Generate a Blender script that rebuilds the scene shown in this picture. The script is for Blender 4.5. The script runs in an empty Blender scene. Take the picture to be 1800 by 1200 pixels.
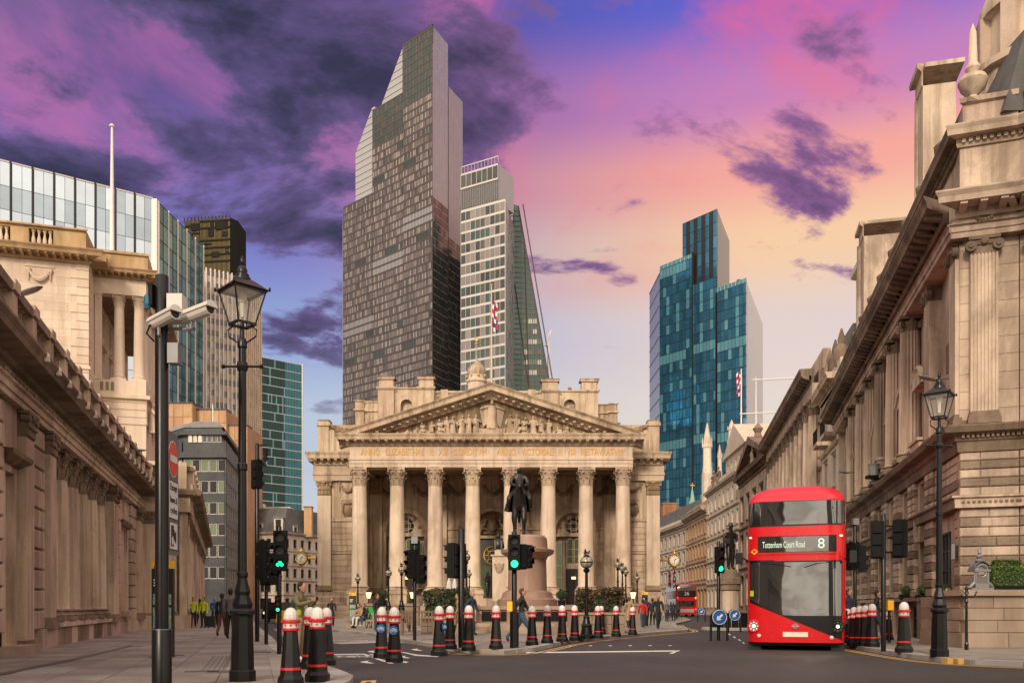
import bpy, bmesh, math, random
from mathutils import Vector, Matrix
R = math.radians
random.seed(7)
SC = bpy.context.scene
COL = SC.collection

# ------------------------------------------------------------------ camera
F, CX, HY, H = 1550.0, 900.0, 1066.0, 1.2      # focal length in photo pixels, principal column, horizon row, eye height
cam_d = bpy.data.cameras.new('camera')
cam = bpy.data.objects.new('camera', cam_d)
COL.objects.link(cam)
cam.location = (0, 0, H)
cam.rotation_euler = (R(90), 0, 0)
cam_d.sensor_width = 36.0
cam_d.lens = F / 1800 * 36
cam_d.shift_y = (HY - 600) / 1800
cam_d.clip_start = 0.1
cam_d.clip_end = 4000
SC.camera = cam

# ------------------------------------------------------------------ sky, sun, exposure
def lin(c):
 return tuple(((v / 12.92) if v <= 0.04045 else ((v + 0.055) / 1.055) ** 2.4) for v in c)

class NT:
 """small helper for node trees"""
 def __init__(s, tree):
  s.t = tree; s.n = tree.nodes; s.l = tree.links; s.n.clear()
 def add(s, typ, ins=None, **kw):
  nd = s.n.new(typ)
  for k, v in kw.items(): setattr(nd, k, v)
  for k, v in (ins or {}).items():
   sock = nd.inputs[k]
   if hasattr(v, 'is_output') or isinstance(v, bpy.types.NodeSocket): s.l.new(v, sock)
   else:
    if isinstance(v, (tuple, list)) and len(v) == 3 and len(getattr(sock, 'default_value', v)) == 4: v = (*v, 1)
    sock.default_value = v
  return nd
 def math(s, op, a, b=0.0, c=None, clamp=False):
  ins = {0: a, 1: b}
  if c is not None: ins[2] = c
  return s.add('ShaderNodeMath', ins, operation=op, use_clamp=clamp).outputs[0]
 def mix(s, fac, a, b, blend='MIX'):
  nd = s.add('ShaderNodeMix', {0: fac, 6: a, 7: b}, data_type='RGBA', blend_type=blend)
  return nd.outputs[2]
 def smooth(s, v, lo, hi, a=0.0, b=1.0):
  return s.add('ShaderNodeMapRange', {0: v, 1: lo, 2: hi, 3: a, 4: b}, interpolation_type='SMOOTHSTEP').outputs[0]
 def noise(s, vec, scale, detail=4, rough=0.55, dist=0.0, lac=2.0):
  nd = s.add('ShaderNodeTexNoise', {'Vector': vec, 'Scale': scale, 'Detail': detail, 'Roughness': rough, 'Distortion': dist, 'Lacunarity': lac})
  return nd.outputs['Fac']
 def mapping(s, vec, loc=(0, 0, 0), rot=(0, 0, 0), scale=(1, 1, 1)):
  return s.add('ShaderNodeMapping', {'Vector': vec, 'Location': loc, 'Rotation': rot, 'Scale': scale}).outputs[0]

SUN_EL, SUN_AZ = R(27), R(196)      # low evening sun behind the camera, a little to the left (azimuth clockwise from +Y)
world = bpy.data.worlds.new('World')
SC.world = world
world.use_nodes = True
w = NT(world.node_tree)
tc = w.add('ShaderNodeTexCoord').outputs['Generated']
sx, sy, sz = w.add('ShaderNodeSeparateXYZ', {0: tc}).outputs
zpos = w.math('MAXIMUM', sz, 0.0)
hl = w.math('SQRT', w.math('ADD', w.math('MULTIPLY', sx, sx), w.math('MULTIPLY', sy, sy)))
ca = w.math('DIVIDE', sx, w.math('MAXIMUM', hl, 0.001))            # sideways share of the heading: -1 left ... 1 right
fw = w.math('DIVIDE', sy, w.math('MAXIMUM', hl, 0.001))
inv = w.math('DIVIDE', 1.0, w.math('ADD', zpos, 0.16))
P = w.add('ShaderNodeCombineXYZ', {0: w.math('MULTIPLY', sx, inv), 1: w.math('MULTIPLY', sy, inv), 2: 0.0}).outputs[0]
right = w.smooth(ca, -0.30, 0.30)
# clear air between the clouds: pale at the horizon, blue or peach above it, then violet, fading overhead to an added neutral grey for the lighting
stops = [(0.00, (0.84, 0.85, 0.86), (0.95, 0.89, 0.80)), (0.20, (0.74, 0.80, 0.88), (0.93, 0.87, 0.82)), (0.29, (0.58, 0.66, 0.86), (0.92, 0.84, 0.82)),
   (0.37, (0.50, 0.50, 0.80), (1.0, 0.83, 0.66)), (0.43, (0.50, 0.41, 0.68), (1.0, 0.68, 0.62)), (0.49, (0.42, 0.33, 0.58), (0.80, 0.52, 0.76)), (0.56, (0.34, 0.29, 0.52), (0.38, 0.40, 0.84)), (0.85, (0.66, 0.62, 0.62), (0.74, 0.67, 0.64))]
skyc = w.mix(right, lin(stops[0][1]), lin(stops[0][2]))
for (z0, _, _), (z1, l1, r1) in zip(stops, stops[1:]):
 skyc = w.mix(w.smooth(sz, z0, z1), skyc, w.mix(right, lin(l1), lin(r1)))
# high thin cloud lit pink and orange
Pw = w.mapping(P, loc=(3.4, 0.9, 0), rot=(0, 0, R(52)), scale=(1.0, 0.66, 1))
n_pink = w.noise(Pw, 1.9, 8, 0.58, 0.55)
pinkm = w.math('MULTIPLY', w.smooth(n_pink, 0.42, 0.62), w.smooth(sz, 0.30, 0.41))
pinkc = w.mix(right, lin((0.72, 0.43, 0.68)), w.mix(w.smooth(sz, 0.40, 0.54), lin((1.0, 0.60, 0.55)), lin((0.93, 0.42, 0.60))))
hot = w.math('MULTIPLY', w.smooth(w.noise(Pw, 3.4, 7, 0.6, 0.8), 0.52, 0.68), w.smooth(ca, -0.25, 0.1))
pinkc = w.mix(hot, pinkc, lin((1.0, 0.45, 0.45)))
skyc = w.mix(w.math('MULTIPLY', pinkm, 0.92), skyc, pinkc)
# heavy dark cumulus drifting over it
Pd = w.mapping(P, loc=(0.35, 5.15, 0), rot=(0, 0, R(-24)), scale=(0.80, 1.0, 1))
nd1 = w.noise(Pd, 2.7, 10, 0.60, 0.25)
nd2 = w.noise(Pd, 0.9, 3, 0.5)
left_hi = w.math('MULTIPLY', w.smooth(ca, 0.30, -0.42), w.smooth(sz, 0.20, 0.46))
cov = w.math('ADD', w.math('ADD', nd1, w.math('MULTIPLY', left_hi, 0.155)), w.math('MULTIPLY', w.math('SUBTRACT', nd2, 0.5), 0.24))
darkm = w.math('MULTIPLY', w.smooth(cov, 0.56, 0.64), w.smooth(sz, 0.12, 0.30))
darkc = w.mix(w.smooth(cov, 0.59, 0.74), w.mix(right, lin((0.40, 0.335, 0.54)), lin((0.60, 0.39, 0.60))), w.mix(right, lin((0.20, 0.19, 0.29)), lin((0.30, 0.24, 0.38))))
skyc = w.mix(darkm, skyc, darkc)
# unseen sky towards the evening sun, brightened and spread overhead to light the facades
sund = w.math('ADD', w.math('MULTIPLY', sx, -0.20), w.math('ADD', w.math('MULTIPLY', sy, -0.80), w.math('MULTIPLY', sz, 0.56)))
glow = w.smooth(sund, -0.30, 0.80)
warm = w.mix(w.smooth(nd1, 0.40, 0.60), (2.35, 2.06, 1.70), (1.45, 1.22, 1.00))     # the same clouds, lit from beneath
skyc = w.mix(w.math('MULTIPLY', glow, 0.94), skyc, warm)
nish = w.add('ShaderNodeTexSky', sky_type='NISHITA', sun_disc=False, sun_elevation=SUN_EL, sun_rotation=SUN_AZ, air_density=1.2, dust_density=2.0)
nishc = w.mix(1.0, nish.outputs[0], (0.07, 0.07, 0.07), 'MULTIPLY')
skyc = w.mix(0.08, skyc, nishc)
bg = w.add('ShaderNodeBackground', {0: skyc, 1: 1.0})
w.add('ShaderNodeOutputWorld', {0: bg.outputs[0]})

sun_d = bpy.data.lights.new('sun', 'SUN')
sun_d.energy = 2.7
sun_d.angle = R(11)
sun_d.color = (1.0, 0.85, 0.68)
sun = bpy.data.objects.new('sun', sun_d)
COL.objects.link(sun)
sdir = Vector((math.sin(SUN_AZ) * math.cos(SUN_EL), math.cos(SUN_AZ) * math.cos(SUN_EL), math.sin(SUN_EL)))
sun.rotation_euler = sdir.to_track_quat('Z', 'Y').to_euler()
sun.location = sdir * 60
SC.view_settings.view_transform = 'Standard'
SC.view_settings.look = 'None'
SC.view_settings.exposure = 0.0
SC.view_settings.gamma = 1.0
SC.cycles.max_bounces = 5
SC.cycles.diffuse_bounces = 3
SC.cycles.glossy_bounces = 3
SC.cycles.transmission_bounces = 4
SC.cycles.transparent_max_bounces = 6
SC.cycles.caustics_reflective = False
SC.cycles.caustics_refractive = False
SC.cycles.use_denoising = True
# ------------------------------------------------------------------ photo pixels to places
def W(px, py, Y):
 return Vector(((px - CX) / F * Y, Y, H + (HY - py) / F * Y))
def G(px, py, z=0.0):
 Y = (H - z) * F / (py - HY)
 return Vector(((px - CX) / F * Y, Y, z))
def XP(px, Y): return (px - CX) / F * Y
def ZP(py, Y): return H + (HY - py) / F * Y

# ------------------------------------------------------------------ materials
MATS = {}
def principled(name):
 m = bpy.data.materials.new(name); m.use_nodes = True
 t = NT(m.node_tree)
 b = t.add('ShaderNodeBsdfPrincipled')
 t.add('ShaderNodeOutputMaterial', {0: b.outputs[0]})
 MATS[name] = m
 return m, t, b
def flat(name, col, rough=0.5, metal=0.0, spec=0.5, var=0.06, emit=None, estr=0.0, bump=0.0, bscale=40, coat=0.0, nscale=3.0):
 """colour with gentle mottling and a little shift from piece to piece"""
 m, t, b = principled(name)
 pos = t.add('ShaderNodeNewGeometry').outputs['Position']
 n = t.noise(pos, nscale, 5, 0.6)
 rnd = t.add('ShaderNodeObjectInfo').outputs['Random']
 k = t.math('ADD', t.math('MULTIPLY', t.math('SUBTRACT', n, 0.5), var * 4), t.math('MULTIPLY', t.math('SUBTRACT', rnd, 0.5), var * 1.5))
 hsv = t.add('ShaderNodeHueSaturation', {'Color': (*col, 1), 'Value': t.math('ADD', k, 1.0)})
 t.l.new(hsv.outputs[0], b.inputs['Base Color'])
 rr = t.math('ADD', t.math('MULTIPLY', t.math('SUBTRACT', n, 0.5), 0.25), rough, clamp=True)
 t.l.new(rr, b.inputs['Roughness'])
 b.inputs['Metallic'].default_value = metal
 b.inputs['Specular IOR Level'].default_value = spec
 b.inputs['Coat Weight'].default_value = coat
 if emit:
  b.inputs['Emission Color'].default_value = (*emit, 1); b.inputs['Emission Strength'].default_value = estr
 if bump:
  bn = t.add('ShaderNodeBump', {'Height': t.noise(pos, bscale, 4, 0.6), 'Strength': bump, 'Distance': 0.02})
  t.l.new(bn.outputs[0], b.inputs['Normal'])
 return m
def stone(name, c1, c2, stain, stain_amt=0.5, streak=0.45, rough=0.85, fine=14, bump=0.25, piece=0.16, scale=0.55, pits=0.0):
 """weathered stone: two tones of the bed, rain streaks, soot patches with a shape of their own, pitting"""
 m, t, b = principled(name)
 pos = t.add('ShaderNodeNewGeometry').outputs['Position']
 rnd = t.add('ShaderNodeObjectInfo').outputs['Random']
 n1 = t.noise(pos, scale, 6, 0.6)
 n2 = t.noise(t.mapping(pos, scale=(1.6, 1.6, 0.10)), 1.3, 6, 0.62)
 n3 = t.noise(t.mapping(pos, loc=(7, 3, 1), scale=(1, 1, 0.6)), 0.33, 7, 0.65, 0.6)
 nf = t.noise(pos, fine, 5, 0.65)
 col = t.mix(t.smooth(n1, 0.32, 0.68), (*c1, 1), (*c2, 1))
 col = t.mix(t.math('MULTIPLY', t.smooth(n3, 0.48, 0.63), stain_amt), col, (*stain, 1))
 col = t.mix(t.math('MULTIPLY', t.smooth(n2, 0.46, 0.66), streak), col, (*stain, 1))
 v = t.math('ADD', 1.0, t.math('ADD', t.math('MULTIPLY', t.math('SUBTRACT', nf, 0.5), 0.32), t.math('MULTIPLY', t.math('SUBTRACT', rnd, 0.5), piece * 2)))
 hsv = t.add('ShaderNodeHueSaturation', {'Color': col, 'Value': v, 'Hue': t.math('ADD', 0.5, t.math('MULTIPLY', t.math('SUBTRACT', rnd, 0.5), 0.012))})
 t.l.new(hsv.outputs[0], b.inputs['Base Color'])
 b.inputs['Roughness'].default_value = rough
 b.inputs['Specular IOR Level'].default_value = 0.25
 hgt = nf
 if pits: hgt = t.math('ADD', nf, t.math('MULTIPLY', t.add('ShaderNodeTexVoronoi', {'Vector': pos, 'Scale': 9.0}).outputs[0], pits))
 bn = t.add('ShaderNodeBump', {'Height': hgt, 'Strength': bump, 'Distance': 0.03})
 t.l.new(bn.outputs[0], b.inputs['Normal'])
 return m
def glass(name, col, rough=0.06, metal=0.55, var=0.2, spec=0.6, emit=None, estr=0.0, wob=0.02):
 """coated facade glass seen from outside, slightly uneven from pane to pane"""
 m, t, b = principled(name)
 pos = t.add('ShaderNodeNewGeometry').outputs['Position']
 rnd = t.add('ShaderNodeObjectInfo').outputs['Random']
 n = t.noise(pos, 0.35, 4, 0.6)
 v = t.math('ADD', 1.0, t.math('ADD', t.math('MULTIPLY', t.math('SUBTRACT', n, 0.5), var * 2), t.math('MULTIPLY', t.math('SUBTRACT', rnd, 0.5), var * 2)))
 hsv = t.add('ShaderNodeHueSaturation', {'Color': (*col, 1), 'Value': v})
 t.l.new(hsv.outputs[0], b.inputs['Base Color'])
 b.inputs['Roughness'].default_value = rough
 b.inputs['Metallic'].default_value = metal
 b.inputs['Specular IOR Level'].default_value = spec
 if emit:
  b.inputs['Emission Color'].default_value = (*emit, 1); b.inputs['Emission Strength'].default_value = estr
 if wob:
  bn = t.add('ShaderNodeBump', {'Height': t.noise(pos, 0.6, 2, 0.5), 'Strength': wob * 3, 'Distance': 0.1})
  t.l.new(bn.outputs[0], b.inputs['Normal'])
 return m

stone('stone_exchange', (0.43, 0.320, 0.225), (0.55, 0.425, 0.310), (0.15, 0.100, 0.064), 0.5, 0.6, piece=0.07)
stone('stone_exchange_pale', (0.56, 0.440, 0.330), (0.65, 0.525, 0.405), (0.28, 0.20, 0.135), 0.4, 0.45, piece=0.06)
stone('stone_exchange_dark', (0.20, 0.135, 0.08), (0.34, 0.24, 0.15), (0.06, 0.042, 0.026), 0.6, 0.55, piece=0.06)
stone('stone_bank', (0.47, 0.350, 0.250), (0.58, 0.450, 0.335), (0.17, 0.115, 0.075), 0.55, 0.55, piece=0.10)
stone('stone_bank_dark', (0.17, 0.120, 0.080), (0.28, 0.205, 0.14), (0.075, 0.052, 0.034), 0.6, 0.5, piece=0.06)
stone('stone_bank_upper', (0.60, 0.475, 0.365), (0.67, 0.545, 0.43), (0.40, 0.30, 0.22), 0.3, 0.35, piece=0.05)
stone('stone_bank_roof', (0.36, 0.235, 0.12), (0.46, 0.31, 0.175), (0.19, 0.125, 0.07), 0.5, 0.5)
stone('stone_cornhill', (0.44, 0.335, 0.255), (0.56, 0.435, 0.340), (0.18, 0.128, 0.092), 0.6, 0.6, piece=0.10)
stone('stone_cornhill_dark', (0.19, 0.138, 0.10), (0.28, 0.21, 0.155), (0.10, 0.072, 0.052), 0.5, 0.4, piece=0.10, pits=0.9, bump=0.7)
stone('stone_cornhill_soot', (0.16, 0.112, 0.08), (0.26, 0.19, 0.135), (0.07, 0.052, 0.04), 0.6, 0.5, piece=0.06)
stone('stone_white', (0.56, 0.47, 0.375), (0.63, 0.54, 0.44), (0.36, 0.28, 0.21), 0.3, 0.3)
stone('stone_grey', (0.42, 0.35, 0.28), (0.50, 0.43, 0.35), (0.20, 0.16, 0.12), 0.4, 0.4)
stone('granite', (0.28, 0.205, 0.15), (0.36, 0.275, 0.21), (0.14, 0.10, 0.075), 0.4, 0.2, rough=0.7, fine=45)
stone('granite_pink', (0.30, 0.19, 0.145), (0.37, 0.25, 0.19), (0.16, 0.10, 0.075), 0.35, 0.3, rough=0.6, fine=40)
stone('granite_kerb', (0.30, 0.28, 0.255), (0.38, 0.355, 0.33), (0.17, 0.155, 0.14), 0.4, 0.0, rough=0.75, fine=60)
stone('paving', (0.215, 0.195, 0.172), (0.275, 0.250, 0.222), (0.13, 0.116, 0.10), 0.5, 0.0, rough=0.7, fine=30, piece=0.16)
stone('paving_joint', (0.11, 0.095, 0.08), (0.14, 0.12, 0.10), (0.08, 0.07, 0.06), 0.3, 0.0, rough=0.9)
stone('asphalt', (0.058, 0.056, 0.054), (0.074, 0.071, 0.068), (0.040, 0.039, 0.038), 0.5, 0.0, rough=0.62, fine=90, bump=0.5, scale=0.25)
stone('brick', (0.26, 0.115, 0.06), (0.33, 0.155, 0.08), (0.12, 0.06, 0.035), 0.5, 0.3, fine=25)
stone('brown_panel', (0.44, 0.26, 0.145), (0.50, 0.31, 0.18), (0.28, 0.16, 0.09), 0.4, 0.4, piece=0.10)
stone('slate', (0.085, 0.082, 0.082), (0.13, 0.125, 0.12), (0.05, 0.05, 0.05), 0.4, 0.3, rough=0.6, piece=0.12)
stone('lead_roof', (0.16, 0.155, 0.15), (0.22, 0.215, 0.21), (0.09, 0.088, 0.085), 0.4, 0.4, rough=0.5)
stone('dark_cladding', (0.050, 0.052, 0.054), (0.075, 0.077, 0.080), (0.03, 0.031, 0.033), 0.4, 0.3, rough=0.35)
stone('copper_green', (0.20, 0.36, 0.28), (0.26, 0.43, 0.34), (0.12, 0.2, 0.15), 0.4, 0.4)
flat('white_paint', (0.62, 0.60, 0.56), 0.6, var=0.10, nscale=6)
flat('yellow_paint', (0.55, 0.33, 0.10), 0.6, var=0.10, nscale=6)
flat('yellow_bright', (0.80, 0.44, 0.02), 0.45)
flat('black_gloss', (0.006, 0.006, 0.0065), 0.32, var=0.1, spec=0.35)
flat('black_matte', (0.008, 0.008, 0.0085), 0.65, var=0.1, spec=0.15)
flat('bollard_red', (0.50, 0.018, 0.018), 0.4)
flat('bollard_white', (0.62, 0.60, 0.57), 0.5, var=0.08, nscale=18)
flat('bus_red', (0.56, 0.006, 0.010), 0.25, var=0.04, spec=0.4, coat=0.15)
flat('bus_roof_red', (0.62, 0.012, 0.03), 0.32, var=0.04, coat=0.1)
flat('bus_black', (0.006, 0.006, 0.007), 0.3, spec=0.35)
flat('bus_dark', (0.02, 0.02, 0.02), 0.7)
flat('rubber', (0.016, 0.016, 0.016), 0.8)
flat('seat_blue', (0.04, 0.07, 0.16), 0.8)
flat('steel', (0.35, 0.35, 0.35), 0.4, metal=0.8)
flat('grey_metal', (0.22, 0.22, 0.22), 0.5, metal=0.3)
flat('sign_grey', (0.12, 0.125, 0.13), 0.5)
flat('sign_white', (0.66, 0.66, 0.64), 0.5)
flat('sign_black', (0.012, 0.012, 0.012), 0.5)
flat('sign_red', (0.58, 0.02, 0.012), 0.35)
flat('sign_blue', (0.015, 0.10, 0.34), 0.35)
flat('camera_white', (0.60, 0.56, 0.50), 0.45)
flat('lens_blue', (0.02, 0.16, 0.24), 0.15)
flat('bronze', (0.030, 0.028, 0.025), 0.38, metal=0.55, var=0.2, bump=0.3, bscale=14)
flat('gold', (0.75, 0.47, 0.11), 0.35, metal=0.7)
flat('gold_letter', (0.60, 0.30, 0.02), 0.5, var=0.02)
flat('wood_door', (0.020, 0.013, 0.009), 0.4)
flat('wood_bench', (0.16, 0.105, 0.06), 0.7, var=0.15)
flat('frame_dark', (0.03, 0.03, 0.03), 0.5)
flat('frame_white', (0.58, 0.54, 0.48), 0.55)
flat('frame_cream', (0.50, 0.40, 0.28), 0.6)
flat('leaf_green', (0.035, 0.062, 0.016), 0.6, var=0.35, nscale=5)
flat('leaf_dark', (0.018, 0.034, 0.011), 0.6, var=0.3, nscale=5)
flat('leaf_bright', (0.085, 0.155, 0.022), 0.55, var=0.3, nscale=7)
flat('leaf_rust', (0.23, 0.070, 0.024), 0.6, var=0.3, nscale=5)
flat('soil', (0.03, 0.022, 0.016), 0.9)
flat('cream_dial', (0.72, 0.66, 0.54), 0.5)
flat('flag_red', (0.45, 0.02, 0.03), 0.8)
flat('flag_blue', (0.02, 0.03, 0.14), 0.8)
flat('flag_white', (0.62, 0.60, 0.58), 0.8)
flat('pole_white', (0.66, 0.62, 0.60), 0.45)
flat('fin_white', (0.70, 0.62, 0.57), 0.5)
flat('louvre', (0.13, 0.12, 0.12), 0.5, var=0.1)
flat('grey_panel', (0.33, 0.32, 0.32), 0.35, var=0.05)
flat('silver_panel', (0.40, 0.40, 0.45), 0.35, metal=0.6, var=0.04)
flat('olive_panel', (0.17, 0.125, 0.035), 0.4, metal=0.3, var=0.1)
flat('olive_dark', (0.016, 0.015, 0.012), 0.75, spec=0.1)
flat('mullion_dark', (0.020, 0.019, 0.020), 0.4, metal=0.3)
flat('mullion_brown', (0.070, 0.048, 0.044), 0.45, metal=0.3)
flat('mullion_pale', (0.48, 0.45, 0.42), 0.4, metal=0.2)
flat('lit_room', (0.5, 0.4, 0.25), 0.6, emit=(1.0, 0.72, 0.38), estr=1.1)
flat('strip_light', (0.8, 0.8, 0.75), 0.6, emit=(1.0, 0.88, 0.70), estr=1.0)
flat('lamp_warm', (0.8, 0.6, 0.3), 0.5, emit=(1.0, 0.62, 0.22), estr=3.0)
flat('lamp_white', (0.8, 0.8, 0.7), 0.5, emit=(1.0, 0.80, 0.50), estr=2.6)
flat('lamp_red', (0.5, 0.02, 0.02), 0.5, emit=(1.0, 0.05, 0.03), estr=2.0)
flat('lamp_amber', (0.5, 0.2, 0.02), 0.5, emit=(1.0, 0.35, 0.05), estr=2.5)
flat('signal_green', (0.0, 0.3, 0.12), 0.5, emit=(0.02, 1.0, 0.36), estr=2.2)
flat('signal_off', (0.02, 0.02, 0.02), 0.3)
flat('signal_off_red', (0.10, 0.012, 0.012), 0.3)
flat('led_text', (0.4, 0.5, 0.4), 0.5, emit=(0.62, 0.82, 0.62), estr=0.55)
glass('glass_window', (0.022, 0.022, 0.022), 0.14, 0.0, 0.3, 0.28)
glass('glass_green', (0.10, 0.13, 0.075), 0.12, 0.1, 0.25, 0.6)
glass('glass_bus', (0.014, 0.015, 0.015), 0.03, 0.0, 0.05, 0.5, wob=0.05).node_tree.nodes['Principled BSDF'].inputs['IOR'].default_value = 2.4
glass('glass_smoke', (0.22, 0.190, 0.178), 0.14, 0.6, 0.15)
glass('glass_smoke_dark', (0.11, 0.098, 0.092), 0.12, 0.5, 0.2)
glass('glass_smoke_blind', (0.33, 0.285, 0.265), 0.25, 0.3, 0.15)
glass('glass_smoke_green', (0.05, 0.085, 0.075), 0.10, 0.5, 0.2)
glass('glass_grey', (0.34, 0.335, 0.34), 0.3, 0.35, 0.08)
glass('glass_pale', (0.46, 0.53, 0.60), 0.10, 0.85, 0.10)
glass('glass_pale_dim', (0.31, 0.37, 0.43), 0.10, 0.85, 0.12)
glass('glass_teal', (0.060, 0.175, 0.21), 0.08, 0.8, 0.3)
glass('glass_teal_lit', (0.13, 0.29, 0.30), 0.12, 0.6, 0.3)
glass('glass_blue', (0.055, 0.215, 0.360), 0.07, 0.8, 0.12)
glass('glass_blue_mid', (0.070, 0.275, 0.450), 0.07, 0.8, 0.12)
glass('glass_blue_lit', (0.16, 0.42, 0.52), 0.12, 0.6, 0.12)
glass('glass_deep_green', (0.012, 0.050, 0.048), 0.06, 0.5, 0.3)
glass('glass_office', (0.06, 0.062, 0.055), 0.06, 0.3, 0.4)
glass('glass_office_pale', (0.62, 0.52, 0.42), 0.12, 0.7, 0.2)  # for the office's left side: bright sky reflection put into the glass colour
def clear_glass(name, col, alpha):
 m, t, b = principled(name)
 b.inputs['Base Color'].default_value = (*col, 1); b.inputs['Roughness'].default_value = 0.05
 b.inputs['Alpha'].default_value = alpha; b.inputs['Specular IOR Level'].default_value = 0.6
 return m
clear_glass('glass_lantern', (0.55, 0.52, 0.48), 0.22)
clear_glass('glass_clear', (0.3, 0.3, 0.3), 0.25)
flat('globe_glass', (0.30, 0.26, 0.19), 0.15, var=0.1, spec=0.8)
for nm, c in dict(skin=(0.42, 0.22, 0.145), skin_dark=(0.16, 0.08, 0.05), hair=(0.016, 0.012, 0.010), hair_brown=(0.07, 0.04, 0.022), hair_grey=(0.25, 0.23, 0.21),
      olive=(0.14, 0.125, 0.055), teal=(0.018, 0.055, 0.050), khaki=(0.30, 0.20, 0.125), black=(0.014, 0.014, 0.015), charcoal=(0.03, 0.03, 0.033),
      navy=(0.018, 0.025, 0.05), jeans=(0.035, 0.062, 0.10), hivis=(0.42, 0.52, 0.02), red=(0.50, 0.012, 0.012), maroon=(0.10, 0.03, 0.022),
      greyc=(0.13, 0.12, 0.115), beige=(0.32, 0.21, 0.12), bluec=(0.03, 0.12, 0.30), whitec=(0.55, 0.53, 0.50), orange=(0.55, 0.17, 0.02), green=(0.03, 0.36, 0.05)).items():
 flat('cloth_' + nm, c, 0.85, var=0.10, nscale=9)
for nm in ('skin', 'skin_dark', 'hair', 'hair_brown', 'hair_grey'): MATS[nm] = MATS['cloth_' + nm]

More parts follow.
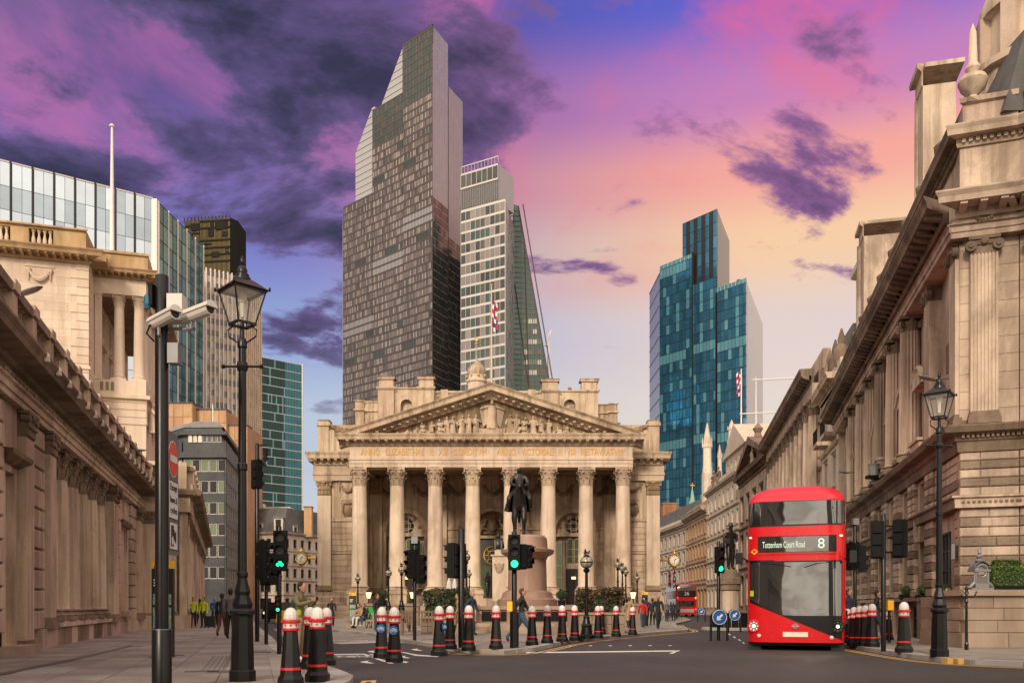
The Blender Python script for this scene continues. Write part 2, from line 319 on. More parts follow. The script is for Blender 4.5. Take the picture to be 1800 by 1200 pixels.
# ------------------------------------------------------------------ mesh building
class B:
 def __init__(s): s.v = []; s.f = []; s.mi = []; s.m = 0; s.T = None
 def pt(s, p):
  p = Vector(p)
  if s.T is not None: p = s.T @ p
  s.v.append(p); return len(s.v) - 1
 def poly(s, pts, m=None):
  s.f.append([s.pt(p) for p in pts]); s.mi.append(s.m if m is None else m)
 def idx(s, ids, m=None): s.f.append(list(ids)); s.mi.append(s.m if m is None else m)
 def box(s, x0, x1, y0, y1, z0, z1, m=None):
  a = [s.pt(p) for p in ((x0, y0, z0), (x1, y0, z0), (x1, y1, z0), (x0, y1, z0), (x0, y0, z1), (x1, y0, z1), (x1, y1, z1), (x0, y1, z1))]
  for q in ((3, 2, 1, 0), (4, 5, 6, 7), (0, 1, 5, 4), (1, 2, 6, 5), (2, 3, 7, 6), (3, 0, 4, 7)): s.idx([a[i] for i in q], m)
  return s
 def cham(s, x0, x1, y0, y1, z0, z1, c=0.03, m=None):
  """block whose front (-y) edges are chamfered"""
  bk = [s.pt(p) for p in ((x0, y1, z0), (x1, y1, z0), (x1, y1, z1), (x0, y1, z1))]
  md = [s.pt(p) for p in ((x0, y0 + c, z0), (x1, y0 + c, z0), (x1, y0 + c, z1), (x0, y0 + c, z1))]
  fr = [s.pt(p) for p in ((x0 + c, y0, z0 + c), (x1 - c, y0, z0 + c), (x1 - c, y0, z1 - c), (x0 + c, y0, z1 - c))]
  s.idx(fr, m)
  for i in range(4):
   j = (i + 1) % 4
   s.idx((md[i], md[j], fr[j], fr[i]), m); s.idx((bk[i], bk[j], md[j], md[i]), m)
  return s
 def prism(s, pts, z0, z1, m=None, top=True, bot=True):
  n = len(pts)
  a = [s.pt((p[0], p[1], z0)) for p in pts]; b = [s.pt((p[0], p[1], z1)) for p in pts]
  if bot: s.idx(a[::-1], m)
  if top: s.idx(b, m)
  for i in range(n): j = (i + 1) % n; s.idx((a[i], a[j], b[j], b[i]), m)
  return s
 def slab(s, pts, y0, y1, m=None):
  """outline in x,z given a thickness in y"""
  n = len(pts)
  a = [s.pt((p[0], y0, p[1])) for p in pts]; b = [s.pt((p[0], y1, p[1])) for p in pts]
  s.idx(a, m); s.idx(b[::-1], m)
  for i in range(n): j = (i + 1) % n; s.idx((a[j], a[i], b[i], b[j]), m)
  return s
 def band(s, x0, x1, prof, e0=0.0, e1=0.0, y=0.0, m=None):
  """moulding: profile (out, z) run along x, ends mitred by e0 / e1"""
  n = len(prof)
  a = [s.pt((x0 - e0 * o, y - o, z)) for o, z in prof]; b = [s.pt((x1 + e1 * o, y - o, z)) for o, z in prof]
  s.idx(a, m); s.idx(b[::-1], m)
  for i in range(n): j = (i + 1) % n; s.idx((a[j], a[i], b[i], b[j]), m)
  return s
 def lathe(s, prof, n=16, c=(0, 0), m=None, flute=0.0, a0=0.0):
  rings = []
  for r, z in prof:
   ring = []
   for i in range(n):
    a = a0 + 2 * math.pi * i / n
    rr = r * (1 - flute * (i % 2)) if flute else r
    ring.append(s.pt((c[0] + rr * math.cos(a), c[1] + rr * math.sin(a), z)))
   rings.append(ring)
  for k in range(len(rings) - 1):
   for i in range(n):
    j = (i + 1) % n; s.idx((rings[k][i], rings[k][j], rings[k + 1][j], rings[k + 1][i]), m)
  s.idx(rings[0][::-1], m); s.idx(rings[-1], m)
  return s
 def tube(s, pts, r, n=8, m=None, cap=True):
  pts = [Vector(p) for p in pts]; rs = r if isinstance(r, (list, tuple)) else [r] * len(pts)
  up = Vector((0, 0, 1)); rings = []
  for i, p in enumerate(pts):
   d = (pts[min(i + 1, len(pts) - 1)] - pts[max(i - 1, 0)])
   if d.length < 1e-9: d = Vector((0, 0, 1))
   d.normalize()
   ref = up if abs(d.dot(up)) < 0.95 else Vector((0, 1, 0))
   a = d.cross(ref).normalized(); b = a.cross(d).normalized()
   rings.append([s.pt(p + (a * math.cos(2 * math.pi * k / n) + b * math.sin(2 * math.pi * k / n)) * rs[i]) for k in range(n)])
  for k in range(len(rings) - 1):
   for i in range(n): j = (i + 1) % n; s.idx((rings[k][i], rings[k + 1][i], rings[k + 1][j], rings[k][j]), m)
  if cap: s.idx(rings[0], m); s.idx(rings[-1][::-1], m)
  return s
 def ell(s, c, r, nu=10, nv=7, m=None):
  if not isinstance(r, (tuple, list)): r = (r, r, r)
  top = s.pt((c[0], c[1], c[2] + r[2])); bot = s.pt((c[0], c[1], c[2] - r[2])); rings = []
  for k in range(1, nv):
   t = math.pi * k / nv
   rings.append([s.pt((c[0] + r[0] * math.sin(t) * math.cos(2 * math.pi * i / nu), c[1] + r[1] * math.sin(t) * math.sin(2 * math.pi * i / nu), c[2] + r[2] * math.cos(t))) for i in range(nu)])
  for i in range(nu):
   j = (i + 1) % nu
   s.idx((top, rings[0][i], rings[0][j]), m); s.idx((bot, rings[-1][j], rings[-1][i]), m)
   for k in range(len(rings) - 1): s.idx((rings[k][i], rings[k + 1][i], rings[k + 1][j], rings[k][j]), m)
  return s
 def torus(s, c, R0, r, axis='Y', nu=20, nv=6, m=None, a0=0, a1=2 * math.pi):
  pts = []; full = abs(a1 - a0 - 2 * math.pi) < 1e-6
  for i in range(nu + (0 if full else 1)):
   a = a0 + (a1 - a0) * i / nu; u, v = R0 * math.cos(a), R0 * math.sin(a)
   pts.append(Vector(c) + Vector({'Y': (u, 0, v), 'X': (0, u, v), 'Z': (u, v, 0)}[axis]))
  if full: pts.append(pts[0]);
  return s.tube(pts, r, nv, m, cap=not full)
 def disc(s, c, r, y, n=20, m=None, r2=None):
  """disc or oval facing -y"""
  s.poly([(c[0] + r * math.cos(2 * math.pi * i / n), y, c[1] + (r2 or r) * math.sin(2 * math.pi * i / n)) for i in range(n)], m)
  return s
 def mesh(s, name, mats, smooth=False, angle=38):
  me = bpy.data.meshes.new(name)
  me.from_pydata([tuple(p) for p in s.v], [], s.f)
  if isinstance(mats, str): mats = [mats]
  for m in mats: me.materials.append(MATS[m])
  if len(mats) > 1: me.polygons.foreach_set('material_index', s.mi)
  if smooth:
   me.polygons.foreach_set('use_smooth', [True] * len(me.polygons))
   me.set_sharp_from_angle(angle=R(angle))
  me.update()
  return me
 def obj(s, name, mats, parent=None, smooth=False, loc=None, rz=0.0, angle=38, fix=False):
  me = s.mesh(name, mats, smooth, angle)
  if fix:
   bm = bmesh.new(); bm.from_mesh(me); bmesh.ops.recalc_face_normals(bm, faces=bm.faces); bm.to_mesh(me); bm.free()
  return put(me, name, parent, loc, rz)
def put(me, name, parent=None, loc=None, rz=0.0, scale=None):
 o = bpy.data.objects.new(name, me); COL.objects.link(o)
 if parent is not None: o.parent = parent
 if loc is not None: o.location = loc
 if rz: o.rotation_euler = (0, 0, rz)
 if scale is not None: o.scale = scale if isinstance(scale, (tuple, list)) else (scale,) * 3
 return o
def tag(o, label, cat, group=None, kind=None):
 if label: o['label'] = label
 if cat: o['category'] = cat
 if group: o['group'] = group
 if kind: o['kind'] = kind
 return o
def thing(name, label, cat, loc=(0, 0, 0), rz=0.0, group=None, scale=None):
 o = bpy.data.objects.new(name, None); COL.objects.link(o)
 o.location = loc; o.rotation_euler = (0, 0, rz); o.empty_display_size = 0.1
 if scale: o.scale = (scale,) * 3
 return tag(o, label, cat, group, 'thing')
def copy_tree(o, parent=None, loc=None, rz=None, scale=None, label=None):
 c = o.copy(); COL.objects.link(c); c.parent = parent
 if loc is not None: c.location = loc
 if rz is not None: c.rotation_euler = (0, 0, rz)
 if scale is not None: c.scale = (scale,) * 3
 if label: c['label'] = label
 for ch in o.children: copy_tree(ch, c)
 return c
def structure(o):
 o['kind'] = 'structure'; return o
def stuff(o):
 o['kind'] = 'stuff'; return o
def rz_of(dx, dy): return math.atan2(dy, dx)
CACHE = {}
def cached(key, fn):
 if key not in CACHE: CACHE[key] = fn()
 return CACHE[key]
FONTBOX = {}
def text(s, name, mat, parent, loc, height=None, width=None, rot=(R(90), 0, 0), extrude=0.01, align='CENTER', bold=0.0, xs=None):
 """lettering as a real mesh; height = capital height, width = overall width"""
 cu = bpy.data.curves.new(name, 'FONT'); cu.body = s; cu.align_x = align; cu.align_y = 'CENTER'; cu.extrude = extrude; cu.offset = bold; cu.size = 1.0
 o = bpy.data.objects.new(name, cu); COL.objects.link(o)
 dg = bpy.context.evaluated_depsgraph_get()
 me = bpy.data.meshes.new_from_object(o.evaluated_get(dg))
 bpy.data.objects.remove(o)
 me.name = name
 xsx = [v.co.x for v in me.vertices]; ysx = [v.co.y for v in me.vertices]
 kh = (height / 0.69) if height else None
 kw = (width / (max(xsx) - min(xsx))) if width else None
 if kh is None: kh = kw
 if kw is None: kw = kh
 cy = (max(ysx) + min(ysx)) / 2
 cx = (max(xsx) + min(xsx)) / 2 if align == 'CENTER' else 0
 for v in me.vertices: v.co = ((v.co.x - cx) * kw, (v.co.y - cy) * kh, v.co.z)
 me.materials.clear(); me.materials.append(MATS[mat])
 t = put(me, name, parent, loc); t.rotation_euler = rot
 return t
# ------------------------------------------------------------------ ground, roads, pavements
def inside(p, poly):
 c = False; n = len(poly)
 for i in range(n):
  a, b = poly[i], poly[(i + 1) % n]
  if (a[1] > p[1]) != (b[1] > p[1]) and p[0] < (b[0] - a[0]) * (p[1] - a[1]) / (b[1] - a[1]) + a[0]: c = not c
 return c
g = B(); g.poly([(-1500, -200, -0.03), (1500, -200, -0.03), (1500, 2500, -0.03), (-1500, 2500, -0.03)])
structure(g.obj('ground', 'paving_joint'))
g = B(); g.poly([(-70, -30, 0), (70, -30, 0), (70, 260, 0), (-70, 260, 0)])
road = structure(g.obj('road', 'asphalt'))

PAVE_Z = 0.10
LEFT_K = [(-2.0, -8), (-2.1, 2), (-2.3, 9), (-2.44, 12.7), (-2.42, 13.3), (-2.55, 14.1), (-2.95, 15.2), (-3.56, 16.7), (-4.3, 18.5), (-5.8, 22.4), (-8.6, 31.6), (-14.4, 50), (-22.6, 77), (-29, 95)]
LEFT_P = LEFT_K + [(-60, 95), (-60, -8)]
ISLE_K = [(-21, 132), (-19.6, 84), (-12.4, 54.7), (-9.6, 44.3), (-8.0, 41.3), (-5.9, 37.0), (-4.3, 31.2), (-2.4, 26.4), (-1.6, 23.6), (-0.95, 22.4), (-0.2, 22.2), (0.55, 23.6), (2.0, 29.6), (4.2, 34.4), (7.2, 40.2), (8.4, 42.2), (9.0, 45), (9.4, 50), (10.7, 58), (15.5, 76), (18.6, 95), (20.2, 120), (19.0, 180)]
ISLE_P = ISLE_K + [(-21, 180)]
RIGHT_K = [(26.5, 160), (26.6, 112), (18.2, 64), (16.0, 55), (11.4, 34.4), (10.1, 28.0), (9.75, 25.6), (9.45, 22.6), (9.25, 20.6), (9.25, 19.2), (9.5, 18.3), (10.2, 17.5), (11.6, 16.6), (14, 15.4), (22, 12.5)]
RIGHT_P = RIGHT_K + [(70, 12.5), (70, 160)]
def pavement(name, poly):
 m = B(); m.prism(poly, -0.02, PAVE_Z, bot=False)
 o = m.obj(name, 'paving', fix=True)
 return structure(o)
pave_l = pavement('pavement_left', LEFT_P)
pave_i = pavement('pavement_middle', ISLE_P)
pave_r = pavement('pavement_right', RIGHT_P)

def arc_points(line, step):
 pts = [Vector(p) for p in line]; out = [pts[0].copy()]; need = step
 for a, b in zip(pts, pts[1:]):
  L = (b - a).length; d = 0.0
  while L - d >= need:
   d += need; out.append(a + (b - a) * (d / L)); need = step
  need -= L - d
 return out
def side(p, q): d = (q - p).normalized(); return Vector((-d.y, d.x))      # left of travel
def kerb(parent, line, inner, y0=8, y1=75):
 pts = arc_points(line, 0.92)
 for a, b in zip(pts, pts[1:]):
  if not (y0 < a.y < y1): continue
  n = side(a, b) * inner; g2 = (b - a).normalized() * 0.006
  m = B(); o0 = -n * 0.015
  q = [a + g2 + o0, b - g2 + o0, b - g2 + n * 0.29, a + g2 + n * 0.29]
  if inner < 0: q = q[::-1]
  m.prism([(p.x, p.y) for p in q], -0.02, PAVE_Z + 0.012, bot=False)
  m.obj('kerb_stone', 'granite_kerb', parent)
kerb(pave_l, LEFT_K, 1, 8, 60)
kerb(pave_i, ISLE_K, 1, 20, 62)
kerb(pave_r, RIGHT_K, 1, 12, 62)
def slab_mesh(sx, sy):
 m = B(); a, b = sx / 2 - .009, sy / 2 - .009; m.prism([(-a, -b), (a, -b), (a, b), (-a, b)], .003, .009, bot=False)
 m.poly([(-sx / 2, -sy / 2, .003), (sx / 2, -sy / 2, .003), (sx / 2, sy / 2, .003), (-sx / 2, sy / 2, .003)], 1)
 return m.mesh('paving_slab', ['paving', 'paving_joint'])
def slabs(parent, poly, o, d, nx, ny, sx, sy, keep, most=300):
 d = Vector(d).normalized(); n = Vector((-d.y, d.x)); k = 0; o = Vector(o)
 rz = rz_of(d.x, d.y)
 for j in range(ny):
  for i in range(nx):
   c = o + d * ((i + (0.5 if j % 2 else 0.0)) * sx) + n * (j * sy)
   cor = [c + d * (a * sx * 1.05) + n * (b * sy * 1.05) for a in (-.5, .5) for b in (-.5, .5)]
   if not all(inside((p.x, p.y), poly) for p in cor) or not keep(c): continue
   me = cached(('slab', sx, sy), lambda: slab_mesh(sx, sy))
   s = put(me, 'paving_slab', parent, (c.x, c.y, PAVE_Z + random.uniform(0, .002)), rz)
   k += 1
   if k >= most: return
def inset(line, side_sign, d):
 pts = [Vector(p) for p in line]; out = []
 for i, p in enumerate(pts):
  t = (pts[min(i + 1, len(pts) - 1)] - pts[max(i - 1, 0)]).normalized()
  out.append(p + Vector((-t.y, t.x)) * d * side_sign)
 return [(p.x, p.y) for p in out]
lin_l = inset(LEFT_K, 1, 0.36) + [(-60, 95), (-60, -8)]
lin_i = inset(ISLE_K, 1, 0.36) + [(-21, 180)]
lin_r = inset(RIGHT_K, 1, 0.36) + [(70, 12.5), (70, 160)]
in_view = lambda c: c.y > 12.4 and abs(c.x) < c.y * 0.6
slabs(pave_l, lin_l, (-1.5, 10.5), (-0.29, 1), 26, 22, 1.0, 0.82, lambda c: in_view(c) and c.x > -5.4 - 0.29 * c.y and c.y < 33)
slabs(pave_i, lin_i, (-12, 21), (1, 0.0), 24, 30, 1.0, 0.82, lambda c: c.y < 46 and (c.x - 1.2) ** 2 + (c.y - 47) ** 2 > 60)
slabs(pave_r, lin_r, (9, 15.8), (0.248, 1), 22, 12, 1.0, 0.82, lambda c: c.y < 36)
# the slab joints show the mortar below
m = B()
# ---- paint and iron on the road, laid as thin sheets
def paint(name, mat, polys, z=0.005, parent=road):
 m = B()
 for p in polys: m.poly([(G(x, y).x, G(x, y).y, z) for x, y in p])
 return m.obj(name, mat, parent, fix=True)
def strip(line, w, z=0.005, off=0.0, sgn=1):
 pts = [Vector(p) for p in inset(line, sgn, off)]; quads = []
 for i in range(len(pts) - 1):
  a, b = pts[i], pts[i + 1]; n = side(a, b) * w / 2
  quads.append([(*(a - n), z), (*(b - n), z), (*(b + n), z), (*(a + n), z)])
 return quads
def smooth_line(line, step=0.5):
 pts = [Vector(p) for p in line]
 for _ in range(3):
  out = [pts[0]]
  for a, b in zip(pts, pts[1:]): out += [a * .75 + b * .25, a * .25 + b * .75]
  pts = out + [pts[-1]]
 return [tuple(p) for p in pts]
def sheet(name, mat, quads, parent=road):
 m = B()
 for q in quads: m.poly(q)
 return m.obj(name, mat, parent, fix=True)
isle_vis = smooth_line([p for p in ISLE_K if 21 < p[1] < 60 and p[0] > -2])
for off in (0.28, 0.46): sheet('yellow_line', 'yellow_paint', strip(isle_vis, 0.085, off=off, sgn=-1))
right_vis = smooth_line([p for p in RIGHT_K if 15 < p[1] < 64])
for off in (0.26, 0.44): sheet('yellow_line', 'yellow_paint', strip(right_vis, 0.085, off=off, sgn=-1))
paint('stop_line', 'white_paint', [[(925, 1145.5), (1190, 1142.6), (1190, 1144.4), (925, 1147.5)], [(1183, 1148), (1196, 1142.6), (1190, 1142.6), (1176, 1148)]])
for i in range(6): paint('white_dash', 'white_paint', [[(1000 + i * 35, 1134.0 - i * .1), (1006 + i * 35, 1134 - i * .1), (1006 + i * 35, 1135.0 - i * .1), (1000 + i * 35, 1135.0 - i * .1)]])
for x, y in ((1279, 1113), (1288, 1118), (1297, 1123), (1304, 1128)): paint('white_dash', 'white_paint', [[(x, y), (x + 3, y), (x + 6, y + 2.6), (x + 2.5, y + 2.6)]])
paint('lane_line', 'white_paint', [[(560, 1149.3), (635, 1148.3), (637, 1150.0), (560, 1151.0)]])
paint('lane_line', 'white_paint', [[(633, 1148.3), (640, 1148.3), (693, 1165.5), (683, 1165.5)]])
paint('lane_line', 'white_paint', [[(648, 1149.3), (655, 1149), (719, 1163), (712, 1165)]])
paint('lane_line', 'white_paint', [[(702, 1145), (707, 1145), (735, 1150), (772, 1152.5), (768, 1154.3), (730, 1152)]])
for x, y, k in ((656, 1145, 1), (646, 1163.5, 1.25), (733, 1141.5, 1), (711, 1154.5, 1.1)):
 paint('lane_arrow', 'white_paint', [[(x - 11 * k, y - .6 * k), (x + 2 * k, y - 2.4 * k), (x + 0, y - .5 * k), (x + 10 * k, y + 1.4 * k), (x + 4 * k, y + 1.7 * k), (x - 6 * k, y + .6 * k)]])
def bike_paint(px, py, k=1.0):
 c = G(px, py); m = B()
 def ring(x, y, r):
  for i in range(14):
   a, b = 2 * math.pi * i / 14, 2 * math.pi * (i + 1) / 14
   m.poly([(x + r * math.cos(a), y + r * math.sin(a), .005), (x + r * math.cos(b), y + r * math.sin(b), .005), (x + (r - .07) * math.cos(b), y + (r - .07) * math.sin(b), .005), (x + (r - .07) * math.cos(a), y + (r - .07) * math.sin(a), .005)])
 def bar(x0, y0, x1, y1, z=.0065):
  d = Vector((x1 - x0, y1 - y0)).normalized(); n = Vector((-d.y, d.x)) * .035
  m.poly([(x0 - n.x, y0 - n.y, z), (x1 - n.x, y1 - n.y, z), (x1 + n.x, y1 + n.y, z), (x0 + n.x, y0 + n.y, z)])
 ring(-.5 * k, 0, .33 * k); ring(.5 * k, 0, .33 * k)
 bar(-.5 * k, 0, -.2 * k, .5 * k); bar(-.2 * k, .5 * k, .35 * k, .5 * k, .008); bar(.35 * k, .5 * k, .5 * k, 0, .0095); bar(-.25 * k, .45 * k, .05 * k, 0, .011); bar(.05 * k, 0, .35 * k, .5 * k, .0125)
 m.obj('cycle_symbol', 'white_paint', road, loc=(c.x, c.y, 0), fix=True)
bike_paint(600, 1154, 0.9); bike_paint(634, 1154, 0.7); bike_paint(615, 1125, 0.8)
paint('raised_table', 'granite_kerb', [[(583, 1129.5), (690, 1124.5), (716, 1128.5), (708, 1129.6), (686, 1128), (600, 1131.5)]], z=0.004)
paint('raised_table', 'paving', [[(480, 1104), (560, 1104), (600, 1110), (660, 1117), (700, 1125), (600, 1129.5), (560, 1130), (500, 1121)]], z=0.003)
paint('yellow_box_mark', 'yellow_paint', [[(636, 1196), (662, 1195), (660, 1200), (652, 1201), (653, 1197.5), (646, 1197.5), (640, 1201), (633, 1201)]])
def kerb_mark(px, py, parent, w=.16):
 c = G(px, py); m = B(); m.box(-w / 2, w / 2, -.02, .24, 0, PAVE_Z + .018)
 m.obj('kerb_mark', 'yellow_paint', parent, loc=(c.x, c.y - .02, 0))
kerb_mark(846.5, 1148.6, pave_i, .12); kerb_mark(860, 1148.6, pave_i, .12);
kerb_mark(1669, 1166, pave_r, .12); kerb_mark(1688, 1166.6, pave_r, .12)
# drain channel and tactile paving on the near left pavement
def on_pave(name, mat, pxs, parent, z=PAVE_Z + 0.014):
 m = B(); m.poly([(G(x, y, z).x, G(x, y, z).y, z) for x, y in pxs]); return m.obj(name, mat, parent, fix=True)
on_pave('drain_channel', 'slate', [(-20, 1186), (0, 1181), (120, 1158), (232, 1133), (232, 1135), (125, 1161.5), (0, 1185.5), (-20, 1190)], pave_l)
m = B()
tact = [(440, 1147), (505, 1147), (520, 1175), (455, 1180)]
d = Vector((-0.29, 1)).normalized(); n = Vector((-d.y, d.x))
for j in range(16):
 for i in range(10):
  c = Vector((-4.35, 15.4)) + d * (j * .3) - n * (i * .09) + n * 1.0 - n * .0
  if inside((c.x, c.y), lin_l): m.lathe([(.03, PAVE_Z), (.03, PAVE_Z + .014), (.018, PAVE_Z + .018)], 6, (c.x, c.y))
stuff(m.obj('tactile_bump', 'slate', pave_l))
for x, y in ((455, 1146), (300, 1152), (355, 1180), (395, 1181)):
 c = G(x, y, PAVE_Z); mm = B(); mm.box(-.28, .28, -.2, .2, 0, .0145)
 mm.obj('access_cover', 'slate', pave_l, loc=(c.x, c.y, PAVE_Z), rz=.28)
# ------------------------------------------------------------------ bodies grown from skeletons (made first, while the scene is small)
def skin(verts, edges, root=0, sub=2, smooth_branch=0.6):
 """verts = [(x, y, z, rx, ry)]: one continuous surface around the joints"""
 me = bpy.data.meshes.new('skeleton'); me.from_pydata([v[:3] for v in verts], edges, [])
 o = bpy.data.objects.new('skeleton', me); COL.objects.link(o)
 md = o.modifiers.new('Skin', 'SKIN'); md.branch_smoothing = smooth_branch
 for i, v in enumerate(verts):
  d = me.skin_vertices[0].data[i]; d.radius = (v[3], v[4] if len(v) > 4 else v[3]); d.use_root = (i == root)
 if sub: o.modifiers.new('Sub', 'SUBSURF').levels = sub
 dg = bpy.context.evaluated_depsgraph_get()
 out = bpy.data.meshes.new_from_object(o.evaluated_get(dg))
 bpy.data.objects.remove(o); bpy.data.meshes.remove(me)
 return out
def seg_dist(p, a, b):
 d = b - a; t = max(0, min(1, (p - a).dot(d) / max(d.length_squared, 1e-9))); return (p - (a + d * t)).length
BODIES = {}
def body(kind):
 """standing height 1, facing -y. slots: skin, top, bottom, shoes, hair"""
 P = {}
 P['pel'] = (0, 0, .53); P['wa'] = (0, 0, .61); P['ch'] = (0, 0, .73); P['nk'] = (0, -.002, .835); P['hd'] = (0, -.012, .875)
 for s, n in ((-1, 'l'), (1, 'r')):
  P['sh' + n] = (s * .105, 0, .80); P['el' + n] = (s * .135, .015, .63); P['ha' + n] = (s * .135, -.04, .485); P['fi' + n] = (s * .13, -.055, .445)
  P['hi' + n] = (s * .052, 0, .50); P['kn' + n] = (s * .058, -.01, .275); P['an' + n] = (s * .06, .01, .05); P['to' + n] = (s * .068, -.085, .022)
 lean = 0
 if kind in ('walk', 'walk_away', 'coat'):
  P['knl'] = (-.05, -.09, .285); P['anl'] = (-.05, -.10, .055); P['tol'] = (-.055, -.19, .03); P['knr'] = (.05, .03, .275); P['anr'] = (.05, .17, .10); P['tor'] = (.052, .11, .035)
  P['ell'] = (-.135, .06, .635); P['hal'] = (-.13, .06, .50); P['fil'] = (-.13, .05, .455); P['elr'] = (.135, -.03, .635); P['har'] = (.12, -.13, .53); P['fir'] = (.115, -.165, .51)
 if kind == 'stride':
  P['knl'] = (-.05, -.14, .30); P['anl'] = (-.05, -.22, .08); P['tol'] = (-.055, -.30, .075); P['knr'] = (.05, .10, .28); P['anr'] = (.05, .28, .12); P['tor'] = (.052, .24, .045)
  P['ell'] = (-.14, .11, .65); P['hal'] = (-.13, .15, .53); P['fil'] = (-.13, .17, .49); P['elr'] = (.14, -.08, .65); P['har'] = (.12, -.19, .58); P['fir'] = (.115, -.22, .57)
 if kind == 'phone':
  P['ell'] = (-.15, -.08, .70); P['hal'] = (-.05, -.20, .745); P['fil'] = (-.02, -.225, .765); P['elr'] = (.15, -.08, .70); P['har'] = (.05, -.20, .745); P['fir'] = (.02, -.225, .765); P['hd'] = (0, -.03, .872)
 if kind == 'sit':
  for k_ in ('pel', 'wa', 'ch', 'nk', 'hd'): x, y, z = P[k_]; P[k_] = (x, y + .06 - (z - .53) * .25, z - .27)
  for s, n in ((-1, 'l'), (1, 'r')):
   P['sh' + n] = (s * .105, -.0, .525); P['el' + n] = (s * .14, -.08, .39); P['ha' + n] = (s * .06, -.2, .36); P['fi' + n] = (s * .03, -.235, .355)
   P['hi' + n] = (s * .055, .03, .25); P['kn' + n] = (s * .075, -.22, .275); P['an' + n] = (s * .07, -.25, .05); P['to' + n] = (s * .078, -.34, .022)
 if kind == 'cycle':
  for k_ in ('pel', 'wa', 'ch', 'nk', 'hd'): x, y, z = P[k_]; P[k_] = (x, y + .10 - (z - .53) * .75, z + .03 - (z - .53) * .22)
  for s, n in ((-1, 'l'), (1, 'r')):
   P['sh' + n] = (s * .105, -.10, .76); P['el' + n] = (s * .15, -.19, .64); P['ha' + n] = (s * .16, -.32, .60); P['fi' + n] = (s * .15, -.36, .59)
   P['hi' + n] = (s * .052, .08, .53); P['kn' + n] = (s * .07, -.12 if s < 0 else -.08, .45 if s < 0 else .33); P['an' + n] = (s * .07, .0, .27 if s < 0 else .12); P['to' + n] = (s * .075, -.09, .25 if s < 0 else .09)
 R_ = dict(pel=(.085, .065), wa=(.075, .058), ch=(.095, .065), nk=(.036, .036), hd=(.04, .04), sh=(.046, .046), el=(.033, .033), ha=(.022, .026), fi=(.018, .024), hi=(.066, .066), kn=(.044, .044), an=(.030, .030), to=(.026, .022))
 if kind == 'coat': R_['pel'] = (.105, .085); R_['hi'] = (.078, .078); R_['kn'] = (.06, .06)
 names = list(P); verts = []
 for n in names: r = R_[n if n in R_ else n[:-1]]; verts.append((*P[n], *r))
 I = names.index; E = [('pel', 'wa'), ('wa', 'ch'), ('ch', 'nk'), ('nk', 'hd')]
 for n in 'lr': E += [('ch', 'sh' + n), ('sh' + n, 'el' + n), ('el' + n, 'ha' + n), ('ha' + n, 'fi' + n), ('pel', 'hi' + n), ('hi' + n, 'kn' + n), ('kn' + n, 'an' + n), ('an' + n, 'to' + n)]
 me = skin(verts, [(I(a), I(b)) for a, b in E], I('pel'), 2)
 reg = {('nk', 'hd'): 0}
 for n in 'lr': reg[('ha' + n, 'fi' + n)] = 0; reg[('an' + n, 'to' + n)] = 3; reg[('hi' + n, 'kn' + n)] = 2; reg[('kn' + n, 'an' + n)] = 2; reg[('pel', 'hi' + n)] = 2 if kind != 'coat' else 1
 if kind == 'coat':
  for n in 'lr': reg[('hi' + n, 'kn' + n)] = 1
 V3 = {n: Vector(P[n]) for n in names}
 b = B(); base = [b.pt(v.co) for v in me.vertices]
 for p in me.polygons:
  c = p.center; best = min(E, key=lambda e: seg_dist(c, V3[e[0]], V3[e[1]]) - .5 * (R_[e[0] if e[0] in R_ else e[0][:-1]][0] + R_[e[1] if e[1] in R_ else e[1][:-1]][0]))
  mi = reg.get(best, 1)
  if kind == 'coat' and mi == 1 and c.z < .27: mi = 2
  b.idx(list(p.vertices), mi)
 bpy.data.meshes.remove(me)
 hx, hy, hz = P['hd'][0], P['hd'][1] - .008, P['hd'][2] + .055
 b.ell((hx, hy, hz), (.046, .055, .066), 14, 10, 0); b.ell((hx, hy - .008, hz - .035), (.034, .042, .035), 10, 7, 0)
 b.ell((hx, hy - .056, hz - .006), (.009, .014, .014), 6, 5, 0)
 for s in (-1, 1): b.ell((hx + s * .046, hy + .004, hz - .004), (.007, .012, .017), 6, 5, 0); b.ell((hx + s * .018, hy - .049, hz + .006), (.008, .006, .005), 6, 4, 4)
 b.ell((hx, hy - .049, hz - .033), (.014, .006, .004), 6, 4, 3)
 for s, n in ((-1, 'l'), (1, 'r')):
  a, f = V3['ha' + n], V3['fi' + n]; d = (f - a).normalized(); side_ = d.cross(Vector((1, 0, 0.3))).normalized()
  for i in range(4):
   o = f + side_ * ((i - 1.5) * .010); L = (.036, .042, .040, .032)[i]
   b.tube([o, o + d * L * .55, o + d * L * .9 + Vector((0, -.010, -.004))], [.0065, .006, .0045], 5, 0)
  t0 = a + (f - a) * .3 + side_ * .018; b.tube([t0, t0 + d * .022 + side_ * .014, t0 + d * .042 + side_ * .012], [.008, .007, .005], 5, 0)
 h = B(); h.ell((hx, hy + .012, hz + .018), (.052, .054, .055), 14, 9); h.ell((hx, hy + .022, hz - .008), (.048, .042, .05), 12, 8)
 BODIES[kind] = (b.mesh('person', ['skin', 'cloth_charcoal', 'cloth_navy', 'cloth_black', 'hair'], True, 70), h.mesh('hair', ['hair'], True, 70), Vector((hx, hy, hz)))
for k_ in ('stand', 'walk', 'stride', 'coat', 'phone', 'sit', 'cycle'): body(k_)
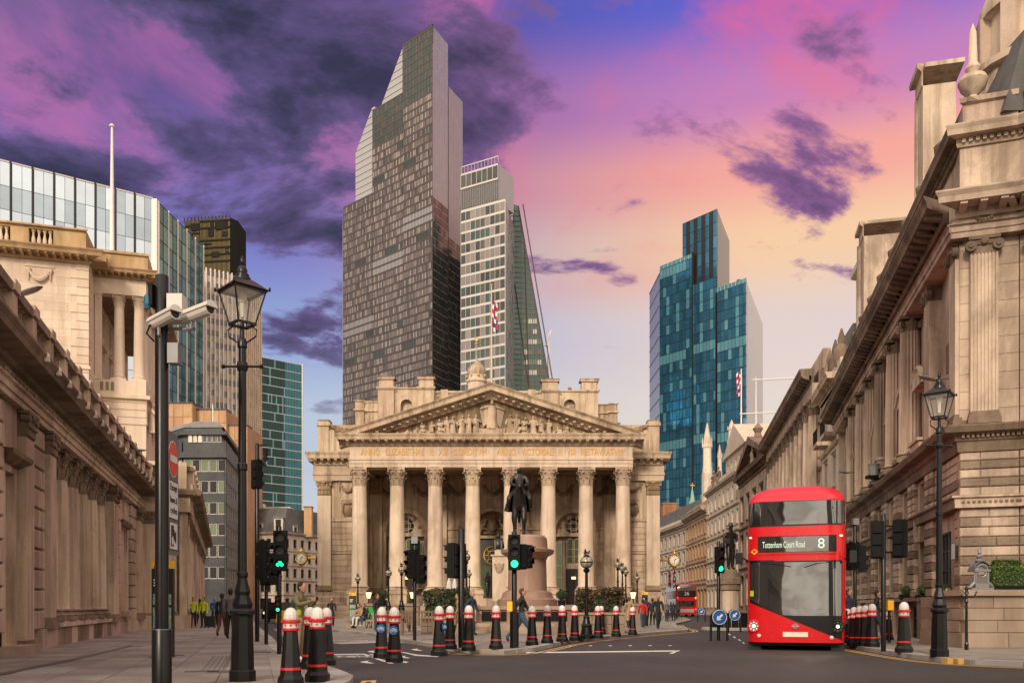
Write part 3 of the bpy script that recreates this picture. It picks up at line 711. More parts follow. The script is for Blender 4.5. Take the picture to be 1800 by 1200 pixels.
def horse():
 v = [(0, .95, 1.78, .40), (0, .25, 1.68, .43), (0, -.45, 1.80, .40), (0, -.78, 2.12, .27, .3), (0, -1.0, 2.48, .17, .24), (0, -1.10, 2.66, .15, .17), (0, -1.30, 2.38, .11, .13), (0, -1.42, 2.18, .085, .09)]
 e = [(0, 1), (1, 2), (2, 3), (3, 4), (4, 5), (5, 6), (6, 7)]
 for s in (-1, 1):
  n = len(v); off = 0 if s < 0 else .16
  v += [(s * .22, -.52, 1.36, .19), (s * .21, -.60 - off, .80, .105), (s * .20, -.56 - off * .6, .24, .07), (s * .20, -.66 - off, .06, .10)]; e += [(2, n), (n, n + 1), (n + 1, n + 2), (n + 2, n + 3)]
  n = len(v); v += [(s * .26, .98, 1.32, .24), (s * .25, .90, .98, .16), (s * .24, 1.18, .68, .095), (s * .24, 1.10, .22, .07), (s * .24, 1.0, .06, .10)]; e += [(0, n), (n, n + 1), (n + 1, n + 2), (n + 2, n + 3), (n + 3, n + 4)]
 n = len(v); v += [(0, 1.36, 1.85, .09), (0, 1.52, 1.45, .12), (0, 1.50, .8, .06)]; e += [(0, n), (n, n + 1), (n + 1, n + 2)]
 for s in (-1, 1): n = len(v); v += [(s * .08, -1.06, 2.84, .035)]; e += [(5, n)]
 return skin(v, e, 1, 2)
def rider():
 v = [(0, .20, 2.22, .21), (0, .16, 2.55, .20), (0, .10, 2.86, .23, .18), (0, .06, 3.08, .08), (0, .02, 3.24, .135, .15), (0, .0, 3.36, .125, .14)]
 e = [(0, 1), (1, 2), (2, 3), (3, 4), (4, 5)]
 for s in (-1, 1):
  n = len(v); v += [(s * .30, .06, 2.14, .18), (s * .50, -.34, 1.84, .14), (s * .55, -.12, 1.30, .085), (s * .58, -.38, 1.20, .07)]; e += [(0, n), (n, n + 1), (n + 1, n + 2), (n + 2, n + 3)]
  n = len(v); v += [(s * .29, .08, 2.94, .12), (s * .42, .0, 2.58, .10), (s * (.18 if s < 0 else .26), -.42, 2.42, .07)]; e += [(2, n), (n, n + 1), (n + 1, n + 2)]
 return skin(v, e, 0, 2)
HORSE, RIDER = horse(), rider()
def statue_man():
 v = [(0, 0, 1.28, .20, .17), (0, 0, 1.5, .19, .16), (0, 0, 1.78, .23, .17), (0, 0, 2.0, .08), (0, -.03, 2.16, .12, .13), (0, -.03, 2.26, .11)]
 e = [(0, 1), (1, 2), (2, 3), (3, 4), (4, 5)]
 for s in (-1, 1):
  n = len(v); v += [(s * .12, 0, 1.16, .17), (s * .14, -.03 + s * .06, .66, .12), (s * .15, .02 + s * .07, .12, .08), (s * .18, -.18 + s * .06, .05, .07)]; e += [(0, n), (n, n + 1), (n + 1, n + 2), (n + 2, n + 3)]
  n = len(v); v += [(s * .27, 0, 1.88, .11), (s * .38, .03, 1.55, .09), (s * .16, -.26, 1.48, .07)]; e += [(2, n), (n, n + 1), (n + 1, n + 2)]
 v += [(0, .02, .98, .28, .2)]; e += [(0, len(v) - 1)]
 return skin(v, e, 0, 2)
STATUE_MAN = statue_man()
# ------------------------------------------------------------------ building parts shared by the facades
def wall_holes(m, x0, x1, z0, z1, holes, depth=0.35, y=0.0, mi=None, back=True):
 """flat wall with real openings; hole = (x0, x1, z0, z1[, arched])"""
 xs = sorted({x0, x1, *[h[0] for h in holes], *[h[1] for h in holes]}); zs = sorted({z0, z1, *[h[2] for h in holes], *[h[3] for h in holes]})
 xs = [x for x in xs if x0 - 1e-6 <= x <= x1 + 1e-6]; zs = [z for z in zs if z0 - 1e-6 <= z <= z1 + 1e-6]
 for a, b in zip(xs, xs[1:]):
  run = None
  for c, d in zip(zs, zs[1:]):
   mx, mz = (a + b) / 2, (c + d) / 2
   if any(h[0] < mx < h[1] and h[2] < mz < h[3] for h in holes): continue
   m.poly([(a, y, c), (b, y, c), (b, y, d), (a, y, d)], mi)
 for h in holes:
  a, b, c, d = h[:4]; arch = len(h) > 4 and h[4]; k = y + depth
  sp = d
  if arch:
   r = (b - a) / 2; cx = (a + b) / 2; sp = d - r; N = 10
   pts = [(cx - r * math.cos(math.pi * i / N), sp + r * math.sin(math.pi * i / N)) for i in range(N + 1)]
   for p, q in zip(pts, pts[1:]):
    if (d - p[1]) < 1e-6 or (d - q[1]) < 1e-6:
     e = q if (d - p[1]) < 1e-6 else p; o = p if e is q else q
     m.poly([(p[0], y, p[1]), (q[0], y, q[1]), (e[0], y, d)], mi)
    else: m.poly([(p[0], y, p[1]), (q[0], y, q[1]), (q[0], y, d), (p[0], y, d)], mi)
    m.poly([(p[0], y, p[1]), (p[0], k, p[1]), (q[0], k, q[1]), (q[0], y, q[1])], mi)
  else: m.poly([(a, y, d), (a, k, d), (b, k, d), (b, y, d)], mi)
  m.poly([(a, y, c), (b, y, c), (b, k, c), (a, k, c)], mi)
  m.poly([(a, y, c), (a, k, c), (a, k, sp), (a, y, sp)], mi); m.poly([(b, y, c), (b, y, sp), (b, k, sp), (b, k, c)], mi)
 if back: m.poly([(x0, y + depth + .35, z0), (x0, y + depth + .35, z1), (x1, y + depth + .35, z1), (x1, y + depth + .35, z0)], mi)
 return m
def win_mesh(wd, ht, nx, nz, t, frame, arch):
 def f():
  m = B(); a = wd / 2; sp = ht - a if arch else ht
  for s in (-1, 1): m.box(s * a - (t if s > 0 else 0), s * a + (t if s < 0 else 0), -.05, .03, 0, sp)
  m.box(-a + t, a - t, -.045, .03, 0, t)
  if not arch: m.box(-a + t, a - t, -.045, .03, ht - t, ht)
  else: m.torus((0, -.01, sp), a - t / 2, t * .6, 'Y', 10, 5, None, 0, math.pi)
  for i in range(1, nx): x = -a + wd * i / nx; m.box(x - t * .3, x + t * .3, -.035, .02, t, ht - t - (a * .35 if arch else 0))
  for k in range(1, nz): z = sp * k / nz; m.box(-a + t, a - t, -.03, .018, z - t * .35, z + t * .35)
  return m.mesh('window', frame)
 return cached(('win', round(wd, 3), round(ht, 3), nx, nz, t, frame, arch), f)
def pane_mesh(wd, ht, gl, arch):
 def f():
  m = B(); a = wd / 2 + .02
  if arch:
   sp = ht - wd / 2
   m.poly([(-a, .0, 0), (a, .0, 0)] + [(a * math.cos(math.pi * i / 10), .0, sp + a * math.sin(math.pi * i / 10)) for i in range(11)])
  else: m.poly([(-a, 0, 0), (a, 0, 0), (a, 0, ht + .02), (-a, 0, ht + .02)])
  return m.mesh('pane', gl)
 return cached(('pane', round(wd, 3), round(ht, 3), gl, arch), f)
def window(parent, x, z, wd, ht, y, nx=2, nz=2, frame='frame_dark', gl='glass_window', arch=False, t=0.06):
 wo = put(win_mesh(wd, ht, nx, nz, t, frame, arch), 'window', parent, (x, y, z))
 put(pane_mesh(wd, ht, gl, arch), 'pane', wo, (0, 0.005, 0))
 return wo
def baluster_mesh(h, r, mat, n=8):
 return cached(('bal', round(h, 3), round(r, 3), mat), lambda: B().lathe([(r, 0), (r, h * .08), (r * .55, h * .12), (r * .95, h * .3), (r * .85, h * .42), (r * .42, h * .7), (r * .5, h * .85), (r * .9, h * .9), (r * .9, h)], n).mesh('baluster', mat, True))
def corinthian(r, h, mat, key=''):
 """bell, two ranks of acanthus leaves, corner volutes, abacus"""
 def f():
  m = B(); m.lathe([(r * 1.08, 0), (r * 1.08, h * .05), (r * .93, h * .06), (r * .95, h * .5), (r * 1.25, h * .86)], 16)
  for row, (z0, hh, nn, sp) in enumerate(((.06, .40, 8, 1.28), (.30, .44, 8, 1.42))):
   for i in range(nn):
    a = 2 * math.pi * (i + .5 * row) / nn
    m.T = Matrix.Rotation(a, 4, 'Z')
    wd = r * .34; rr = r * .96
    pr = [(rr, z0 * h), (rr * 1.08, (z0 + hh * .5) * h), (rr * sp * .92, (z0 + hh * .85) * h), (rr * sp * 1.05, (z0 + hh) * h), (rr * sp * 1.14, (z0 + hh * .86) * h)]
    ws = [1, 1.05, .9, .7, .3]
    for k in range(4):
     (ra, za), (rb, zb) = pr[k], pr[k + 1]; wa, wb = wd * ws[k], wd * ws[k + 1]
     m.poly([(ra, -wa, za), (ra * 1.06, 0, za), (rb * 1.06, 0, zb), (rb, -wb, zb)]); m.poly([(ra * 1.06, 0, za), (ra, wa, za), (rb, wb, zb), (rb * 1.06, 0, zb)])
    m.T = None
  for i in range(4):
   a = math.pi / 4 + i * math.pi / 2; m.T = Matrix.Rotation(a, 4, 'Z')
   m.tube([(r * 1.0, 0, h * .6), (r * 1.3, 0, h * .82), (r * 1.62, 0, h * .88), (r * 1.68, 0, h * .76), (r * 1.52, 0, h * .74)], [r * .06, r * .1, r * .13, r * .12, r * .08], 6)
   m.T = Matrix.Rotation(a - math.pi / 4, 4, 'Z'); m.ell((r * 1.28, 0, h * .88), (r * .12, r * .2, r * .16), 6, 4); m.T = None
  A = r * 1.38; n = 6; pts = []
  for s in range(4):
   a = math.pi / 4 + s * math.pi / 2; c0 = Vector((math.cos(a), math.sin(a))) * A * 1.30; c1 = Vector((math.cos(a + math.pi / 2), math.sin(a + math.pi / 2))) * A * 1.30
   for k in range(n):
    t = k / n; p = c0.lerp(c1, t); p *= 1 - .14 * math.sin(math.pi * t); pts.append(p)
  m.prism([tuple(p) for p in pts], h * .88, h)
  return m.mesh('capital', mat)
 return cached(('cor', round(r, 3), round(h, 3), mat), f)
def ionic(r, h, mat):
 def f():
  m = B(); m.lathe([(r * 1.02, 0), (r * 1.08, h * .12), (r, h * .2), (r * 1.2, h * .62)], 14)
  for sx in (-1, 1):
   for sy in (-1, 1):
    m.T = Matrix.Rotation(math.atan2(sy, sx) , 4, 'Z')
    m.tube([(r * 1.38, -.12 * r, h * .38), (r * 1.38, .12 * r, h * .38)], r * .42, 12); m.tube([(r * 1.38, -.2 * r, h * .38), (r * 1.38, .2 * r, h * .38)], r * .18, 8)
    m.T = None
  m.box(-r * 1.3, r * 1.3, -r * 1.3, r * 1.3, h * .78, h)
  for s in (0, 1, 2, 3): m.T = Matrix.Rotation(s * math.pi / 2, 4, 'Z'); m.ell((r * 1.2, 0, h * .66), (r * .14, r * .3, r * .2), 6, 4); m.T = None
  return m.mesh('capital', mat)
 return cached(('ion', round(r, 3), round(h, 3), mat), f)
def column(parent, x, y, z0, z1, r, mat, capmat=None, kind='cor', flutes=0, hb=None, hc=None, n=None, pedestal=0.0):
 hb = hb or r * .9; hc = hc or r * 2.3
 def fs():
  m = B(); a, b = hb, (z1 - z0) - hc; N = flutes * 2 if flutes else (n or 24); L = b - a
  m.lathe([(r * 1.06, a), (r, a + .06)] + [(r * (1 - .15 * (t ** 1.7)), a + .06 + (L - .06) * t) for t in (0.33, .55, .75, .9, 1.0)], N, flute=.17 if flutes else 0)
  return m.mesh('column', mat, not flutes)
 def fb():
  m = B(); q = r * 1.38
  m.box(-q, q, -q, q, 0, hb * .38)
  m.lathe([(r * 1.36, hb * .38), (r * 1.4, hb * .48), (r * 1.34, hb * .6), (r * 1.16, hb * .66), (r * 1.14, hb * .76), (r * 1.26, hb * .86), (r * 1.2, hb * .96), (r * 1.06, hb)], 20)
  return m.mesh('base', capmat or mat)
 key = (round(z1 - z0, 3), round(r, 3), mat, kind, flutes)
 c = put(cached(('shaft',) + key, fs), 'column', parent, (x, y, z0))
 put(cached(('cbase',) + key, fb), 'base', c)
 rt = r * .85
 put((corinthian if kind == 'cor' else ionic)(rt, hc, capmat or mat), 'capital', c, (0, 0, z1 - z0 - hc))
 return c
def pilaster(parent, x, y, z0, z1, wd, dp, mat, capmat=None, kind='cor', flutes=0, hc=None, hb=None):
 """flat pilaster, front face at y-dp"""
 hb = hb or wd * .5; hc = hc or wd * 1.15; capmat = capmat or mat
 def f():
  m = B(); a, b = hb, (z1 - z0) - hc; w2 = wd / 2
  if not flutes: m.box(-w2, w2, -dp, 0, a, b)
  else:
   m.box(-w2, w2, -dp + .03, 0, a, b); st = wd / (flutes * 1.6 + .6)
   nf = flutes + 1; gap = (wd - nf * st) / flutes
   for i in range(nf): x0 = -w2 + i * (st + gap); m.box(x0, x0 + st, -dp, -dp + .03, a, b)
  return m.mesh('pilaster', mat)
 def fb():
  m = B(); w2 = wd / 2
  m.box(-w2 - .10 * wd, w2 + .10 * wd, -dp - .1 * wd, 0, 0, hb * .45); m.box(-w2 - .07 * wd, w2 + .07 * wd, -dp - .07 * wd, 0, hb * .45, hb * .72); m.box(-w2 - .03 * wd, w2 + .03 * wd, -dp - .03 * wd, 0, hb * .72, hb)
  return m.mesh('base', capmat)
 def fc():
  m = B(); w2 = wd / 2
  if kind == 'cor':
   m.box(-w2, w2, -dp, 0, 0, hc * .9); m.box(-w2 * 1.25, w2 * 1.25, -dp - .12 * wd, 0, hc * .88, hc)
   for row in range(2):
    for i in range(4 - row):
     xx = -w2 + wd * (i + .5) / (4 - row); z = hc * (.08 + .34 * row)
     m.slab([(xx - wd * .12, z), (xx + wd * .12, z), (xx + wd * .1, z + hc * .3), (xx, z + hc * .36), (xx - wd * .1, z + hc * .3)], -dp - .05 * wd, -dp); m.ell((xx, -dp - .07 * wd, z + hc * .32), (wd * .1, wd * .07, hc * .06), 6, 4)
   for s in (-1, 1): m.tube([(s * w2 * .98, -dp - .12 * wd, hc * .74), (s * w2 * .98, -dp + .1, hc * .74)], wd * .12, 10)
   m.ell((0, -dp - .1 * wd, hc * .85), (wd * .13, wd * .08, wd * .12), 6, 4)
  else:
   m.box(-w2, w2, -dp, 0, 0, hc * .8); m.box(-w2 * 1.15, w2 * 1.15, -dp - .1 * wd, 0, hc * .8, hc)
   for s in (-1, 1):
    m.tube([(s * w2 * 1.0, -dp - .14 * wd, hc * .42), (s * w2 * 1.0, -dp + .06, hc * .42)], wd * .21, 14); m.tube([(s * w2, -dp - .2 * wd, hc * .42), (s * w2, -dp, hc * .42)], wd * .09, 8)
   m.band(-w2 * .8, w2 * .8, [(dp + .06 * wd, hc * .5), (dp + .12 * wd, hc * .7), (dp, hc * .78), (dp, hc * .45)])
   m.ell((0, -dp - .1 * wd, hc * .68), (wd * .16, wd * .1, wd * .16), 8, 5)
  return m.mesh('capital', capmat)
 key = (round(z1 - z0, 3), wd, dp, mat, kind, flutes)
 p = put(cached(('pil',) + key, f), 'pilaster', parent, (x, y, z0))
 put(cached(('pilb',) + key, fb), 'base', p); put(cached(('pilc',) + key, fc), 'capital', p, (0, 0, z1 - z0 - hc))
 return p
def row_of(parent, name, me, xs, y, z):
 for x in xs: put(me, name, parent, (x, y, z))
def modillion(wd, dp, h, mat):
 return cached(('mod', wd, dp, h, mat), lambda: B().slab([(-wd / 2, 0), (wd / 2, 0), (wd / 2, h), (-wd / 2, h)], -dp * .25, 0).band(-wd / 2, wd / 2, [(0, 0), (dp * .5, h * .15), (dp, h * .6), (dp, h), (0, h)]).mesh('modillion', mat))
def frange(a, b, n): return [a + (b - a) * i / (n - 1) for i in range(n)]
def cornice(parent, x0, x1, z, proj, h, mat, e0=0, e1=0, y=0.0, mods=0.0, name='cornice', dent=True):
 """bed mould, dentils or modillions, corona, cyma"""
 m = B()
 m.band(x0, x1, [(0, z), (proj * .18, z), (proj * .25, z + h * .16), (proj * .25, z + h * .42), (proj * .86, z + h * .46), (proj * .9, z + h * .72), (proj, z + h * .92), (proj, z + h), (0, z + h * 1.02)], e0, e1, y)
 if dent and not mods:
  st = h * .34; n = max(1, int((x1 - x0) / st))
  for i in range(n): xx = x0 + (i + .2) * st; m.box(xx, xx + st * .55, y - proj * .42, y - proj * .2, z + h * .18, z + h * .40)
 o = m.obj(name, mat, parent)
 if mods:
  n = max(2, int(round((x1 - x0) / mods))); me = modillion(mods * .38, proj * .58, h * .30, mat)
  for i in range(n + 1): put(me, 'modillion', parent, (x0 + (x1 - x0) * i / n, y - proj * .22, z + h * .16))
 return o
def festoon(m, x0, x1, z, drop, y, r=.12, n=9):
 pts = []
 for i in range(n):
  t = i / (n - 1); pts.append((x0 + (x1 - x0) * t, y - .04 - r * .6 * math.sin(math.pi * t), z - drop * math.sin(math.pi * t)))
 m.tube(pts, [r * (.55 + .6 * math.sin(math.pi * i / (n - 1))) for i in range(n)], 7)
 for i in range(1, n - 1):
  p = pts[i]
  for q in range(3): m.ell((p[0] + random.uniform(-.5, .5) * r, p[1] - r * .6, p[2] + random.uniform(-.7, .7) * r), r * random.uniform(.3, .5), 5, 4)
 for x in (x0, x1): m.ell((x, y - .06, z), (r * 1.1, r * .8, r * 1.2), 7, 5); m.tube([(x, y - .05, z), (x, y - .07, z - drop * 1.15)], [r * .7, r * .15], 6)
def robed(kind, seed):
 """carved figure, about 1 high"""
 rnd = random.Random(seed); m = B()
 def drape(c, h, r0, r1, lean=0.0, n=18, turn=0.0):
  rings = []
  for k in range(7):
   t = k / 6; rr = r0 + (r1 - r0) * t
   if t > .5: rr *= 1 + .25 * math.sin((t - .5) * 2 * math.pi)
   ring = []
   for i in range(n):
    a = 2 * math.pi * i / n; fold = 1 + .16 * (1 - t * .6) * math.sin(a * 7 + seed + k * .5)
    ring.append(m.pt((c[0] + rr * fold * math.cos(a) + lean * t * h, c[1] + rr * .7 * fold * math.sin(a), c[2] + h * t)))
   rings.append(ring)
  for k in range(6):
   for i in range(n): j = (i + 1) % n; m.idx((rings[k][i], rings[k][j], rings[k + 1][j], rings[k + 1][i]))
  m.idx(rings[0][::-1]); m.idx(rings[-1])
 if kind == 'stand':
  ln = rnd.uniform(-.06, .06); drape((0, 0, 0), .80, .17, .10, ln)
  hx = ln * .8; m.ell((hx, -.02, .91), (.062, .07, .085), 9, 7); m.tube([(hx, 0, .78), (hx, -.01, .86)], .045, 6)
  for s in (-1, 1):
   e = (s * rnd.uniform(.17, .26), -.08, rnd.uniform(.5, .62)); h = (s * rnd.uniform(.05, .3), -.2, rnd.uniform(.42, .75))
   m.tube([(hx + s * .12, 0, .74), e, h], [.055, .045, .03], 6)
 elif kind == 'king':
  drape((0, 0, 0), .82, .19, .12)
  m.ell((0, -.02, .92), (.058, .065, .08), 9, 7)
  for s in (-1, 1):
   m.tube([(s * .13, 0, .78), (s * .30, -.05, .72), (s * .42, -.10, .66)], [.06, .05, .03], 6)
   m.poly([(s * .12, .0, .8), (s * .42, -.06, .66), (s * .36, .02, .30), (s * .30, .0, .05), (s * .14, 0, .2)]); m.poly([(s * .12, .03, .8), (s * .14, .03, .2), (s * .30, .03, .05), (s * .36, .05, .30), (s * .42, -.03, .66)])
  m.lathe([(.05, .985), (.06, 1.0), (.065, 1.03), (.05, 1.03)], 8)
 elif kind == 'kneel':
  drape((0, 0, .12), .50, .16, .10, .1); drape((-.16, -.05, 0), .18, .17, .12)
  m.ell((.08, -.03, .72), (.06, .065, .08), 9, 7)
  for s in (-1, 1): m.tube([(.05 + s * .1, 0, .58), (.22 + s * .03, -.12, .48), (.34, -.14, .56 + s * .03)], [.05, .042, .03], 6)
 elif kind == 'sit':
  drape((0, 0, .16), .48, .17, .10, -.1); m.tube([(0, -.02, .22), (.26, -.12, .24), (.30, -.12, 0)], [.12, .1, .06], 8); m.tube([(0, .06, .22), (.2, 0, .22), (.2, 0, 0)], [.12, .1, .06], 8)
  m.box(-.2, .12, -.05, .18, 0, .2); m.ell((-.06, -.03, .76), (.06, .065, .08), 9, 7)
  for s in (-1, 1): m.tube([(-.05 + s * .1, 0, .62), (s * .16, -.12, .48), (.15, -.18, .45 + s * .06)], [.05, .042, .03], 6)
 else:  # crouching over bales
  drape((0, 0, 0), .34, .22, .14, .25); m.ell((.16, -.04, .44), (.06, .065, .075), 8, 6)
  m.tube([(.1, -.05, .34), (.3, -.1, .24), (.36, -.12, .1)], [.06, .05, .03], 6); m.box(.3, .5, -.1, .1, 0, .2); m.ell((-.3, 0, .12), (.13, .1, .13), 10, 7)
 return m
# ------------------------------------------------------------------ the columned exchange in the middle
ED = 86.0; EX0 = XP(863.5, ED); ES = F / ED
ex = lambda px: (px - 863.5) / ES
ez = lambda py: H + (HY - py) / ES
RE = thing('exchange_building', 'classical stone exchange with eight Corinthian columns and a carved pediment', 'building', (EX0, ED, 0))
SP, SE, SO = 'stone_exchange_pale', 'stone_exchange', 'stone_exchange_dark'
COLX = [ex(p) for p in (632, 698, 765, 831, 898, 964, 1030, 1095)]
zc1 = ez(823); zped = ez(1041)
# stylobate and steps
m = B()
for i in range(9): B().box(-14.6, 14.6, -5.9 + i * .36, -5.9 + (i + 1) * .36 if i < 8 else 14, 0.05, .05 + (i + 1) * .15).obj('step', 'granite', RE)
FLO = .05 + 9 * .15
for i, x in enumerate(COLX):
 B().box(x - 1.05, x + 1.05, -1.05, 1.05, FLO, zped - .0).band(x - 1.05, x + 1.05, [(0, zped - .22), (.09, zped - .16), (.09, zped - .003), (0, zped - .003)], 1, 1, -1.05).obj('pedestal', SE, RE)
 column(RE, x, 0, zped, zc1, .78, SP, SE, 'cor', hc=1.72, hb=.62, n=28)
# inner row against the porch wall
PW = 7.2     # porch wall
for x in (COLX[0], COLX[7]):
 pilaster(RE, x + (.55 if x < 0 else -.55), PW, zped, zc1, 1.25, .45, SE, SO, 'cor', hc=1.7, hb=.6)
for x in (COLX[2], COLX[5]): pilaster(RE, x, PW, zped, zc1, 1.25, .45, SE, SO, 'cor', hc=1.7, hb=.6)
# entablature
za, zf, zk = ez(807), ez(786), ez(768)
hw = 13.72
m = B(); m.band(-hw, hw, [(0, zc1), (.0, zc1 + .34), (.06, zc1 + .36), (.06, zc1 + .66), (.14, zc1 + .70), (.14, za), (-1.8, za), (-1.8, zc1)], 0, 0, -.82); m.obj('architrave', SP, RE)
B().box(-hw + .06, hw - .06, -.88, 1.0, za, zf).obj('frieze', SP, RE)
# side returns of the entablature back to the block
for s in (-1, 1): B().box(s * hw - .9 if s > 0 else -hw, hw if s > 0 else -hw + .9, 1.0, 4, zc1, zf).obj('frieze', SE, RE)
text('ANNO · ELIZABETHAE · R · XIII · CONDITVM ·', 'inscription', 'gold_letter', RE, ((ex(636) + ex(862)) / 2, -.90, (za + zf) / 2), .62, ex(860) - ex(636), extrude=.03)
text('ANNO · VICTORIAE · R · VIII · RESTAVRATVM', 'inscription', 'gold_letter', RE, ((ex(873) + ex(1093)) / 2, -.90, (za + zf) / 2), .62, ex(1092) - ex(874), extrude=.03)
cw = 14.0
cornice(RE, -hw, hw, zf, 1.15, zk - zf, SE, 1, 1, -.85, mods=.745)
# pediment
apz = ez(680); hwp = ex(1127) - ex(864)
bz = zk + .02; rt = 1.28
m = B()
tym = [(-hwp + 2.2, bz), (hwp - 2.2, bz), (0, apz - rt - .02)]
m.slab(tym, -.15, .3); m.obj('tympanum', SO, RE)  # darker stone behind the carving: shade between the figures put into the colour
slope = (apz - bz) / hwp; ln = math.hypot(hwp, apz - bz)
for s in (-1, 1):
 m = B()
 prof = [(0, -rt), (.3, -rt), (.36, -rt * .78), (.50, -rt * .70), (.55, -rt * .55), (1.35, -rt * .5), (1.4, -rt * .22), (1.62, -.03), (1.62, 0), (-.6, 0), (-.6, -rt)]
 e = [m.pt((s * (hwp + .12), -.28 - o, bz + .03 + z * .93)) for o, z in prof]
 t = [m.pt((0, -.28 - o, apz + z)) for o, z in prof]
 n = len(prof)
 for i in range(n):
  j = (i + 1) % n; m.idx((e[i], e[j], t[j], t[i]))
 m.idx(e); m.idx(t[::-1])
 m.obj('raking_cornice', SE, RE, fix=True)
 N = 20
 me = modillion(.28, .7, .28, SE)
 for i in range(1, N):
  x = s * hwp * i / N; put(me, 'modillion', RE, (x, -.58, apz - abs(x) * slope - rt * .92))
# carved group
figs = [(865, 'king', 2.75, ez(755)), (838, 'stand', 1.9, 0), (824, 'stand', 1.95, 0), (812, 'stand', 1.85, 0), (797, 'stand', 1.75, 0), (787, 'stand', 1.7, 0), (775, 'sit', 1.75, 0), (758, 'kneel', 1.5, 0), (744, 'sit', 1.35, 0), (730, 'crouch', 1.25, 0), (715, 'crouch', .85, 0), (698, 'crouch', .6, 0),
  (896, 'stand', 1.95, 0), (907, 'stand', 1.9, 0), (921, 'sit', 2.0, 0), (938, 'stand', 1.75, 0), (952, 'kneel', 1.7, 0), (964, 'stand', 1.45, 0), (984, 'crouch', 1.35, 0), (996, 'sit', 1.1, 0), (1012, 'crouch', .85, 0), (1026, 'crouch', .6, 0)]
var = {}
B().box(ex(842), ex(888), -.62, .1, bz, ez(755)).obj('carved_pedestal', SE, RE)
B().box(ex(690), ex(842), -.5, .1, bz, ez(766) + .1).obj('carved_plinth', SE, RE)
B().box(ex(888), ex(1040), -.5, .1, bz, ez(766) + .1).obj('carved_plinth', SE, RE)
for i, (px, kd, hh, z) in enumerate(figs):
 key = (kd, i % 4)
 if key not in var: var[key] = robed(kd, i + 3).mesh('carved_figure', 'stone_exchange', True, 60)
 sgn = 1 if px < 865 else -1
 o = put(var[key], 'carved_figure', RE, (ex(px), -.42, (z or ez(766) + .1)))
 o.scale = (hh * sgn * 1.05, hh * .9, hh); o.rotation_euler = (0, 0, random.uniform(-.3, .3))
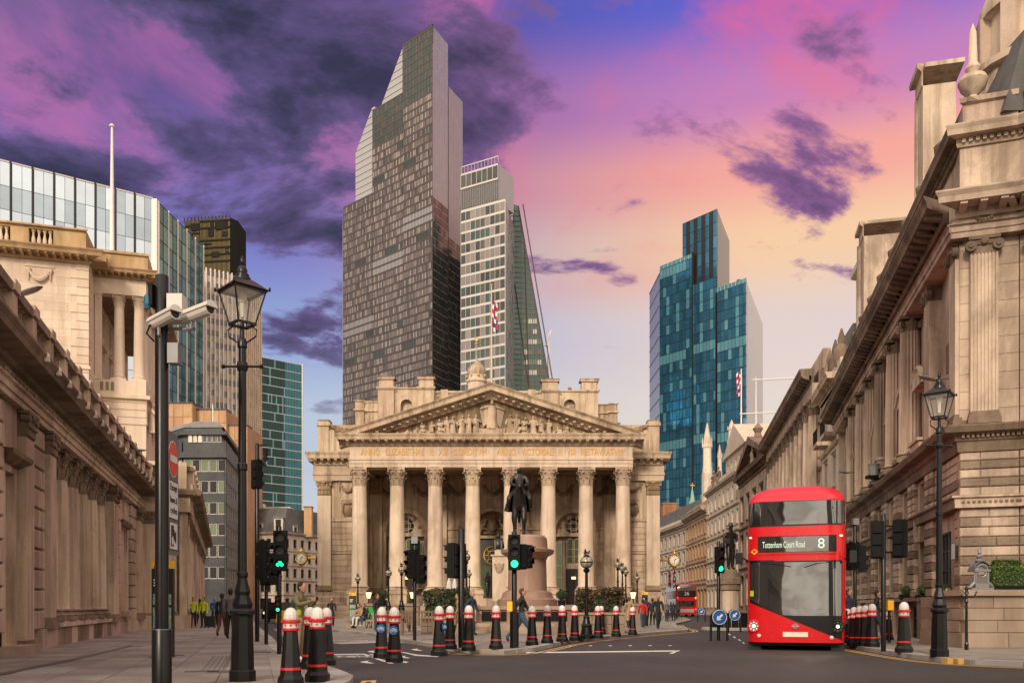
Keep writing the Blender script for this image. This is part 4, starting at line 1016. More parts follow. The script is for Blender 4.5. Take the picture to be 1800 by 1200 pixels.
# side wings of the front
WY = 3.2; WS = F / (ED + WY)
wx = lambda px: (px - CX) / WS - EX0
wz = lambda py: H + (HY - py) / WS
for s in (-1, 1):
 xo = wx(558) if s < 0 else wx(1160)
 xi = s * 12.9
 x0, x1 = min(xo, xi), max(xo, xi)
 z_t, z_c, z_f, z_k = wz(845), wz(870), wz(818), wz(797)
 B().box(x0 + .05, x1 - .05, WY + .06, WY + 9, FLO, wz(745) - .6).obj('wing_wall', SE, RE)
 # base mouldings
 m = B(); m.band(x0, x1, [(0, .05), (.55, .05), (.55, FLO + .1), (.35, FLO + .3), (.35, FLO + .75), (.18, FLO + .95), (.18, wz(1040)), (0, wz(1036))], 1, 1, WY); m.obj('wing_base', SE, RE)
 px_ = (xo + .72 * (1 if s < 0 else -1))
 pilaster(RE, px_, WY + .06, wz(1037), z_t, 1.35, .32, SP, SO, 'cor', hc=1.5, hb=.5)
 # coursed stones
 xa, xb = (px_ + .72, xi) if s < 0 else (xi, px_ - .72)
 zz = wz(1036); k = 0
 while zz < wz(918):
  h = .60
  if k in (6,):
   B().band(xa, xb, [(0, zz), (.2, zz + .05), (.2, zz + .2), (0, zz + .24)], 0, 0, WY + .05).obj('string_course', SE, RE); zz += .26
  cut = xa + (xb - xa) * (.42 if k % 2 else .66)
  for u, v in ((xa, cut), (cut, xb)): B().cham(u + .006, v - .006, WY - .06, WY + .06, zz + .01, zz + h - .01, .035).obj('ashlar', SE, RE)
  zz += h; k += 1
 B().band(xa, xb, [(0, zz), (.22, zz + .06), (.22, zz + .24), (0, zz + .3)], 0, 0, WY + .05).obj('string_course', SE, RE)
 # panel with cartouche and festoon
 mx = (xa + xb) / 2; pw = .75; B().box(xa, xb, WY - .0, WY + .08, zz + .3, z_t).obj('ashlar', SE, RE)
 m = B()
 for a, b, c, d in ((-pw, pw, 0, .1), (-pw, pw, 1.9, 2.0)): m.box(mx + a, mx + b, WY - .1, WY, wz(912) + c, wz(912) + d)
 for q in (-pw, pw - .1): m.box(mx + q, mx + q + .1, WY - .1, WY, wz(912) + .1, wz(912) + 1.9)
 m.obj('panel_frame', SE, RE)
 m = B(); m.ell((mx, WY - .05, wz(897)), (.42, .16, .62), 12, 8); m.ell((mx, WY - .14, wz(897)), (.26, .12, .4), 10, 7); m.ell((mx, WY - .1, wz(884)), (.5, .14, .16), 10, 6)
 for q in (-1, 1): m.tube([(mx + q * .45, WY - .06, wz(886)), (mx + q * .55, WY - .08, wz(897)), (mx + q * .3, WY - .08, wz(908))], [.1, .12, .06], 6)
 m.obj('cartouche', SO, RE, smooth=True)
 m = B(); festoon(m, mx - .85, mx + .85, wz(850), .75, WY, .17); m.obj('festoon', SO, RE, smooth=True)
 # wing entablature
 m = B(); m.band(x0, x1, [(0, z_t), (.36, z_t), (.36, z_t + .5), (.44, z_t + .55), (.44, z_t + .75), (.36, z_t + .8), (.36, z_f), (-2, z_f), (-2, z_t)], 1 if s < 0 else 0, 1 if s > 0 else 0, WY); m.obj('architrave', SE, RE)
 cornice(RE, x0, x1, z_f, 1.0, z_k - z_f, SE, 1 if s < 0 else 0, 1 if s > 0 else 0, WY - .34, mods=.72)
 # flank of the cornice running back along the side street
 m = B(); m.box(xo - .95 if s < 0 else xo, xo if s < 0 else xo + .95, WY, WY + 30, z_f + .45, z_k - .02); m.obj('flank_cornice', SE, RE)
 B().box(xo if s < 0 else xo - 6, xo + 6 if s < 0 else xo, WY + 9, WY + 40, .0, z_k).obj('flank_wall', SE, RE)
 # blocking course and pedestals above
 m = B(); m.box(x0 + .2, x1 + (0 if s > 0 else -.0), WY + .3, WY + 8, z_k, wz(752)); m.band(x0 + .2, x1, [(0, wz(752)), (.12, wz(752)), (.16, wz(746)), (0, wz(746))], 0, 0, WY + .3); m.obj('parapet', SE, RE)
 pxx = xo + .62 * (1 if s < 0 else -1)
 m = B(); m.box(pxx - .55, pxx + .55, WY + .0, WY + 1.4, z_k, wz(748)); m.box(pxx - .68, pxx + .68, WY - .13, WY + 1.5, wz(748), wz(742)); m.box(pxx - .56, pxx + .56, WY - .0, WY + 1.4, wz(742), wz(739)); m.obj('parapet_pedestal', SE, RE); B().box(pxx - .6, pxx + .6, WY - .05, WY + 1.4, wz(739), wz(739) + .1).obj('capstone', SO, RE)
 # winged beast carved on the parapet
 m = B(); bx = xo + 2.3 * (1 if s < 0 else -1); q = 1 if s < 0 else -1
 m.tube([(bx - .6 * q, WY + .1, wz(757)), (bx, WY, wz(756)), (bx + .5 * q, WY, wz(757)), (bx + .8 * q, WY - .1, wz(762))], [.12, .24, .2, .14], 8)
 m.slab([(bx - .5 * q, wz(755)), (bx + .3 * q, wz(752)), (bx - .7 * q, wz(747)), (bx - 1.0 * q, wz(749))], WY - .05, WY + .12)
 for d in (-.4, .4): m.tube([(bx + d * q, WY, wz(758)), (bx + d * q * 1.2, WY - .08, wz(766))], [.1, .05], 6)
 m.obj('carved_beast', SO, RE, fix=True)
# porch back wall with its three arches
m = B()
AX = [ex(712) - .0, 0.08, ex(1013)]
def pz(py): return H + (HY - py) * (ED + PW) / F
def pxx(px): return (px - CX) * (ED + PW) / F - EX0
c0, c1, c2 = pxx(712), pxx(866), pxx(1009)
holes = [(c0 - 2.0, c0 + 2.0, FLO, pz(900), True), (c1 - 2.3, c1 + 2.3, FLO, pz(898), True), (c2 - 2.0, c2 + 2.0, FLO, pz(900), True)]
wall_holes(m, -14.2, 14.2, FLO, zc1 + .4, holes, .9, PW); m.obj('porch_wall', SE, RE, fix=False)
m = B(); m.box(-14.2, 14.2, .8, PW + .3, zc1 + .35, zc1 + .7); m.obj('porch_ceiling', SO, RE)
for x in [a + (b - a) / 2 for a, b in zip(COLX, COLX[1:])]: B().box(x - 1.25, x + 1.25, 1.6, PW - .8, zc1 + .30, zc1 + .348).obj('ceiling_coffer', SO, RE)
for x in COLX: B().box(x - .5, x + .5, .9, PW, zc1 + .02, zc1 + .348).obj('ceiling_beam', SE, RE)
# impost band on the porch wall and stone courses beside the arches
for a, b in ((-12.9, c0 - 2.4), (c0 + 2.4, c1 - 2.8), (c1 + 2.8, c2 - 2.4), (c2 + 2.4, 12.9)):
 B().band(a, b, [(0, pz(932)), (.18, pz(931)), (.22, pz(927)), (0, pz(925))], 0, 0, PW).obj('impost_band', SE, RE)
 for k in range(9):
  z = pz(1030) + k * .64
  if z > pz(936): break
  B().cham(a + .02, b - .02, PW - .06, PW, z, z + .62, .04).obj('ashlar', SE, RE)
for c, hw2 in ((c0, 2.0), (c2, 2.0)):
 sp = pz(900) - 2.0
 # archivolt with rosettes
 m = B()
 for i in range(14):
  a, b = math.pi * i / 14, math.pi * (i + 1) / 14
  m.poly([(c + 2.0 * math.cos(a), PW - .12, sp + 2 * math.sin(a)), (c + 2.45 * math.cos(a), PW - .12, sp + 2.45 * math.sin(a)), (c + 2.45 * math.cos(b), PW - .12, sp + 2.45 * math.sin(b)), (c + 2.0 * math.cos(b), PW - .12, sp + 2 * math.sin(b))][::-1])
 m.torus((c, PW - .1, sp), 2.45, .1, 'Y', 16, 6, None, 0, math.pi); m.torus((c, PW - .1, sp), 2.0, .08, 'Y', 16, 6, None, 0, math.pi)
 m.obj('archivolt', SE, RE)
 # lunette: coffered band, round window
 m = B(); m.box(c - 2.0, c + 2.0, PW + .5, PW + .7, sp - .5, sp - .12); m.obj('transom', SE, RE)
 wall = B()
 N = 24; rr = .98; cz = sp + .62
 for i in range(N):
  a, b = 2 * math.pi * i / N, 2 * math.pi * (i + 1) / N
  def outp(t):
   x, z = math.cos(t), math.sin(t); k = 2.3 / max(abs(x), 1e-6); k2 = (1.75 if z > 0 else .75) / max(abs(z), 1e-6); k = min(k, k2); return (c + x * k, PW + .55, cz + z * k)
  def inp(t, y): return (c + rr * math.cos(t), y, cz + rr * math.sin(t))
  wall.poly([inp(a, PW + .55), inp(b, PW + .55), outp(b), outp(a)]); wall.poly([inp(a, PW + .55), inp(a, PW + .8), inp(b, PW + .8), inp(b, PW + .55)])
 wall.obj('lunette', SE, RE, fix=True)
 for i in range(5):
  a = math.pi * (i + .5) / 5; B().ell((c + 1.55 * math.cos(a), PW + .5, sp + 1.62 * math.sin(a)), (.2, .1, .2), 8, 5).obj('rosette', SO, RE, smooth=True)
 f = B(); f.torus((c, PW + .7, cz), .93, .07, 'Y', 24, 6); f.torus((c, PW + .7, cz), .5, .05, 'Y', 16, 5)
 for x in (-.28, .28): f.box(c + x - .03, c + x + .03, PW + .66, PW + .74, cz - .85, cz + .85)
 for z in (-.28, .28): f.box(c - .85, c + .85, PW + .67, PW + .73, cz + z - .03, cz + z + .03)
 wd = f.obj('round_window', 'frame_cream', RE); B().disc((c, cz), 1.0, PW + .78).obj('pane', 'glass_window', wd)
 # screen of three lights
 hs = pz(952)
 for s in (-1, 1):
  window(RE, c + s * 1.55, pz(1034), .62, hs - pz(1034), PW + .6, 1, 4, 'frame_cream', 'glass_green')
  column(RE, c + s * 1.02, PW + .5, pz(1037), hs, .2, SE, SE, 'cor', hb=.3, hc=.4, n=12)
 for s in (-.5, .5): window(RE, c + s * .82, pz(990), .74, pz(945) - pz(990), PW + .62, 1, 3, 'frame_cream', 'glass_green', True)
 B().box(c - .85, c + .85, PW + .5, PW + .7, pz(999), pz(990)).obj('transom', SE, RE)
 d = B()
 for s in (-1, 1): d.box(c + s * .42 - .40, c + s * .42 + .40, PW + .62, PW + .7, FLO, pz(999))
 dd = d.obj('door', 'wood_door', RE)
 for s in (-1, 1):
  for z in (FLO + .3, FLO + 1.5): B().cham(c + s * .42 - .3, c + s * .42 + .3, PW + .585, PW + .62, z, z + 1.0, .02).obj('door_panel', 'wood_door', dd)
 B().box(c - .22, c + .22, PW + .56, PW + .58, FLO + 2.75, FLO + 3.0).obj('door_lamp', 'lamp_warm', dd)
# great middle arch
sp = pz(898) - 2.3
m = B(); m.torus((c1, PW - .1, sp), 2.5, .16, 'Y', 18, 6, None, 0, math.pi); m.torus((c1, PW - .05, sp), 2.85, .1, 'Y', 18, 6, None, 0, math.pi); m.obj('archivolt', SE, RE)
B().box(c1 - 2.4, c1 + 2.4, PW + .5, PW + .9, pz(945), pz(940)).obj('transom', SE, RE)
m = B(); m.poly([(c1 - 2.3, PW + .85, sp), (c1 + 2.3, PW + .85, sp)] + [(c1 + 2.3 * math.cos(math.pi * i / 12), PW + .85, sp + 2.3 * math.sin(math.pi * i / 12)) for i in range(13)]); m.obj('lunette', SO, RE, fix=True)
m = B(); m.ell((c1, PW + .62, sp + .9), (.55, .25, .75), 12, 8)
for s in (-1, 1):
 m.tube([(c1 + s * 1.5, PW + .6, sp + .1), (c1 + s * 1.1, PW + .5, sp + .8), (c1 + s * .75, PW + .5, sp + 1.1)], [.3, .28, .16], 8); m.ell((c1 + s * .75, PW + .45, sp + 1.35), (.2, .2, .22), 8, 6); m.tube([(c1 + s * 1.2, PW + .5, sp + .5), (c1 + s * .7, PW + .45, sp + .5)], [.14, .08], 6)
m.obj('carved_arms', SO, RE, smooth=True)
m = B(); m.torus((c1, PW + .7, pz(975)), .95, .08, 'Y', 20, 6); m.torus((c1, PW + .7, pz(975)), .5, .05, 'Y', 14, 5)
for i in range(8): a = i * math.pi / 4; m.tube([(c1 + .5 * math.cos(a), PW + .7, pz(975) + .5 * math.sin(a)), (c1 + .95 * math.cos(a), PW + .7, pz(975) + .95 * math.sin(a))], .04, 5)
m.obj('iron_roundel', 'gold', RE)
for s in (-1, 1): window(RE, c1 + s * 1.0, FLO + .1, 1.7, pz(993) - FLO, PW + .75, 2, 3, 'frame_dark', 'glass_green')
B().box(c1 - 2.3, c1 + 2.3, PW + .82, PW + .86, pz(992), pz(944)).obj('dark_screen', 'frame_dark', RE)
# garlands under the porch ceiling
for a, b in zip(COLX, COLX[1:]):
 m = B(); festoon(m, a + .9, b - .9, pz(855), .85, PW - .05, .2); m.obj('festoon', SO, RE, smooth=True)
# attic with its tall pedestals
AY = 9.0; AS = F / (ED + AY)
axx = lambda px: (px - CX) / AS - EX0
azz = lambda py: H + (HY - py) / AS
B().box(axx(623), axx(1092), AY + .6, AY + 10, 14, azz(740)).obj('roof', 'lead_roof', RE)
for s, pts in ((-1, (665, 693, 735, 763)), (1, (952, 982, 1021, 1051))):
 a, b, c, d = [axx(p) for p in pts]
 zt = azz(664 if s < 0 else 668); zm = azz(681 if s < 0 else 686)
 m = B();
 for u, v in ((a, b), (c, d)):
  m = B(); m.box(u, v, AY - .3, AY + 1.6, 15, zm - .25); m.band(u, v, [(0, zm - .3), (.12, zm - .26), (.2, zm - .1), (.2, zm), (0, zm)], 1, 1, AY - .3); m.box(u + .08, v - .08, AY - .2, AY + 1.5, zm, zt - .2)
  m.band(u + .08, v - .08, [(0, zt - .24), (.16, zt - .2), (.18, zt), (0, zt)], 1, 1, AY - .2); m.obj('attic_pedestal', SE, RE); B().box(u - .12, v + .12, AY - .40, AY + 1.6, zt, zt + .09).obj('capstone', SO, RE)
 m = B(); wall_holes(m, b, c, 15, zm - .15, [((b + c) / 2 - .62, (b + c) / 2 + .62, 16.5, azz(701), True)], .3, AY + .1); m.band(b, c, [(0, zm - .15), (.14, zm - .1), (.14, zm + .02), (-1.2, zm + .02), (-1.2, zm - .15)], 0, 0, AY + .1); m.obj('attic_panel', SE, RE)
 B().ell(((b + c) / 2, AY + .1, zm + .15), (.22, .12, .25), 8, 6).obj('attic_finial', SO, RE, smooth=True)
 # lower step block outside
 u, v = (axx(622), a) if s < 0 else (d, axx(1088))
 zt2, zm2 = azz(704 if s < 0 else 709), azz(722 if s < 0 else 726)
 m = B(); m.box(u + .5 if s < 0 else u, v if s < 0 else v - .5, AY + .4, AY + 3, 15, zt2 - .05); m.band(u + .5 if s < 0 else u, v if s < 0 else v - .5, [(0, zm2), (.16, zm2 + .03), (.16, zm2 + .2), (0, zm2 + .24)], 1 if s < 0 else 0, 1 if s > 0 else 0, AY + .4)
 m.band(u + .5 if s < 0 else u, v if s < 0 else v - .5, [(0, zt2 - .1), (.12, zt2 - .08), (.12, zt2 + .03), (0, zt2 + .03)], 0, 0, AY + .4); m.obj('attic_step', SE, RE)
 q = u + .6 if s < 0 else v - .6
 m = B(); m.box(q - .45, q + .45, AY, AY + 1.2, 15, zt2); m.band(q - .45, q + .45, [(0, zm2), (.2, zm2 + .05), (.2, zm2 + .22), (0, zm2 + .26)], 1, 1, AY); m.band(q - .45, q + .45, [(0, zt2 - .1), (.14, zt2 - .06), (.14, zt2 + .05), (0, zt2 + .05)], 1, 1, AY); m.obj('attic_pedestal', SE, RE)
m = B(); m.box(axx(763), axx(952), AY + 1, AY + 3, 15, azz(685)); m.band(axx(763), axx(952), [(0, azz(688)), (.15, azz(687)), (.15, azz(683)), (-1, azz(683)), (-1, azz(688))], 0, 0, AY + 1)
for p in (780, 935): m.box(axx(p) - .4, axx(p) + .4, AY + .8, AY + 2, 15, azz(681))
m.obj('attic_wall', SE, RE)
# bell turret with gilded vane
CD = 120.0; ccx = XP(838, CD) - EX0; cyy = CD - ED; k = CD / F
czz = lambda py: H + (HY - py) * k
tur = B().lathe([(16 * k, 12), (16 * k, czz(674)), (18.5 * k, czz(672)), (18.5 * k, czz(668)), (15 * k, czz(667)), (14.5 * k, czz(660)), (16 * k, czz(658))], 20, (ccx, cyy)).obj('bell_turret', SP, RE, smooth=True)
B().lathe([(16.5 * k, czz(658)), (16.8 * k, czz(653)), (15 * k, czz(647)), (11 * k, czz(642)), (5 * k, czz(638)), (3 * k, czz(636)), (1.6 * k, czz(630)), (.7 * k, czz(622)), (.5 * k, czz(600))], 20, (ccx, cyy), flute=.05).obj('dome', SE, tur)
m = B(); m.ell((ccx, cyy, czz(598)), (3.2 * k, 1.5 * k, 2 * k), 8, 6); m.tube([(ccx - 3 * k, cyy, czz(598)), (ccx - 2 * k, cyy, czz(594)), (ccx + .5 * k, cyy, czz(592)), (ccx + 4 * k, cyy, czz(595))], [1.2 * k, .9 * k, .8 * k, .4 * k], 6); m.ell((ccx, cyy, czz(603)), 1.6 * k, 8, 6); m.obj('weather_vane', 'gold', tur, smooth=True)
for i in range(8): a = i * math.pi / 4 + .2; B().ell((ccx + 17 * k * math.cos(a), cyy + 17 * k * math.sin(a), czz(662)), (2 * k, 2 * k, 2.6 * k), 7, 5).obj('turret_ornament', 'gold' if i == 6 or i == 7 else SE, tur, smooth=True)
# body of the building behind
B().box(-15, 15, 12, 60, 0, 15.5).obj('rear_block', SE, RE)
# ------------------------------------------------------------------ long colonnaded wall on the left
BD = Vector((-0.29, 1.0)).normalized(); BRZ = rz_of(BD.x, BD.y)
BO = Vector((-5.67 - 0.29 * 12.0, 12.0))                      # start of the wall, just out of frame
BW = thing('screen_wall', 'long low stone screen wall with fluted columns and a balustrade along the left pavement', 'wall', (BO.x, BO.y, 0), BRZ)
SB, SBD = 'stone_bank', 'stone_bank_dark'
by = lambda Y: (Y - 12.0) / BD.y
bpx = lambda px: by(5.67 / ((900 - px) / 1550 - .29))
Lw = by(43.0); Z0 = PAVE_Z; ZC = 5.87
# back wall of the recess and solid stretches
B().box(-4, bpx(86), 0.16, 1.6, Z0, ZC).obj('wall_core', SB, BW)
B().box(bpx(86), bpx(191), 1.15, 1.9, Z0, ZC).obj('recess_wall', SB, BW)
B().box(bpx(191), Lw, 0.16, 1.6, Z0, ZC).obj('wall_core', SB, BW)
B().box(-4, Lw, .25, 1.6, ZC, 6.7).obj('wall_core', SB, BW)
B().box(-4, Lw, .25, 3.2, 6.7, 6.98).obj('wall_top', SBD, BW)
# plinths
m = B(); m.band(bpx(86), bpx(191), [(-1.2, Z0), (.05, Z0), (.05, .62), (.16, .64), (.16, .78), (.05, .80), (-1.2, .80)], 0, 0, 0); m.obj('plinth', SB, BW)
for k, (a, b) in enumerate(((bpx(66), bpx(86)), (bpx(191), bpx(212)), (bpx(228), Lw))):
 m = B(); m.box(a, b, -.12, .16, Z0, .62); m.obj('plinth', SB, BW)
# plinth slabs standing in front of the colonnade
n = 11
for i in range(n):
 a = bpx(86) + (bpx(191) - bpx(86)) * i / n; b = bpx(86) + (bpx(191) - bpx(86)) * (i + 1) / n
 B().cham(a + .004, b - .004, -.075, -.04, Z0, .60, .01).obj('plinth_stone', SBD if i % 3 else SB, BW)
cols = [bpx(86) + .78 + i * ((bpx(191) - bpx(86) - 1.56) / 5) for i in range(6)]
for x in cols: column(BW, x, .36, .80, ZC, .40, SB, SBD, 'cor', flutes=13, hb=.34, hc=.86)
# pilasters and coursed strips
def strip_stones(a, b, z0, z1, h, yf=-.02):
 z = z0
 while z < z1 - .1:
  B().cham(a + .01, b - .01, yf - .05, .16, z + .02, min(z + h, z1) - .02, .03).obj('ashlar', SB, BW); z += h
for pa, pb in ((31, 46), (75, 86.5), (191, 200), (238, 244)):
 a, b = bpx(pa), bpx(pb); pilaster(BW, (a + b) / 2, .16, .62 if pa > 60 else Z0, ZC, (b - a), .34, SB, SBD, 'cor', hc=.62, hb=.3)
strip_stones(bpx(47), bpx(74), .6, ZC, .52)
strip_stones(bpx(200.5), bpx(210), .6, ZC, .52)
strip_stones(bpx(229), bpx(237.5), .6, ZC, .52)
strip_stones(-3, bpx(2), Z0 + .5, ZC, .52)
# blind window between the far strips
a, b = bpx(211), bpx(228)
m = B(); wall_holes(m, a, b, .62, ZC, [(a + .45, b - .45, 1.05, 4.6)], .22, .05, back=True); m.obj('blind_window', SB, BW)
B().band(a + .3, b - .3, [(0, 4.62), (.12, 4.66), (.2, 4.8), (.2, 4.86), (0, 4.9)], 1, 1, .05).obj('window_hood', SBD, BW); B().box(a + .3, b - .3, -.15, .05, .8, 1.0).obj('window_sill', SB, BW)
# near doorway recess
a, b = bpx(3), bpx(30)
m = B(); wall_holes(m, a, b, Z0, ZC, [(a + .3, b - .25, Z0 + .25, 4.3)], .6, .0); m.obj('blind_door', SB, BW)
m = B(); m.band(a + .05, b - .02, [(0, 4.45), (.12, 4.5), (.28, 4.62), (.3, 4.72), (0, 4.78)], 1, 1, 0); m.obj('door_hood', SBD, BW)
B().box(a + .3, b - .25, .55, .6, Z0 + .25, 4.3).obj('door', 'stone_bank', BW); B().box(a - .1, b + .1, -.5, .1, Z0 - .02, Z0 + .22).obj('door_step', 'granite', BW)
# entablature
m = B(); m.band(-4, Lw, [(-.5, ZC), (.02, ZC), (.02, ZC + .14), (.07, ZC + .15), (.07, ZC + .30), (.14, ZC + .33), (.14, ZC + .37), (-.5, ZC + .37)], 0, 0, -.16); m.obj('architrave', SB, BW)
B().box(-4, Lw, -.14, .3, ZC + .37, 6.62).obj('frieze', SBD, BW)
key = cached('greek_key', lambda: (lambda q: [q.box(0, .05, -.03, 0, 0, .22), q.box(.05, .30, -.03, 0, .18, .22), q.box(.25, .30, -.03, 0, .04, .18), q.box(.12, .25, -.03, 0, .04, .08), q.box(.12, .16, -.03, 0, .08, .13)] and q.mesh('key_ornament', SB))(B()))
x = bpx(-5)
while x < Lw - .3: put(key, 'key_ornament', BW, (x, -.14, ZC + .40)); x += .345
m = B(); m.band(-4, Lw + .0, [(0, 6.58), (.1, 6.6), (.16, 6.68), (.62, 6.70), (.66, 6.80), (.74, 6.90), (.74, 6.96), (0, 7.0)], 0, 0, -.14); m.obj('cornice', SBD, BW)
x = bpx(8)
while x < Lw - .4: B().ell((x, -.86, 6.9), (.07, .07, .09), 8, 6).box(x - .06, x + .06, -.92, -.82, 6.78, 6.86).obj('lion_mask', 'stone_white', BW, smooth=False); x += 1.25
# parapet with balusters
B().box(-4, Lw, -.42, .1, 6.99, 7.26).obj('parapet_base', SB, BW)
px0 = bpx(108); pitch = 1.77; bal = baluster_mesh(.66, .105, SBD)
k0 = -int(px0 / pitch) - 1; k = k0; ped = cached('bank_ped', lambda: B().box(-.19, .19, -.46, .12, 7.26, 7.96).box(-.23, .23, -.52, .17, 7.96, 8.2).mesh('parapet_pedestal', SB))
while px0 + k * pitch < Lw:
 x = px0 + k * pitch
 if x > -2:
  put(ped, 'parapet_pedestal', BW, (x, 0, 0))
  for i in range(4):
   xb = x + .19 + (pitch - .38) * (i + .5) / 4
   if xb < Lw - .2: put(bal, 'baluster', BW, (xb, -.3, 7.26))
 k += 1
B().box(-4, Lw, -.47, .08, 7.92, 8.13).obj('parapet_rail', SBD, BW)
# small carved scrolls on the parapet base
for kk in range(k0 + 2, k):
 x = px0 + kk * pitch
 if x > 4 and x < Lw - .3: B().tube([(x - .35, -.5, 7.1), (x - .2, -.56, 7.2), (x, -.58, 7.1), (x + .2, -.56, 7.2), (x + .35, -.5, 7.1)], [.05, .08, .06, .08, .05], 6).obj('carved_scroll', SBD, BW)
# rain-water heads and small wall cameras omitted from view: one pale camera on the parapet
# ---- projecting corner bay at the far end
CB = thing('corner_bay', 'projecting stone corner bay with balustrade at the far end of the left screen wall', 'wall', (*(BO + BD * Lw), 0), BRZ + math.pi / 2 + math.pi)
# local +x runs out towards the street, -y faces the viewer
wb = 2.15
B().box(0, .75, .05, 2, Z0, ZC).obj('wall_core', SB, CB); B().box(.75, wb - .35, .75, 2, Z0, ZC).obj('recess_wall', SB, CB); B().box(wb - .35, wb, .05, 2, Z0, ZC).obj('wall_core', SB, CB)
pilaster(CB, .38, .05, .6, ZC, .62, .12, SB, SBD, 'cor', hc=.62, hb=.3)
column(CB, 1.3, .3, .8, ZC, .34, SB, SBD, 'cor', flutes=12, hb=.3, hc=.8)
B().box(0, wb + .05, -.2, 2, Z0, .78).obj('plinth', SB, CB)
z = .8
while z < ZC - .2: B().cham(.72, .78, .02, .5, z, z + .50, .02).obj('ashlar', SB, CB); z += .52
B().box(0, wb + .16, -.16, 2.2, ZC, 6.62).obj('frieze', SB, CB)
x = .1
while x < wb - .2: put(key, 'key_ornament', CB, (x, -.165, ZC + .40)); x += .345
B().band(0, wb + .16, [(0, 6.58), (.1, 6.6), (.16, 6.68), (.25, 6.70), (.33, 6.90), (.33, 6.96), (-2, 7.0), (-2, 6.58)], 0, 1, -.14).obj('cornice', SBD, CB)
B().box(0, wb, -.3, 1.8, 6.99, 7.5).obj('parapet_base', SB, CB); B().box(0, wb, -.25, .1, 8.1, 8.3).obj('parapet_rail', SB, CB)
for i in range(4): put(bal, 'baluster', CB, (.35 + i * .3, -.05, 7.48))
B().box(1.55, wb, -.28, .3, 7.5, 8.1).obj('parapet_pedestal', SB, CB)
B().box(1.28, 1.44, -.36, -.2, 7.5, 7.72).ell((1.36, -.33, 7.8), .09, 8, 6).obj('wall_camera', 'camera_white', CB)
# ---- the wall beyond the bay
FO = BO + BD * Lw + Vector((BD.y, -BD.x)) * (wb + .02)
FD = Vector((-0.325, 1.0)).normalized(); fL = 40.0
FW = thing('far_screen_wall', 'farther stretch of columned stone screen wall beyond the corner bay', 'wall', (FO.x, FO.y, 0), rz_of(FD.x, FD.y))
B().box(0, fL, .5, 1.8, Z0, ZC).obj('wall_core', SB, FW); B().box(0, fL, -.1, .5, Z0, .8).obj('plinth', SB, FW)
for i in range(17):
 x = 1.2 + i * 2.35
 if i in (0, 5, 6, 12):
  pilaster(FW, x, .5, .8, ZC, .8, .5, SB, SBD, 'cor', hc=.62, hb=.3)
 else: column(FW, x, .36, .8, ZC, .40, SB, SBD, 'cor', flutes=13, hb=.34, hc=.86)
B().box(0, fL, -.1, .6, ZC, 6.62).obj('frieze', SB, FW)
B().band(0, fL, [(0, 6.58), (.1, 6.6), (.16, 6.68), (.5, 6.70), (.6, 6.90), (.6, 6.96), (-2, 7.0), (-2, 6.58)], 0, 0, -.1).obj('cornice', SBD, FW)
B().box(0, fL, -.25, .3, 6.99, 7.26).obj('parapet_base', SB, FW); B().box(0, fL, -.25, .1, 7.92, 8.13).obj('parapet_rail', SBD, FW)
for i in range(20):
 put(ped, 'parapet_pedestal', FW, (.4 + i * 2.0, .15, 0))
 for j in range(4): put(bal, 'baluster', FW, (.4 + i * 2.0 + .4 + j * .4, -.05, 7.26))

# ------------------------------------------------------------------ tall pavilion behind the wall
UD = 52.0; UC = Vector((XP(155, UD), UD))
UP = thing('corner_pavilion', 'tall pale stone pavilion with a columned loggia rising behind the left screen wall', 'building', (UC.x, UC.y, 0), BRZ - math.pi / 2)
# local +x to the right across the front, -y towards the viewer; corner at the origin, plain front runs to -x
SU, SR = 'stone_bank_upper', 'stone_bank_roof'
uz = lambda py: H + (HY - py) * UD / F
WB = -11.0
zcor = uz(466); zct = uz(447); zp = uz(402)
m = B(); wall_holes(m, WB, -.0, 0, zcor, [(-5.6, -4.55, uz(527), uz(465) - .5)], .4, 0); m.poly([(0, 0, 0), (0, 14, 0), (0, 14, zcor), (0, 0, zcor)]); m.obj('wall', SU, UP)
window(UP, -5.07, uz(527), 1.05, uz(465) - .5 - uz(527), .3, 2, 3, 'frame_dark', 'glass_window')
# stone courses of the front, big blocks with fine joints
rnd = random.Random(4)
z = uz(745)
while z < uz(470):
 h = .5; x = WB + 6.0 + rnd.uniform(0, .6)
 while x < -.95:
  wd = rnd.uniform(.9, 1.5); x1 = min(x + wd, -.9)
  if not (x1 > -5.8 and x < -4.4 and z + h > uz(527)): B().cham(x + .003, x1 - .003, -.012, 0.05, z + .003, z + h - .003, .004).obj('ashlar', SU, UP)
  x = x1
 z += h
# corner quoins
z = uz(745); k = 0
while z < uz(470):
 w2 = .95 if k % 2 else .62
 m = B(); m.cham(-w2, 0.05, -.05, .3, z + .012, z + .49, .02); m.box(-.02, .05, -.04, (.62 if k % 2 else .95), z + .012, z + .49); m.obj('quoin', SU, UP); z += .5; k += 1
for zz, pr in ((uz(651), .14), (uz(676), .22)): B().band(WB, 0, [(0, zz), (pr, zz + .05), (pr, zz + .22), (0, zz + .28)], 0, 1, 0).obj('string_course', SU, UP)
m = B(); festoon(m, -3.15, -2.0, uz(484), .55, -.02, .13, 11); m.obj('festoon', SU, UP, smooth=True)
B().box(-3.35, -1.8, -.06, 0, uz(478), uz(475)).obj('panel_mould', SU, UP)
cornice(UP, WB, 0, zcor, 1.0, zct - zcor, SR, 0, 1, 0, mods=.42)
m = B(); m.box(0, .98, 0, 2.2, zcor + .3, zct); m.obj('cornice_return', SR, UP)
